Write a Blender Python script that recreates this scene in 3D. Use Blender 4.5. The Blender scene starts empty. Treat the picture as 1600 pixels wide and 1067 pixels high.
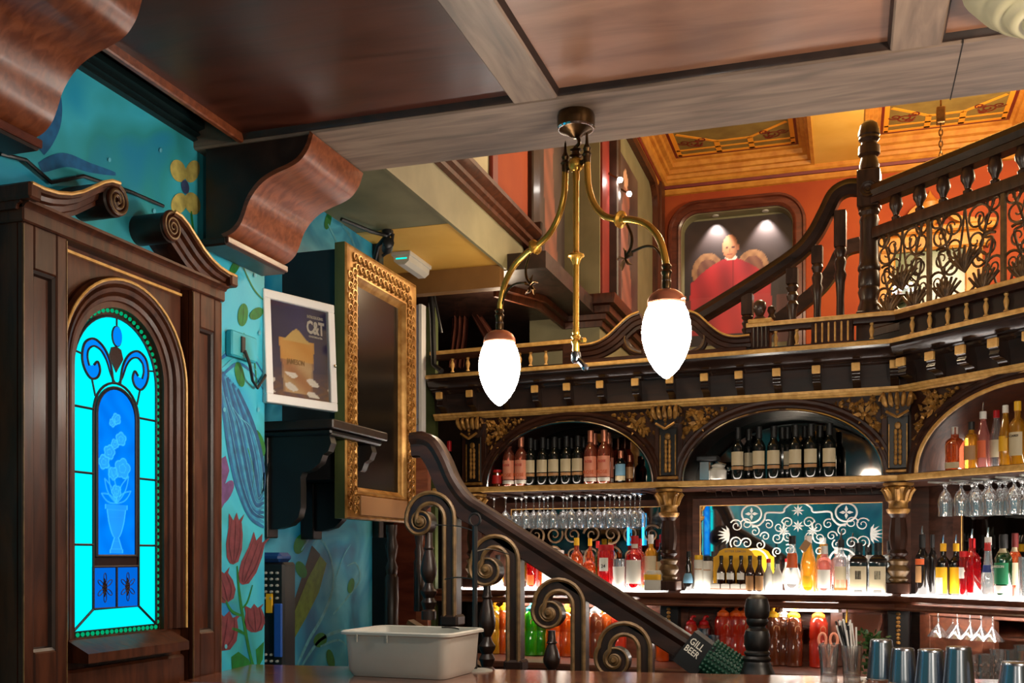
import bpy, math, random
from mathutils import Vector, Matrix
random.seed(7)
sc = bpy.context.scene
col = sc.collection
PI = math.pi
V = Vector

# ------------------------------------------------------------------ camera
FPX, HY, CZ, YAW = 1630.0, 867.0, 1.5, math.radians(17.85)
cd = bpy.data.cameras.new('camera'); cam = bpy.data.objects.new('camera', cd); col.objects.link(cam)
cam.location = (0, 0, CZ); cam.rotation_euler = (PI / 2, 0, YAW)
cd.sensor_width = 36.0; cd.lens = FPX / 1600 * 36.0
cd.shift_y = (HY - 533.5) / 1600.0; cd.clip_start = .05; cd.clip_end = 60
sc.camera = cam
# ------------------------------------------------------------------ exposure, world
vs = sc.view_settings
sc.display_settings.display_device = 'sRGB'
vs.view_transform = 'Standard'; vs.look = 'None'; vs.gamma = 1.0; vs.exposure = 0.65
vs.use_curve_mapping = False
w = bpy.data.worlds.new('world'); sc.world = w; w.use_nodes = True
w.node_tree.nodes['Background'].inputs[0].default_value = (.9, .75, .6, 1)
w.node_tree.nodes['Background'].inputs[1].default_value = 0.06
sc.cycles.use_denoising = True
sc.cycles.max_bounces = 6; sc.cycles.transparent_max_bounces = 18; sc.cycles.adaptive_threshold = .02
sc.cycles.sample_clamp_indirect = 4.0
sc.cycles.caustics_reflective = False; sc.cycles.caustics_refractive = False

# ------------------------------------------------------------------ lamps of the room that are out of view, then two added fills
def lamp(name, kind, loc, energy, color, size=.15, rot=None, spot=None, sizey=None):
    d = bpy.data.lights.new(name, kind); d.energy = energy; d.color = color
    if kind == 'AREA':
        d.size = size
        if sizey: d.shape = 'RECTANGLE'; d.size_y = sizey
    else:
        d.shadow_soft_size = size
    if spot: d.spot_size = spot; d.spot_blend = .6
    o = bpy.data.objects.new(name, d); col.objects.link(o); o.location = loc
    if rot: o.rotation_euler = rot
    return o
def aim(o, tgt):
    d = V(tgt) - o.location
    o.rotation_euler = d.to_track_quat('-Z', 'Y').to_euler()
WARM = (1.0, .84, .66)
# other pendant lamps of the same kind hang along the counter, to the right and behind the camera
lamp('pendant_light', 'POINT', (1.05, 2.35, 2.2), 50, WARM, .1)
lamp('pendant_light', 'POINT', (1.4, -.6, 2.1), 34, WARM, .15)
lamp('pendant_light', 'POINT', (-.5, -.9, 2.1), 16, WARM, .15)
# upstairs room lamps
lamp('upstairs_light', 'POINT', (.9, 8.0, 4.2), 92, (1, .78, .5), .2)
lamp('upstairs_light', 'POINT', (-.3, 6.9, 4.2), 52, (1, .78, .52), .2)
lamp('upstairs_light', 'POINT', (2.6, 7.4, 4.2), 70, (1, .78, .5), .2)
lamp('hall_fill', 'POINT', (-2.1, 6.35, 3.0), 5, (1, .78, .55), .06)  # added fill with no fixture, makes the curtain show
lamp('stair_fill', 'POINT', (-1.45, 5.5, 3.05), 9, (1, .78, .5), .08)  # added point light with no fixture, brightens the stair well

# ------------------------------------------------------------------ picture geometry: pixel -> point on a real surface
FW = V((-math.sin(YAW), math.cos(YAW), 0)); RT = V((math.cos(YAW), math.sin(YAW), 0))
def ray(px, py): return FW + RT * ((px - 800) / FPX) + V((0, 0, (HY - py) / FPX))
O = V((0, 0, CZ))
def at_t(px, py, t): return O + ray(px, py) * t
def at_x(px, py, x): d = ray(px, py); return O + d * (x / d.x)
def at_y(px, py, y): d = ray(px, py); return O + d * (y / d.y)
def at_z(px, py, z): d = ray(px, py); return O + d * ((z - CZ) / d.z)

# ------------------------------------------------------------------ mesh builder
def lerp(a, b, t): return a + (b - a) * t
class MB:
    def __init__(s): s.v = []; s.f = []; s.m = []; s.k = None; s.mi = 0
    def add(s, vs_, fs):
        n = len(s.v); s.v.extend([V(p) for p in vs_]); s.f.extend([tuple(n + i for i in f) for f in fs]); s.m.extend([s.mi] * len(fs)); return s
    def box(s, x0, x1, y0, y1, z0, z1, c=0.0):
        if x1 < x0: x0, x1 = x1, x0
        if y1 < y0: y0, y1 = y1, y0
        if z1 < z0: z0, z1 = z1, z0
        if c <= 0:
            return s.add([(x0,y0,z0),(x1,y0,z0),(x1,y1,z0),(x0,y1,z0),(x0,y0,z1),(x1,y0,z1),(x1,y1,z1),(x0,y1,z1)],
                         [(0,3,2,1),(4,5,6,7),(0,1,5,4),(1,2,6,5),(2,3,7,6),(3,0,4,7)])
        c = min(c, (x1-x0)*.45, (y1-y0)*.45, (z1-z0)*.45)
        lo, hi = (x0,y0,z0), (x1,y1,z1); vs_ = []; idx = {}
        for sx in (0,1):
            for sy in (0,1):
                for sz in (0,1):
                    sg = (sx,sy,sz)
                    for ax in range(3):
                        p = []
                        for a in range(3):
                            b = hi[a] if sg[a] else lo[a]
                            if a != ax: b += -c if sg[a] else c
                            p.append(b)
                        idx[(sg,ax)] = len(vs_); vs_.append(tuple(p))
        fs = []
        def q(l):
            P = [V(vs_[i]) for i in l]; n = (P[1]-P[0]).cross(P[2]-P[0]); ce = sum(P, V())/len(P)
            mid = V(((x0+x1)/2,(y0+y1)/2,(z0+z1)/2))
            fs.append(tuple(l) if n.dot(ce-mid) > 0 else tuple(reversed(l)))
        for ax in range(3):
            o1, o2 = [a for a in range(3) if a != ax]
            for sg in (0,1):
                l = []
                for (a,b) in ((0,0),(1,0),(1,1),(0,1)):
                    t = [0,0,0]; t[ax]=sg; t[o1]=a; t[o2]=b; l.append(idx[(tuple(t),ax)])
                q(l)
            for a in (0,1):
                for b in (0,1):
                    t0=[0,0,0]; t0[o1]=a; t0[o2]=b; t1=list(t0); t1[ax]=1; t0,t1=tuple(t0),tuple(t1)
                    q([idx[(t0,o1)],idx[(t1,o1)],idx[(t1,o2)],idx[(t0,o2)]])
        for sx in (0,1):
            for sy in (0,1):
                for sz in (0,1):
                    q([idx[((sx,sy,sz),a)] for a in range(3)])
        return s.add(vs_, fs)
    def lathe(s, prof, n=16, c=(0,0,0), sq=0, arc=None, ax=None, ph=0.0):
        # prof [(r, z)]; sq = superellipse exponent for squarish bodies; ax = matrix
        vs_ = []; fs = []; full = arc is None
        cnt = n if full else n + 1
        for r, z in prof:
            for i in range(cnt):
                a = ph + (2*PI*i/n if full else lerp(arc[0], arc[1], i/n))
                ca, sa = math.cos(a), math.sin(a)
                k = 1.0 if not sq else 1.0/((abs(ca)**sq + abs(sa)**sq)**(1.0/sq))
                p = V((r*k*ca, r*k*sa, z))
                if ax is not None: p = ax @ p
                vs_.append(p + V(c))
        for j in range(len(prof)-1):
            for i in range(n if full else n):
                i2 = (i+1) % cnt if full else i+1
                a, b = j*cnt+i, j*cnt+i2
                fs.append((a, b, b+cnt, a+cnt))
        if full:
            if prof[0][0] > 1e-5: fs.append(tuple(reversed(range(cnt))))
            if prof[-1][0] > 1e-5: fs.append(tuple(range((len(prof)-1)*cnt, len(prof)*cnt)))
        return s.add(vs_, fs)
    def tube(s, path, r, n=8, closed=False, flat=1.0, up=None):
        path = [V(p) for p in path]; N = len(path)
        rs = [r]*N if not isinstance(r, (list, tuple)) else r
        vs_ = []; fs = []; prev = None
        for i, p in enumerate(path):
            if closed: t = path[(i+1) % N] - path[i-1]
            else: t = path[min(i+1,N-1)] - path[max(i-1,0)]
            if t.length < 1e-9: t = V((0,0,1))
            t.normalize()
            u = V(up) if up else (prev if prev is not None else (V((0,0,1)) if abs(t.z) < .9 else V((1,0,0))))
            a = t.cross(u)
            if a.length < 1e-6: a = t.cross(V((1,.3,.2)))
            a.normalize(); b = a.cross(t).normalized(); prev = b
            for k in range(n):
                an = 2*PI*k/n
                vs_.append(p + a*(math.cos(an)*rs[i]) + b*(math.sin(an)*rs[i]*flat))
        for i in range(N if closed else N-1):
            i2 = (i+1) % N
            for k in range(n):
                k2 = (k+1) % n
                fs.append((i*n+k, i*n+k2, i2*n+k2, i2*n+k))
        if not closed: fs.append(tuple(reversed(range(n)))); fs.append(tuple(range((N-1)*n, N*n)))
        return s.add(vs_, fs)
    def sweep(s, path, prof, side=None, up=(0,0,1), closed=False, mitre=True, prof_closed=True):
        # prof [(a, b)]: a along side vector (path tangent x up, or reversed), b along up; path polyline
        path = [V(p) for p in path]; N = len(path); vs_ = []; fs = []; upv = V(up); m = len(prof)
        for i, p in enumerate(path):
            if closed: t0 = path[i]-path[i-1]; t1 = path[(i+1) % N]-path[i]
            else: t0 = path[i]-path[i-1] if i > 0 else path[1]-path[0]; t1 = path[i+1]-path[i] if i < N-1 else path[-1]-path[-2]
            s0 = t0.cross(upv).normalized(); s1 = t1.cross(upv).normalized()
            a = s0 + s1; a.normalize(); k = 1.0/max(.3, a.dot(s0)) if mitre else 1.0
            for (x, z) in prof: vs_.append(p + a*(x*k) + upv*z)
        for i in range(N if closed else N-1):
            i2 = (i+1) % N
            for k in range(m if prof_closed else m-1):
                k2 = (k+1) % m; fs.append((i*m+k, i2*m+k, i2*m+k2, i*m+k2))
        if not closed and prof_closed: fs.append(tuple(range(m))); fs.append(tuple(reversed(range((N-1)*m, N*m))))
        return s.add(vs_, fs)
    def prism(s, poly, M, d):
        # poly [(u, v)] in the frame M (4x4: u->X, v->Z, thickness along Y 0..d)
        n = len(poly)
        vs_ = [M @ V((u, 0, v)) for u, v in poly] + [M @ V((u, d, v)) for u, v in poly]
        fs = [tuple(range(n)), tuple(reversed(range(n, 2*n)))] + [(i, i+n, (i+1) % n + n, (i+1) % n) for i in range(n)]
        return s.add(vs_, fs)
    def ball(s, c, r, n=10, sx=1, sy=1, sz=1):
        k = max(4, n//2)
        ax = Matrix.Diagonal((sx, sy, sz)).to_4x4()
        return s.lathe([(max(0.0, r*math.sin(PI*i/k)), -r*math.cos(PI*i/k)) for i in range(k+1)], n, c, ax=ax)
    def xf(s, M): s.v = [M @ p for p in s.v]; return s
    def mesh(s, name, mats, off=None, sharp=35, fix=True):
        me = bpy.data.meshes.new(name)
        vv = [p - off for p in s.v] if off is not None else s.v
        me.from_pydata([tuple(p) for p in vv], [], s.f)
        if fix:
            import bmesh
            bm = bmesh.new(); bm.from_mesh(me); bmesh.ops.recalc_face_normals(bm, faces=bm.faces); bm.to_mesh(me); bm.free()
        if not isinstance(mats, (list, tuple)): mats = [mats]
        for m in mats: me.materials.append(m)
        if len(mats) > 1: me.polygons.foreach_set('material_index', s.m)
        if sharp:
            me.polygons.foreach_set('use_smooth', [True]*len(me.polygons))
            me.set_sharp_from_angle(angle=math.radians(sharp))
        me.update()
        return me
    def bounds(s):
        lo = V((min(p.x for p in s.v), min(p.y for p in s.v), min(p.z for p in s.v)))
        hi = V((max(p.x for p in s.v), max(p.y for p in s.v), max(p.z for p in s.v)))
        return lo, hi
ORG = {}
def newobj(name, data, parent=None):
    o = bpy.data.objects.new(name, data); col.objects.link(o)
    if parent is not None: o.parent = parent; ORG[o] = ORG[parent]
    return o
def tag(o, label, cat=None, group=None, kind=None):
    if label: o['label'] = label
    if cat: o['category'] = cat
    if group: o['group'] = group
    if kind: o['kind'] = kind
    return o
def thing(name, label, cat, loc, group=None):
    o = bpy.data.objects.new(name, None); col.objects.link(o); o.empty_display_size = .05
    o.location = loc; ORG[o] = V(loc); return tag(o, label, cat, group)
def part(name, mb, mat, parent, label=None, sharp=35, kind=None):
    o = newobj(name, mb.mesh(name, mat, ORG[parent], sharp), parent)
    if label: o['label'] = label
    if kind: o['kind'] = kind
    return o
def solo(name, mb, mat, label, cat, group=None, sharp=35, kind=None):
    lo, hi = mb.bounds(); c = V(((lo.x+hi.x)/2, (lo.y+hi.y)/2, lo.z))
    o = newobj(name, mb.mesh(name, mat, c, sharp)); o.location = c; ORG[o] = c
    return tag(o, label, cat, group, kind)
def struct(name, mb, mat, sharp=35):
    lo, hi = mb.bounds(); c = V(((lo.x+hi.x)/2, (lo.y+hi.y)/2, lo.z))
    o = newobj(name, mb.mesh(name, mat, c, sharp)); o.location = c; ORG[o] = c
    o['kind'] = 'structure'; return o
def pieces(name, items, mat, parent):      # many alike mesh parts
    for mb in items: part(name, mb, mat, parent)
def copy_tree(root, loc, rz=0.0, label=None, scale=1.0):
    r = root.copy(); col.objects.link(r); r.location = loc; r.rotation_euler = (0, 0, rz); ORG[r] = V(loc)
    if scale != 1.0: r.scale = (scale,)*3
    if label: r['label'] = label
    for ch in list(root.children):
        c = ch.copy(); col.objects.link(c); c.parent = r
        for g in list(ch.children):
            d = g.copy(); col.objects.link(d); d.parent = c
    return r
def text_mb(txt, size, M, depth=.0008, sx=1.0, align='CENTER', bold=.012):
    cu = bpy.data.curves.new('lettering', 'FONT'); cu.body = txt; cu.size = size; cu.align_x = align; cu.align_y = 'CENTER'
    cu.extrude = depth; cu.resolution_u = 2; cu.offset = size*bold
    ob = bpy.data.objects.new('lettering', cu); col.objects.link(ob)
    dg = bpy.context.evaluated_depsgraph_get(); me = ob.evaluated_get(dg).to_mesh()
    mb = MB(); mb.add([M @ V((v.co.x*sx, v.co.z, v.co.y)) for v in me.vertices], [tuple(p.vertices) for p in me.polygons])
    ob.evaluated_get(dg).to_mesh_clear(); bpy.data.objects.remove(ob); bpy.data.curves.remove(cu)
    return mb
def paint(name, mb_parent, M, w, h, nx, ny, fn, mat, label=None, sharp=0, mask=None):
    # a painted board: colours per vertex from fn(u, v), u, v in 0..1; lies in frame M (X right, Z up), facing -Y
    vv = []; ff = []; cc = []
    for j in range(ny+1):
        for i in range(nx+1):
            u, v = i/nx, j/ny; vv.append(M @ V(((u-.5)*w, 0, v*h))); cc.append(fn(u, v))
    for j in range(ny):
        for i in range(nx):
            a = j*(nx+1)+i
            if mask is None or mask((i+.5)/nx, (j+.5)/ny): ff.append((a, a+1, a+nx+2, a+nx+1))
    mb = MB(); mb.add(vv, ff)
    me = bpy.data.meshes.new(name); off = ORG[mb_parent]
    me.from_pydata([tuple(p-off) for p in mb.v], [], ff); me.materials.append(mat)
    at = me.color_attributes.new('paint', 'FLOAT_COLOR', 'POINT')
    flat = []
    for c in cc: flat.extend((c[0], c[1], c[2], 1.0))
    at.data.foreach_set('color', flat)
    o = newobj(name, me, mb_parent)
    if label: o['label'] = label
    return o
def frame(loc, rz):   # local frame: X right along the wall, Y into the wall, Z up
    return Matrix.Translation(V(loc)) @ Matrix.Rotation(rz, 4, 'Z')

# ------------------------------------------------------------------ materials
def srgb(r, g, b):
    f = lambda c: ((c/255+.055)/1.055)**2.4 if c/255 > .04045 else c/255/12.92
    return (f(r), f(g), f(b))
def c4(c): return (c[0], c[1], c[2], 1)
def base(name):
    m = bpy.data.materials.new(name); m.use_nodes = True
    nt = m.node_tree; return m, nt, nt.nodes['Principled BSDF'], nt.nodes.new, nt.links.new
def pm(name, c, rough=.5, metal=0.0, c2=None, scale=8, stretch=(1,1,1), detail=6, bump=0.0, bscale=None, coat=0.0, emit=0.0, ramp=(.35,.65), dist=0.0, spec=.5, rvar=0.0):
    m, nt, b, N, L = base(name)
    b.inputs['Base Color'].default_value = c4(c); b.inputs['Roughness'].default_value = rough; b.inputs['Metallic'].default_value = metal
    b.inputs['Coat Weight'].default_value = coat; b.inputs['Coat Roughness'].default_value = .15
    b.inputs['Specular IOR Level'].default_value = spec
    if c2 is not None or bump or rvar:
        tc = N('ShaderNodeTexCoord'); mp = N('ShaderNodeMapping'); mp.inputs['Scale'].default_value = stretch
        L(tc.outputs['Object'], mp.inputs['Vector'])
        nz = N('ShaderNodeTexNoise'); nz.inputs['Scale'].default_value = scale; nz.inputs['Detail'].default_value = detail; nz.inputs['Distortion'].default_value = dist
        L(mp.outputs[0], nz.inputs['Vector'])
        if c2 is not None:
            rp = N('ShaderNodeValToRGB'); rp.color_ramp.elements[0].position = ramp[0]; rp.color_ramp.elements[1].position = ramp[1]
            rp.color_ramp.elements[0].color = c4(c); rp.color_ramp.elements[1].color = c4(c2)
            L(nz.outputs['Fac'], rp.inputs[0]); L(rp.outputs[0], b.inputs['Base Color'])
        if rvar:
            mr = N('ShaderNodeMapRange'); mr.inputs[3].default_value = max(.02, rough-rvar); mr.inputs[4].default_value = rough+rvar
            L(nz.outputs['Fac'], mr.inputs[0]); L(mr.outputs[0], b.inputs['Roughness'])
        if bump:
            n2 = nz
            if bscale:
                n2 = N('ShaderNodeTexNoise'); n2.inputs['Scale'].default_value = bscale; n2.inputs['Detail'].default_value = 4; L(mp.outputs[0], n2.inputs['Vector'])
            bp = N('ShaderNodeBump'); bp.inputs['Strength'].default_value = bump; bp.inputs['Distance'].default_value = .01
            L(n2.outputs['Fac'], bp.inputs['Height']); L(bp.outputs[0], b.inputs['Normal'])
    if emit:
        b.inputs['Emission Color'].default_value = c4(c); b.inputs['Emission Strength'].default_value = emit
    return m
def emi(name, c, s):
    m, nt, b, N, L = base(name); nt.nodes.remove(b)
    e = N('ShaderNodeEmission'); e.inputs[0].default_value = c4(c); e.inputs[1].default_value = s
    L(e.outputs[0], nt.nodes['Material Output'].inputs[0]); return m
def painted(name, rough=.5, emit=0.0, coat=0.0, bump=0.0):
    m, nt, b, N, L = base(name); a = N('ShaderNodeAttribute'); a.attribute_name = 'paint'
    b.inputs['Roughness'].default_value = rough; b.inputs['Coat Weight'].default_value = coat
    if not emit: L(a.outputs['Color'], b.inputs['Base Color'])
    if emit:
        L(a.outputs['Color'], b.inputs['Emission Color']); b.inputs['Emission Strength'].default_value = emit; b.inputs['Base Color'].default_value = (0,0,0,1); b.inputs['Specular IOR Level'].default_value = 0
    return m
def glassy(name, tint, gloss=.12, body=0.0, bodycol=None, edge=.45):
    # thin clear glass: see-through, tinted, with a fresnel reflection; body adds a light-scattering liquid
    m, nt, b, N, L = base(name); nt.nodes.remove(b)
    tr = N('ShaderNodeBsdfTransparent'); tr.inputs[0].default_value = c4(tint)
    gl = N('ShaderNodeBsdfGlossy'); gl.inputs['Roughness'].default_value = .04
    lw = N('ShaderNodeLayerWeight'); lw.inputs['Blend'].default_value = edge
    mr = N('ShaderNodeMapRange'); mr.inputs[3].default_value = gloss; mr.inputs[4].default_value = .75
    L(lw.outputs['Facing'], mr.inputs[0])
    mx = N('ShaderNodeMixShader'); L(mr.outputs[0], mx.inputs[0])
    src = tr
    if body:
        tl = N('ShaderNodeBsdfTranslucent'); tl.inputs[0].default_value = c4(bodycol or tint)
        df = N('ShaderNodeBsdfDiffuse'); df.inputs[0].default_value = c4(bodycol or tint)
        m0 = N('ShaderNodeMixShader'); m0.inputs[0].default_value = .4; L(tl.outputs[0], m0.inputs[1]); L(df.outputs[0], m0.inputs[2])
        m1 = N('ShaderNodeMixShader'); m1.inputs[0].default_value = body; L(tr.outputs[0], m1.inputs[1]); L(m0.outputs[0], m1.inputs[2]); src = m1
    L(src.outputs[0], mx.inputs[1]); L(gl.outputs[0], mx.inputs[2])
    L(mx.outputs[0], nt.nodes['Material Output'].inputs[0]); return m

def wood(name, a, b_, rough=.35, stretch=(1,1,1), scale=10, coat=.25, bump=.08, spec=.5): return pm(name, a, rough, 0, b_, scale, stretch, 8, bump, None, coat, dist=.6, rvar=.1, spec=spec)
M = {}
M['ceil_panel'] = wood('ceiling_panel_wood', srgb(118,76,55), srgb(156,110,85), .4, (1.1,5,1), 1.8, .1)
M['ceil_panel_falloff'] = wood('falloff_mahogany_panel', srgb(58,24,14), srgb(80,37,23), .34, (1.2,7,1), 2, .15)  # red mahogany, darkened further for the lamplight's fall-off to the left
M['mahogdark'] = wood('dark_mahogany_frame', srgb(74,30,18), srgb(100,46,28), .36, (2,8,8), 3, .15)
M['barmatt'] = wood('matt_bar_wood', srgb(30,16,11), srgb(48,27,19), .6, (1,4,6), 5, .0)
M['polish'] = wood('polished_bar_wood', srgb(34,22,18), srgb(54,36,28), .2, (1,4,6), 5, .5, .02)
M['beam'] = wood('weathered_beam_wood', srgb(102,85,74), srgb(146,124,108), .5, (1.3,11,11), 2.2, .0)
M['beam_y'] = wood('weathered_cross_beam_wood', srgb(110,91,78), srgb(154,130,112), .5, (11,1.3,11), 2.2, .0)
M['dark_trim'] = wood('dark_trim_wood', srgb(30,17,12), srgb(48,28,20), .45, (2,2,2), 6, .1)
M['mahog'] = wood('mahogany_corbel_wood', srgb(104,50,28), srgb(140,76,46), .33, (2,14,14), 3, .35, .03)
M['walnut'] = wood('walnut_window_wood', srgb(56,27,15), srgb(86,45,26), .42, (6,6,1), 5, .04, spec=.25)
M['bar'] = wood('back_bar_dark_wood', srgb(40,21,14), srgb(66,37,25), .4, (1,4,6), 5, .03, spec=.22)
M['barv'] = wood('back_bar_upright_wood', srgb(40,22,15), srgb(66,38,26), .4, (6,4,1), 5, .03, spec=.22)
M['redwood'] = wood('reddish_cabinet_wood', srgb(78,40,25), srgb(108,62,41), .4, (1,4,4), 6, .2)
M['newel'] = wood('stair_dark_wood', srgb(46,29,22), srgb(74,50,38), .36, (5,5,1), 6, .15)
M['rail'] = wood('handrail_wood', srgb(32,18,13), srgb(52,30,22), .32, (1,4,4), 6, .12)
M['stairdark'] = wood('lower_stair_dark_wood', srgb(28,17,13), srgb(46,29,22), .36, (5,5,1), 6, .1)
M['black'] = pm('black_painted_wood', srgb(14,10,9), .42)
M['gold'] = pm('gilt_edge', srgb(206,152,78), .42, .15, srgb(236,188,112), 30, bump=.05)
M['golddark'] = pm('aged_gilt_carving', srgb(108,72,30), .42, .45, srgb(198,146,72), 25, bump=.1, ramp=(.3,.7))
M['goldframe'] = pm('gold_leaf_frame', srgb(160,110,48), .38, .5, srgb(206,158,88), 18, bump=.05)
M['scrolledge'] = pm('worn_brown_gilt', srgb(92,68,40), .45, .2, srgb(128,98,60), 30)
M['brass'] = pm('polished_brass', srgb(222,170,74), .26, .72, srgb(200,146,54), 14)
M['bronze'] = pm('dark_bronze', srgb(70,52,34), .3, .9, srgb(104,76,46), 20)
M['chrome'] = pm('chrome', (.75,.75,.76), .14, 1.0)
M['steel'] = pm('brushed_steel', (.24,.27,.33), .26, 1.0, (.34,.37,.42), 20, (1,1,.1))
M['iron'] = pm('wrought_iron', srgb(74,56,42), .4, .3, srgb(124,96,66), 24)
M['cream'] = pm('cream_gloss_paint', srgb(192,184,148), .45, 0, srgb(176,168,132), 6)
M['olive'] = pm('olive_paint', srgb(128,122,90), .6, 0, srgb(112,106,76), 4)
M['oliveg'] = pm('olive_green_paint', srgb(80,88,46), .5, 0, srgb(66,74,38), 5)
M['yellow'] = pm('ochre_ceiling_paint', srgb(226,178,84), .55, 0, srgb(214,162,66), 3)
M['orange'] = pm('burnt_orange_paint', srgb(158,66,15), .8, 0, srgb(146,54,11), 3)
M['crimson'] = pm('dark_red_paint', srgb(118,30,20), .5, 0, srgb(100,24,16), 5)
M['ochremould'] = pm('ochre_moulding', srgb(206,142,56), .45, .05, srgb(184,116,40), 12)
M['orangeline'] = pm('bright_orange_line_paint', srgb(244,160,44), .5)
M['paleg'] = pm('dull_green_panel_paint', srgb(140,118,58), .6, 0, srgb(122,100,48), 9)
M['white'] = pm('white_paint', (.8,.79,.77), .4)
M['offwhite'] = pm('off_white_plastic', srgb(206,204,196), .42, 0, srgb(190,188,180), 3)
M['pewter'] = pm('grey_plastic', srgb(168,168,160), .4)
M['blackp'] = pm('black_plastic', (.012,.012,.013), .35)
M['void'] = pm('dark_void_paint', (.012,.009,.008), .8)
M['floor'] = wood('floor_boards', srgb(70,44,30), srgb(100,66,44), .4, (8,1,1), 3, .2)
M['counter'] = wood('counter_top_wood', srgb(96,54,36), srgb(150,92,66), .16, (1,7,1), 5, .7, .02)
M['mirror'] = pm('old_mirror', (.78,.78,.76), .03, 1.0)
M['darkmirror'] = pm('smoky_mirror', (.16,.145,.13), .05, 1.0)
M['etched'] = pm('etched_white_glass', (.6,.61,.58), .5)
M['curtain'] = pm('red_brown_curtain', srgb(116,58,38), .75, 0, srgb(86,40,28), 30, (1,1,.2))
M['lead'] = pm('lead_came', (.03,.025,.03), .5, .6)
M['screen'] = pm('glossy_black_glass', (.004,.004,.004), .2, 0, spec=.35)
M['paint'] = painted('painted_canvas', .5, coat=.15)
M['paintmatt'] = painted('painted_print', .45)
M['winpaint'] = painted('lit_painted_glass', .4, emit=.8)
M['globe'] = emi('lit_opal_glass', (1, .89, .76), 46.0)
M['led'] = emi('shelf_led_light', (1, .93, .86), 8.5)
M['ledtube'] = emi('tube_led_light', (1, .93, .84), 85.0)
M['ledsoft'] = emi('arch_led_light', (1, .86, .74), 9.0)
M['neonrefl'] = emi('blue_neon_reflection', (.02, .45, 1), 3.0)
M['spotlens'] = emi('spot_lamp_lens', (1, .93, .84), 85.0)
M['cyan'] = emi('lit_cyan_glass', (.0, .80, .85), .82)
M['blueglass'] = emi('lit_blue_glass', (.0, .20, .78), .8)
M['blueglass2'] = emi('lit_deep_blue_glass', (.0, .11, .58), .8)
M['bead'] = emi('lit_green_bead_glass', (.0, .30, .12), .8)
M['amberdark'] = pm('dark_amber_glass', srgb(40,20,18), .2)
M['clear'] = glassy('clear_glass', (.93,.95,.94), .1, .05, (.9,.93,.92))
M['clear2'] = glassy('stemware_glass', (.9,.92,.92), .16, .1, (.95,.95,.95), .55)
def liquid(n, c, body=.42, g=.09): return glassy(n, tuple(.22+.78*x for x in c), g, body, c, .38)
M['amber'] = liquid('amber_spirit', srgb(214,104,18)); M['yell'] = liquid('golden_spirit', srgb(244,190,40)); M['redl'] = liquid('red_liqueur', srgb(200,14,28))
M['rose'] = liquid('rose_wine', srgb(236,128,92)); M['green'] = liquid('green_bottle_glass', srgb(20,92,40)); M['water'] = glassy('clear_spirit', (.9,.92,.92), .1, .12, (.9,.92,.92))
M['pink'] = liquid('pink_spirit', srgb(226,150,140), .4); M['darkrum'] = pm('dark_bottle_glass', (.010,.007,.006), .08, 0, coat=.6)
M['wine'] = pm('black_green_wine_glass', (.006,.008,.007), .08, 0, coat=.7)
M['brownglass'] = liquid('brown_beer_glass', srgb(70,28,10), .7)
def flat(n, r, g, b, rough=.5): return pm(n, srgb(r,g,b), rough)
M['lab_white'] = flat('white_label_paper', 226,222,210); M['lab_cream'] = flat('cream_label_paper', 206,190,156); M['lab_yellow'] = flat('yellow_label_paper', 240,180,20)
M['lab_orange'] = flat('orange_label_paper', 220,96,40); M['lab_green'] = flat('green_label_paper', 24,120,76); M['lab_blue'] = flat('blue_label_paper', 40,60,130)
M['lab_red'] = flat('red_label_paper', 196,34,30); M['lab_black'] = flat('black_label_print', 20,18,18); M['lab_rose'] = flat('pink_rose_label', 232,150,120)
M['lab_tan'] = flat('tan_label_paper', 176,130,84); M['lab_sky'] = flat('pale_blue_label', 120,170,200)
M['cap_yellow'] = flat('yellow_cap', 236,180,30); M['cap_red'] = flat('red_cap', 200,24,30); M['cap_orange'] = flat('orange_cap', 226,96,24)
M['cap_copper'] = pm('copper_foil', srgb(206,130,100), .35, .6); M['cap_black'] = flat('black_cap', 20,18,18); M['cap_white'] = flat('white_cap', 232,228,220)
M['cap_teal'] = flat('teal_cap', 20,150,150); M['cap_brown'] = flat('brown_red_cap', 100,22,20)
for k, c in dict(pj_yellow=(240,170,20), pj_green=(70,210,30), pj_orange=(250,110,20), pj_red=(255,74,44), pj_brown=(158,80,44)).items():
    M[k] = liquid(k.replace('pj_', 'juice_'), srgb(*c), .85)
# ================================================================== THE SETTING
XW, XR = -2.15, -2.5            # left wall face, recessed wall face
BZ, PZ = 2.90, 2.926            # beam underside, ceiling panel underside
YB0, YB1 = 3.09, 3.465          # the big beam
def mural_mat(name, cs, scale, seed):
    m, nt, b, N, L = base(name)
    tc = N('ShaderNodeTexCoord'); mp = N('ShaderNodeMapping'); mp.inputs['Location'].default_value = (seed, seed*.7, seed*1.3)
    L(tc.outputs['Object'], mp.inputs[0])
    n1 = N('ShaderNodeTexNoise'); n1.inputs['Scale'].default_value = scale; n1.inputs['Detail'].default_value = 2.5; n1.inputs['Distortion'].default_value = 1.6; L(mp.outputs[0], n1.inputs['Vector'])
    rp = N('ShaderNodeValToRGB'); e = rp.color_ramp.elements
    e[0].position = .28; e[1].position = .74; e[0].color = c4(cs[0]); e[1].color = c4(cs[-1])
    for i, c in enumerate(cs[1:-1]): k = e.new(lerp(.28, .74, (i+1)/(len(cs)-1))); k.color = c4(c)
    L(n1.outputs['Fac'], rp.inputs[0])
    L(rp.outputs[0], b.inputs['Base Color']); b.inputs['Roughness'].default_value = .55
    bp = N('ShaderNodeBump'); bp.inputs['Strength'].default_value = .15; bp.inputs['Distance'].default_value = .004
    n2 = N('ShaderNodeTexNoise'); n2.inputs['Scale'].default_value = 40; L(tc.outputs['Object'], n2.inputs['Vector']); L(n2.outputs['Fac'], bp.inputs['Height']); L(bp.outputs[0], b.inputs['Normal'])
    return m
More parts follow.
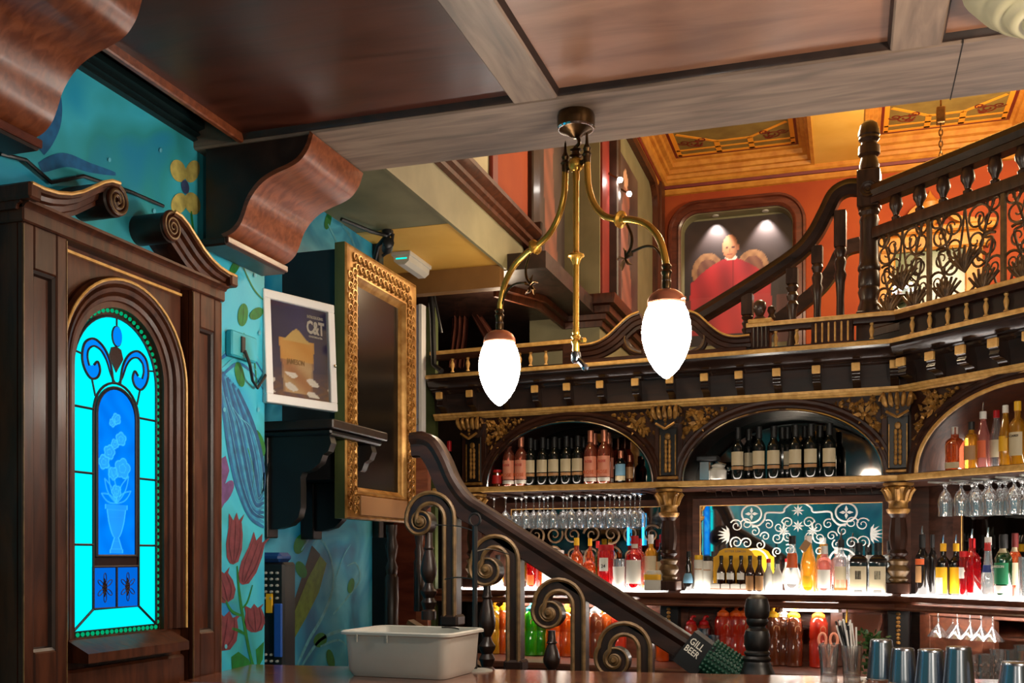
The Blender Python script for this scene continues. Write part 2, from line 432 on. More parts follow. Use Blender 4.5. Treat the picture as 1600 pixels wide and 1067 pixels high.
M['darkteal'] = pm('dark_teal_moulding_paint', srgb(10,34,36), .5)
M['mural'] = mural_mat('teal_mural_paint', [srgb(10,116,164), srgb(30,164,208), srgb(58,186,212), srgb(40,150,158), srgb(14,128,192)], 1.3, 3)
M['mural2'] = mural_mat('blue_mural_paint', [srgb(8,104,154), srgb(22,148,194), srgb(76,182,214), srgb(26,128,172)], 2.2, 9)
def MBox(*a, c=0): return MB().box(*a, c=c)

struct('floor', MBox(-2.6, 5.2, -3.2, 7.6, -.1, 0), M['floor'])
wl = struct('wall_left', MBox(-2.62, XW, -3.2, 3.55, 0, 3.0), M['mural'])
wr = struct('wall_recess', MBox(-2.72, XR, 3.5, 5.25, 0, 3.22), M['mural2'])
struct('wall_front', MBox(-2.6, 5.2, -3.4, -3.2, 0, 3.0), M['mural'])
struct('wall_right', MBox(5.2, 5.4, -3.4, 9.9, 0, 5.4), M['olive'])
struct('trim_1', MBox(-2.55, -2.46, 5.25, 5.31, 0, 3.22, c=.004), M['dark_trim'])

# ceiling of the bar: panels between the beams, each a board of its own
ce = struct('ceiling', MBox(-2.62, 5.2, -3.2, 3.46, 3.02, 3.10), M['dark_trim'])
BX = [(-.99, -.848), (.112, .246), (1.2, 1.335), (2.29, 2.425), (3.38, 3.515)]
BY = [(-1.95, -1.57), (-.69, -.31), (.57, .95), (1.83, 2.21), (YB0, YB1)]
xs = [-1.97] + [v for p in BX for v in p] + [5.2]
for j in range(len(BY)-1):
    y0, y1 = BY[j][1], BY[j+1][0]
    for i in range(0, len(xs), 2):
        part('panel', MBox(xs[i]-.01, xs[i+1]+.01, y0-.01, y1+.01, PZ, PZ+.03), M['ceil_panel' if i else 'ceil_panel_falloff'], ce)
for k, (y0, y1) in enumerate(BY):
    struct('trim_%d' % (k+2), MBox(-2.16, 5.2, y0, y1, BZ, 3.06, c=.006), M['beam'])
for k, (x0, x1) in enumerate(BX):
    for j in range(len(BY)-1):
        struct('trim_%d' % (10+k*4+j), MBox(x0, x1, BY[j][1], BY[j+1][0], BZ+.001, 3.05, c=.005), M['beam_y'])
# dark quadrant beads round every panel
n = 40
for j in range(len(BY)-1):
    for i in range(0, len(xs), 2):
        mb = MB(); y0, y1 = BY[j][1], BY[j+1][0]
        for (p, q) in (((xs[i], y1), (xs[i+1], y1)), ((xs[i], y0), (xs[i+1], y0))):
            s = -1 if p[1] == y1 else 1
            mb.add([(p[0],p[1],BZ+.008),(q[0],q[1],BZ+.008),(q[0],q[1]+s*.014,PZ+.002),(p[0],p[1]+s*.014,PZ+.002),(p[0],p[1]+s*.006,BZ+.012),(q[0],q[1]+s*.006,BZ+.012)], [(0,1,5,4),(4,5,2,3)])
        for (xx, s) in ((xs[i], 1), (xs[i+1], -1)):
            mb.add([(xx,y0,BZ+.008),(xx,y1,BZ+.008),(xx+s*.009,y1,PZ+.002),(xx+s*.009,y0,PZ+.002)], [(0,1,2,3)])
        struct('trim_%d' % n, mb, M['dark_trim']); n += 1
# wall-side edge moulding of the ceiling, and the shadowed cove behind it
for j in range(len(BY)-1):
    struct('trim_%d' % n, MBox(-1.972, -1.95, BY[j][1], BY[j+1][0], BZ-.002, 3.03, c=.004), M['mahog']); n += 1
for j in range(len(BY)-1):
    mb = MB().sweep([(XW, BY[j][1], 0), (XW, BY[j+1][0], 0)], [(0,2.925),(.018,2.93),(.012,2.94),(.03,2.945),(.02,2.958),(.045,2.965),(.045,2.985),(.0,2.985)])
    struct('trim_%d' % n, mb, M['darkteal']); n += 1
# joint line and screw plate in the big beam
struct('trim_%d' % n, MBox(.298, .301, YB0-.002, YB1+.002, BZ-.0012, BZ+.02), M['void']); n += 1

# recess ceiling (olive, then ochre), its downstand, and the dark stair hall beyond
struct('ceiling_recess', MBox(-2.7, -1.96, YB1, 5.05, 3.22, 3.3), M['olive'])
struct('ceiling_hall', MBox(-2.7, -1.96, 5.05, 5.85, 3.218, 3.3), M['yellow'])
struct('trim_%d' % n, MBox(-2.9, -1.96, 5.85, 5.93, 3.085, 3.3), pm('brown_ochre_paint', srgb(132,94,48), .6, 0, srgb(116,80,40), 4)); n += 1
hall = struct('wall_hall', MBox(-3.6, -1.7, 8.2, 8.3, 0, 3.2), M['dark_trim'])
struct('wall_hall_side', MBox(-3.7, -3.6, 5.25, 8.3, 0, 3.4), M['dark_trim'])
struct('ceiling_hall_back', MBox(-3.7, -1.7, 5.93, 8.3, 3.2, 3.3), M['dark_trim'])
struct('wall_hall_front', MBox(-3.7, -2.55, 5.25, 5.3, 0, 3.4), M['dark_trim'])

# mezzanine fascia above the recess
struct('trim_%d' % n, MBox(-1.958, -1.94, YB1, 6.25, 3.205, 3.5), M['olive']); n += 1
mb = MB().sweep([(-1.94, YB1, 0), (-1.94, 6.3, 0)], [(0,3.43),(.03,3.435),(.035,3.455),(.06,3.465),(.065,3.485),(.095,3.495),(.11,3.51),(.11,3.535),(0,3.54)])
struct('trim_%d' % n, mb, M['walnut']); n += 1
struct('trim_%d' % n, MBox(-1.96, -1.83, 6.3, 6.36, 3.36, 3.6, c=.01), M['dark_trim']); n += 1
up = struct('wall_upper_left', MB().box(-2.2, -1.95, YB1, 6.25, 3.5, 5.4).box(-2.2, -1.95, 6.25, 7.25, 3.3, 5.4), M['cream'])
pier = struct('wall_upper_pier', MBox(-2.2, -1.68, 7.25, 9.9, 2.4, 5.4), M['olive'])
mb = MB().sweep([(-2.12, 6.2, 0), (-1.95, 6.6, 0), (-1.95, 7.25, 0), (-1.68, 7.25, 0), (-1.68, 9.7, 0)],
   [(0,3.12),(.02,3.12),(.025,3.16),(.055,3.165),(.06,3.2),(.09,3.205),(.095,3.25),(.13,3.26),(.14,3.30),(.14,3.325),(0,3.335)])
struct('trim_%d' % n, mb, M['walnut']); n += 1
struct('trim_%d' % n, MBox(-1.95, -1.935, 5.72, 6.34, 3.5, 5.3), M['orange']); n += 1
struct('trim_%d' % n, MBox(-1.95, -1.90, 6.34, 6.50, 3.3, 5.3, c=.01), M['dark_trim']); n += 1
struct('trim_%d' % n, MBox(-1.95, -1.925, 5.62, 5.72, 3.5, 5.3, c=.006), M['crimson']); n += 1
struct('trim_%d' % n, MBox(-1.68, -1.665, 7.27, 7.50, 3.33, 5.3), M['crimson']); n += 1
struct('trim_%d' % n, MBox(-1.68, -1.60, 7.50, 7.60, 3.33, 5.3, c=.01), M['dark_trim']); n += 1
struct('trim_%d' % n, MBox(-1.68, -1.61, 9.42, 9.62, 3.33, 4.9, c=.01), M['walnut']); n += 1
# landing floor behind the back bar
struct('floor_landing', MBox(-1.7, 5.2, 7.0, 9.8, 2.42, 2.55), M['dark_trim'])

# portrait wall upstairs
YP = 9.7
wb = struct('wall_back', MBox(-2.2, 5.2, YP+.16, 9.96, 2.4, 5.4), M['olive'])
mb = MB()
ox0, ox1, oz0, oz1 = -1.475, -.47, 2.75, 4.66
mb.box(-1.70, ox0, YP, YP+.16, 2.4, 5.3); mb.box(ox1, 5.2, YP, YP+.16, 2.4, 5.3); mb.box(ox0, ox1, YP, YP+.16, oz1, 5.3); mb.box(ox0, ox1, YP, YP+.16, 2.4, oz0)
struct('wall_portrait', mb, M['orange'])
# coffered ceiling upstairs
CZ0, CZ1 = 4.96, 5.11
coff = [(-1.62, -.28, 8.45, 9.62), (.13, 1.40, 8.45, 9.62), (1.8, 3.1, 8.45, 9.62), (-1.62, -.28, 6.6, 7.9), (.13, 1.40, 6.6, 7.9), (1.8, 3.1, 6.6, 7.9)]
mb = MB(); gx = [-2.2, -1.62, -.28, .13, 1.40, 1.8, 3.1, 5.2]; gy = [3.46, 6.6, 7.9, 8.45, 9.62, 9.9]
for i in range(len(gx)-1):
    for j in range(len(gy)-1):
        hole = i in (1, 3, 5) and j in (1, 3)
        z0 = 5.12 if hole else CZ0
        mb.box(gx[i], gx[i+1], gy[j], gy[j+1], z0, 5.3)
cu = struct('ceiling_upper', mb, M['yellow'])
for (x0, x1, y0, y1) in coff:
    path = [(x0,y0,0),(x0,y1,0),(x1,y1,0),(x1,y0,0)]
    part('moulding', MB().sweep(path, [(0,CZ0-.01),(.03,CZ0),(.035,CZ0+.03),(.06,CZ0+.035),(.065,CZ0+.07),(.10,CZ0+.08),(.105,CZ0+.12),(.13,CZ0+.13),(.13,CZ0+.16),(0,CZ0+.16)], closed=True), M['ochremould'], cu)
    i = .13
    part('panel', MBox(x0+i, x1-i, y0+i, y1-i, CZ1, CZ1+.02), M['paleg'], cu)
    path2 = [(x0+i,y0+i,CZ1),(x0+i,y1-i,CZ1),(x1-i,y1-i,CZ1),(x1-i,y0+i,CZ1)]
    part('red_border', MB().sweep(path2, [(0,0),(.025,0),(.025,-.004),(0,-.004)], closed=True), M['crimson'], cu)
    ln = MB(); X0, X1, Y0, Y1 = x0+i+.03, x1-i-.03, y0+i+.03, y1-i-.03; z = CZ1-.003
    def bar(a, b, w_=.035):
        w_ *= 1.35
        ln.sweep([(a[0],a[1],z),(b[0],b[1],z)], [(-w_/2,0),(w_/2,0),(w_/2,.004),(-w_/2,.004)])
    for a, b in (((X0,Y0),(X0,Y1)),((X0,Y1),(X1,Y1)),((X1,Y1),(X1,Y0)),((X1,Y0),(X0,Y0))): bar(a, b, .05)
    xa, xb = lerp(X0,X1,.36), lerp(X0,X1,.64); ya, yb = lerp(Y0,Y1,.30), lerp(Y0,Y1,.70); xl, xr = lerp(X0,X1,.2), lerp(X0,X1,.8)
    bar((xa,Y1),(xa,yb)); bar((xb,Y1),(xb,yb)); bar((xa,yb),(xb,yb),.025); bar((X0,Y1-.13),(X1,Y1-.13),.02)
    bar((xa,yb),(X0+.05,ya+.1),.025); bar((xb,yb),(X1-.05,ya+.1),.025)
    bar((xa,Y0),(xa,ya)); bar((xb,Y0),(xb,ya)); bar((xa,ya),(xb,ya),.025)
    part('orange_lines', ln, M['orangeline'], cu)
    sw = MB()
    for (cx, sg) in ((lerp(X0,X1,.17), 1), (lerp(X0,X1,.83), -1)):
        for (ox, oy, r0, tn, s2) in ((0,-.26,.075,1.6,1),(.07*sg,-.33,.045,1.5,-1),(-.08*sg,-.30,.05,1.4,-1),(.03*sg,-.21,.035,1.2,1)):
            pts = []
            for q in range(26):
                a = q/25*tn*2*PI; r = r0*(1-.8*q/25); pts.append((cx+ox+sg*s2*r*math.cos(a), Y1+oy+r*math.sin(a), z))
            sw.tube(pts, .008, 5, flat=.3, up=(0,0,1))
    part('scroll_ornament', sw, M['crimson'], cu)
# cornice where that ceiling meets the walls
for (zz0, prof, mt) in ((0, [(0,4.84),(.03,4.845),(.05,4.87),(.05,4.885),(0,4.89)], 'ochremould'), (0, [(0,4.89),(.055,4.89),(.06,4.915),(0,4.915)], 'crimson'), (0, [(0,4.915),(.07,4.915),(.09,4.93),(.09,4.965),(0,4.965)], 'ochremould')):
    struct('trim_%d' % n, MB().sweep([(-1.68, 7.25, 0), (-1.68, YP, 0), (5.2, YP, 0)], prof), M[mt]); n += 1
struct('trim_%d' % n, MB().sweep([(-1.95, 3.5, 0), (-1.95, 7.25, 0), (-1.68, 7.25, 0)], [(0,4.84),(.05,4.86),(.09,4.93),(.09,4.965),(0,4.965)]), M['ochremould']); n += 1

# ------------------------------------------------------------------ corbels carrying the beams
def corbel(y0, y1, label):
    r = thing('beam_corbel', label, 'corbel', (XW, (y0+y1)/2, 2.52), 'mahogany corbels under the beam ends')
    # S profile (x, z) from the tip under the beam down to the foot slab
    pts = [(-1.688,2.896),(-1.700,2.86),(-1.715,2.835),(-1.738,2.812),(-1.775,2.795),(-1.82,2.782),(-1.868,2.762),(-1.905,2.732),(-1.932,2.695),(-1.948,2.655),(-1.965,2.622),(-1.992,2.598),(-2.028,2.585)]
    # smooth by Catmull-Rom
    sm = []
    for i in range(len(pts)-1):
        p0, p1, p2, p3 = pts[max(i-1,0)], pts[i], pts[i+1], pts[min(i+2,len(pts)-1)]
        for k in range(4):
            t = k/4
            sm.append(tuple(.5*((2*p1[a])+(-p0[a]+p2[a])*t+(2*p0[a]-5*p1[a]+4*p2[a]-p3[a])*t*t+(-p0[a]+3*p1[a]-3*p2[a]+p3[a])*t**3) for a in (0,1)))
    sm.append(pts[-1])
    ins = MB(); F = Matrix.Translation((0, y0+.012, 0))
    ins.prism([(x-.006, z+.004) for x, z in sm] + [(-2.108, 2.585), (-2.108, 2.898)], F, y1-y0-.024)
    part('block', ins, M['dark_trim'], r)
    face = MB(); N_ = len(sm); vs_ = []; fs = []
    for x, z in sm: vs_ += [(x, y0, z), (x, y1, z), (x-.012, y1, z+.012), (x-.012, y0, z+.012)]
    for i in range(N_-1):
        a = i*4
        for k in range(4): fs.append((a+k, a+(k+1) % 4, a+4+(k+1) % 4, a+4+k))
    fs += [(0,1,2,3), ((N_-1)*4, (N_-1)*4+3, (N_-1)*4+2, (N_-1)*4+1)]
    face.add(vs_, fs); part('veneer', face, M['mahog'], r, sharp=60)
    part('foot_slab', MBox(-2.12, -2.012, y0-.012, y1+.012, 2.556, 2.585, c=.006), M['dark_trim'], r)
    part('slab_edge', MBox(-2.014, -2.004, y0-.012, y1+.012, 2.562, 2.585, c=.003), M['mahogdark'], r)
    return r
corbel(YB0+.0, YB1, 'mahogany S-curved corbel under the beam, beside the gold frame')
corbel(1.83, 2.21, 'mahogany S-curved corbel in the top corner above the stained-glass window')
# ================================================================== painted flowers of the mural (flat paint on the walls)
def pc(name, r, g, b): M[name] = pm(name, srgb(r,g,b), .6, 0, srgb(int(r*.82),int(g*.82),int(b*.82)), 30); return M[name]
pc('paint_tulip',122,56,66); pc('paint_tulip_dark',84,30,46); pc('paint_leaf',16,122,44); pc('paint_leaf_dark',24,92,48); pc('paint_swirl',22,104,160); pc('paint_swirl_pale',96,190,214)
pc('paint_swirl_mid',44,146,192); pc('paint_swirl_deep',14,88,140); pc('paint_petal',198,184,98); pc('paint_purple',112,72,130); pc('paint_slate',66,84,130); pc('paint_trunk',110,140,40); pc('paint_bark',52,44,34); pc('paint_dot',150,216,224); pc('paint_teal_green',34,116,100)
class Decal:
    def __init__(s, x): s.x = x; s.mb = MB(); s.k = 0
    def P(s, q, lift=0): p = at_x(q[0], q[1], s.x); return V((s.x + .0015 + lift + s.k*.00012, p.y, p.z))
    def poly(s, pts): 
        s.k += 1
        P = [s.P(q) for q in pts]; s.mb.add(P, [tuple(range(len(P)))]); return s
    def stroke(s, pts, w0, w1=None):
        s.k += 1; w1 = w0 if w1 is None else w1
        # smooth
        sm = []
        for i in range(len(pts)-1):
            p0, p1, p2, p3 = pts[max(i-1,0)], pts[i], pts[i+1], pts[min(i+2,len(pts)-1)]
            for k in range(6):
                t = k/6
                sm.append(tuple(.5*((2*p1[a])+(-p0[a]+p2[a])*t+(2*p0[a]-5*p1[a]+4*p2[a]-p3[a])*t*t+(-p0[a]+3*p1[a]-3*p2[a]+p3[a])*t**3) for a in (0,1)))
        sm.append(pts[-1]); P = [s.P(q) for q in sm]; n_ = len(P); vv = []
        for i, p in enumerate(P):
            t = P[min(i+1,n_-1)] - P[max(i-1,0)]; t.normalize(); nn = t.cross(V((1,0,0))); u = i/(n_-1)
            w_ = lerp(w0, w1, u)*.5*(math.sin(PI*min(1,max(.06,u*.94+.03)))**.35)
            vv += [p + nn*w_, p - nn*w_]
        s.mb.add(vv, [(2*i, 2*i+1, 2*i+3, 2*i+2) for i in range(n_-1)]); return s
    def done(s, name, mat, parent, label=None): return part(name, s.mb, mat, parent, label, sharp=0)
def ell(cx, cy, rx, ry, rot=0, n_=18, f=None):
    out = []
    for i in range(n_):
        a = 2*PI*i/n_; k = f(a) if f else 1; x, y = rx*k*math.cos(a), ry*k*math.sin(a)
        out.append((cx + x*math.cos(rot) - y*math.sin(rot), cy + x*math.sin(rot) + y*math.cos(rot)))
    return out
def tulip(cx, cy, w_, h, rot, wall, x):
    d = Decal(x)
    shape = [(0,.5),(.28,.44),(.46,.2),(.46,-.1),(.36,-.34),(.5,-.5),(.2,-.36),(.05,-.52),(-.12,-.36),(-.4,-.5),(-.38,-.2),(-.48,.1),(-.4,.36),(-.2,.48)]
    c, s_ = math.cos(rot), math.sin(rot); T = lambda u, v: (cx + (u*w_*c - v*h*s_), cy + (u*w_*s_ + v*h*c))
    d.poly([T(*p) for p in shape]); o = d.done('painted_tulip', M['paint_tulip'], wall)
    d = Decal(x + .0008)
    for k in (-.22, .02, .24): d.stroke([T(k*.3,.46), T(k*1.3,.1), T(k*1.1,-.38)], .006, .003)
    d.done('petal_lines', M['paint_tulip_dark'], o)
for a in ((366,842,27,80,.05),(393,874,30,84,.35),(348,916,38,52,-.3),(351,986,44,62,.15),(397,966,34,44,-.1)): tulip(*a, wl, XW)
d = Decal(XW)
d.stroke([(370,884),(374,930),(383,985),(392,1030),(404,1066)], .016, .02); d.stroke([(352,938),(362,955),(378,962)], .012); d.stroke([(362,982),(372,985),(385,992)], .012); d.stroke([(394,914),(386,940),(378,950)], .010)
d.stroke([(377,412),(395,450),(412,470)], .008); d.stroke([(380,520),(396,560),(400,600)], .008); d.stroke([(386,700),(392,720),(400,760)], .008)
d.stroke([(298,330),(300,350),(303,372)], .012)
d.done('painted_stems', M['paint_leaf'], wl)
d = Decal(XW)
d.poly([(361,1026),(372,1018),(388,1030),(398,1052),(402,1067),(392,1066),(380,1050),(368,1046),(362,1060)]); d.poly([(399,1015),(412,1002),(410,1030),(402,1045)])
d.poly(ell(395,738,11,26,.15)); d.poly(ell(379,492,8,18,.1)); d.poly(ell(374,585,7,20,-.2)); d.poly(ell(404,692,8,22,-.3)); d.poly(ell(366,418,6,14,.5)); d.poly(ell(400,490,8,12,.9))
d.done('painted_leaves', M['paint_leaf'], wl)
d = Decal(XW+.0008)
for a in ((395,738,24),(379,492,16),(374,585,18)): d.stroke([(a[0]-1,a[1]+a[2]),(a[0]+1,a[1]),(a[0]+1,a[1]-a[2])], .004)
d.done('painted_leaf_veins', M['paint_leaf_dark'], wl)
for k in range(12):
    o = k*6; d = Decal(XW + .0001*k)
    d.stroke([(341+o*.45,575+o*.5),(350+o*.66,640+o*.3),(360+o*.72,710),(372+o*.6,762-o*.2),(390+o*.3,806-o*.6),(412,824-o*1.3)], .042-.0012*k, .02)
    d.done('painted_drapery', M[('paint_swirl','paint_swirl_mid','paint_swirl_deep')[k % 3]], wl)
d = Decal(XW)
d.stroke([(345,560),(370,545),(395,560),(412,585)], .02, .008); d.stroke([(348,585),(372,568),(396,585),(412,612)], .016, .006); d.stroke([(62,235),(85,190),(92,150)], .06, .03); d.stroke([(62,262),(100,250),(140,262),(180,272)], .05, .02)
d.done('painted_swirls', M['paint_swirl'], wl)
d = Decal(XW+.001)
for k in range(6):
    o = k*10
    d.stroke([(348+o*.5,612+o*.8),(358+o*.7,655+o*.3),(369+o*.72,712),(380+o*.6,760-o*.2),(394+o*.3,796-o*.6),(410,808-o*1.3)], .004, .002)
d.stroke([(345,555),(370,538),(396,552),(412,575)], .005, .003); d.stroke([(346,575),(372,558),(396,574),(412,600)], .004, .003)
for q in ((350,640),(347,470),(398,430),(405,520),(352,1010),(403,640),(170,250),(250,235),(240,330)): d.poly(ell(q[0],q[1],2.2,3.6))
d.done('painted_highlights', M['paint_swirl_pale'], wl)
d = Decal(XW)
d.poly([(340,720),(352,712),(358,735),(350,760),(356,775),(343,800),(337,770)]); d.poly(ell(352,770,9,22,.5))
d.done('painted_lily', M['paint_purple'], wl)
d = Decal(XW)
for q in ((278,267,12,18,-.3),(300,268,11,18,.3),(279,318,12,17,.3),(300,318,12,18,-.3)): d.poly(ell(*q))
fl = d.done('painted_flower', M['paint_petal'], wl)
d = Decal(XW+.001); d.poly(ell(289,292,6,11,-.2)); d.done('flower_centre', M['paint_slate'], fl)
# recess wall motif: a split green trunk with pale curls
d = Decal(XR); d.poly([(437,1003),(452,960),(470,905),(487,852),(500,866),(498,905),(484,950),(466,975),(452,1010),(440,1035)])
tr = d.done('painted_trunk', M['paint_bark'], wr)
d = Decal(XR+.001); d.poly([(444,1000),(462,950),(480,905),(500,868),(510,880),(498,925),(478,965),(458,1000),(444,1030)]); d.done('trunk_core', M['paint_trunk'], tr)
d = Decal(XR)
for pts, w_ in (([(464,1040),(482,1000),(505,960),(520,915),(516,870),(500,842),(488,850)], .03), ([(470,1042),(500,1000),(540,985),(566,1005),(560,1030)], .024), ([(520,960),(545,930),(562,905),(556,880),(542,884)], .02),
                ([(524,905),(536,870),(548,850)], .012), ([(500,1010),(530,1000),(548,1020)], .016), ([(470,860),(486,838),(500,836)], .014), ([(530,345),(548,372),(562,410),(566,440)], .03), ([(512,350),(528,385),(536,420)], .02)):
    d.stroke(pts, w_, w_*.4)
d.done('painted_curls', M['paint_swirl_pale'], wr)
d = Decal(XR)
for q in ((468,850,9,16,.3),(500,1000,10,12,.5),(516,1030,6,16,-.2),(470,890,8,14,-.4),(548,915,5,12,.2),(512,345,5,14,.2)): d.poly(ell(*q))
d.done('painted_leaves', M['paint_leaf'], wr)

# ================================================================== the stained-glass window in its pedimented frame
WY = 2.667; FWn = frame((XW, WY, 0), PI/2)
def W0(mb): return mb.xf(FWn)
FWs = FWn @ Matrix.Translation((-.014,0,0))
def W(mb): return mb.xf(FWs)
win = bpy.data.objects.new('window_1', None); col.objects.link(win); win.location = (XW, WY, 1.0); ORG[win] = V((XW, WY, 1.0))
tag(win, 'arched blue stained-glass window in dark wooden frame with scrolled pediment', 'window', kind='structure')
HW, ZS = .204, 2.043
def arch(r, zb, n_=28): return [(-r, 0, zb), (-r, 0, ZS)] + [(-r*math.cos(PI*i/n_), 0, ZS + r*math.sin(PI*i/n_)) for i in range(1, n_)] + [(r, 0, ZS), (r, 0, zb)]
I4 = Matrix.Identity(4)
bb = MB().box(-.44, .44, -.02, 0, 1.0, 2.43); part('backboard', W0(bb), M['walnut'], win)
mb = MB()
for s in (-1, 1):
    poly = [(0,2.38),(s*.29,2.38),(s*.29,1.13),(0,1.13),(0,1.262),(s*HW,1.262),(s*HW,ZS)] + [(s*HW*math.cos(PI*i/28), ZS+HW*math.sin(PI*i/28)) for i in range(1, 15)]
    mb.prism(poly, Matrix.Translation((0,-.052,0)), .034)
sp = part('spandrel_panel', W(mb), M['walnut'], win)
am = MB().sweep(arch(HW-.002, 1.262), [(0,.02),(0,.034),(-.008,.042),(-.016,.046),(-.022,.058),(-.034,.062),(-.040,.054),(-.046,.068),(-.058,.074),(-.064,.064),(-.070,.076),(-.084,.078),(-.092,.066),(-.092,.04)], up=(0,-1,0))
part('arch_moulding', W(am), M['walnut'], win, sharp=25)
al = MB().tube([(p[0],p[1]-.08,p[2]) for p in arch(HW+.080, 1.262)], .0045, 6); part('arch_gilt_edge', W(al), M['gold'], win)
# inset pegs/crack lines on the panel
part('sill', W(MB().add([(-.235,-.045,1.262),(.235,-.045,1.262),(.235,-.125,1.222),(-.235,-.125,1.222),(-.235,-.125,1.195),(.235,-.125,1.195),(.235,-.045,1.195),(-.235,-.045,1.195)],[(0,1,2,3),(3,2,5,4),(4,5,6,7),(0,3,4,7),(1,6,5,2)])), M['walnut'], win)
part('apron', W(MB().box(-.285,.285,-.075,-.02,1.0,1.175,c=.008)), M['walnut'], win)
for s in (-1, 1):
    a, b = (s*.292, s*.455)
    pl = MB().box(a, b, -.07, 0, 1.0, 2.378); o = part('pilaster', W0(pl), M['walnut'], win)
    rim = MB(); lo, hi = min(a,b), max(a,b)
    rim.box(lo, lo+.04, -.09, -.07, 1.0, 2.378, c=.004); rim.box(hi-.04, hi, -.09, -.07, 1.0, 2.378, c=.004); rim.box(lo+.04, hi-.04, -.09, -.07, 2.26, 2.378, c=.004); rim.box(lo+.04, hi-.04, -.09, -.07, 1.0, 1.24, c=.004)
    part('rim', W0(rim), M['walnut'], o)
    bd = MB().sweep([(lo+.04,0,1.24),(lo+.04,0,2.26),(hi-.04,0,2.26),(hi-.04,0,1.24)], [(0,.07),(0,.085),(.008,.08),(.012,.07)], up=(0,-1,0), closed=True); part('bead', W0(bd), M['dark_trim'], o); part('worn_edge', W0(MB().tube([(lo+.002,-.09,1.0),(lo+.002,-.09,2.37)], .0022, 5).tube([(hi-.002,-.09,1.0),(hi-.002,-.09,2.37)], .0022, 5)), M['scrolledge'], o)
part('frieze', W0(MB().box(-.465,.465,-.1,0,2.375,2.425,c=.004)), M['walnut'], win)
part('frieze_moulding', W0(MB().sweep([(-.465,0,2.43),(.465,0,2.43)],[(0,0),(0,.118),(.008,.118),(.012,.108),(.02,.102),(.02,0)],up=(0,-1,0))), M['walnut'], win)
part('inner_gilt_line', W(MB().box(-.285,.285,-.062,-.05,2.352,2.36)), M['gold'], win)
for s in (-1, 1):
    path = [(-.475,2.462),(-.43,2.462),(-.38,2.468),(-.33,2.482),(-.285,2.503),(-.24,2.532),(-.20,2.558),(-.165,2.574),(-.13,2.578)]
    sm = []
    for i in range(len(path)-1):
        for k in range(3): sm.append((lerp(path[i][0],path[i+1][0],k/3), lerp(path[i][1],path[i+1][1],k/3)))
    sm.append(path[-1])
    P = [(s*-1*x if s > 0 else x, 0, z) for x, z in sm]
    sg = 1 if s < 0 else -1
    nk = MB().sweep(P, [(0,0),(0,.135),(sg*.010,.135),(sg*.013,.12),(sg*.024,.116),(sg*.028,.102),(sg*.042,.097),(sg*.046,.088),(sg*.058,.084),(sg*.058,0)], up=(0,-1,0), mitre=False)
    o = part('swan_neck', W0(nk), M['walnut'], win, sharp=28)
    ge = MB().tube([(p[0],-.137,p[2]+.002) for p in P], .005, 6); part('gilt_edge', W0(ge), M['gold'], o)
    sx = -s*.13 if s > 0 else -.13
    cx = .13 if s > 0 else -.13
    dr = MB().lathe([(.047,0),(.047,.115),(.042,.12),(0,.12)], 24, ax=Matrix.Rotation(PI/2,4,'X')); dr.v = [p + V((cx,0,2.531)) for p in dr.v]
    part('volute_drum', W0(dr), M['dark_trim'], o)
    sp_ = []
    for i in range(70):
        t = i/69; a = PI/2 - t*2.6*2*PI; r = lerp(.046, .006, t**.85); sp_.append((cx + (r*math.cos(a) if s < 0 else -r*math.cos(a)), -.124, 2.531 + r*math.sin(a)))
    part('volute', W0(MB().tube(sp_, [lerp(.0085,.005,i/69) for i in range(70)], 7)), M['gold' if False else 'walnut'], o)
    part('volute_gilt', W0(MB().tube([(p[0],p[1]-.006,p[2]) for p in sp_], [lerp(.004,.003,i/69) for i in range(70)], 5)), M['scrolledge'], o)
    ec = MB().box(s*.44, s*.485, -.14, 0, 2.425, 2.468, c=.006); part('end_block', W0(ec), M['walnut'], o)
# lit glass
gy = -.028
def gl(poly, mat, y, name='pane'): part(name, W(MB().prism(poly, Matrix.Translation((0,y,0)), .003)), M[mat], win)
R = .190
gl([(-R,1.93)] + [(-R*math.cos(PI*i/24), ZS-.01+R*math.sin(PI*i/24)) for i in range(25)] + [(R,1.93)], 'cyan', gy)
for s in (-1, 1):
    for z0, z1 in ((1.93,1.74),(1.74,1.53)): gl([(s*.10,z0),(s*R,z0),(s*R,z1),(s*.10,z1)], 'cyan', gy)
    gl([(s*.10,1.53),(s*R,1.53),(s*R,1.278),(s*.10,1.337)], 'cyan', gy)
    gl([(0,1.465),(s*.105,1.465),(s*.105,1.337),(0,1.337)], 'blueglass2', gy-.001)
gl([(-.10,1.337),(.10,1.337),(R,1.278),(-R,1.278)], 'cyan', gy-.0005)
gl([(-.102,1.495),(.102,1.495),(.102,1.465),(-.102,1.465)], 'amberdark', gy-.002)
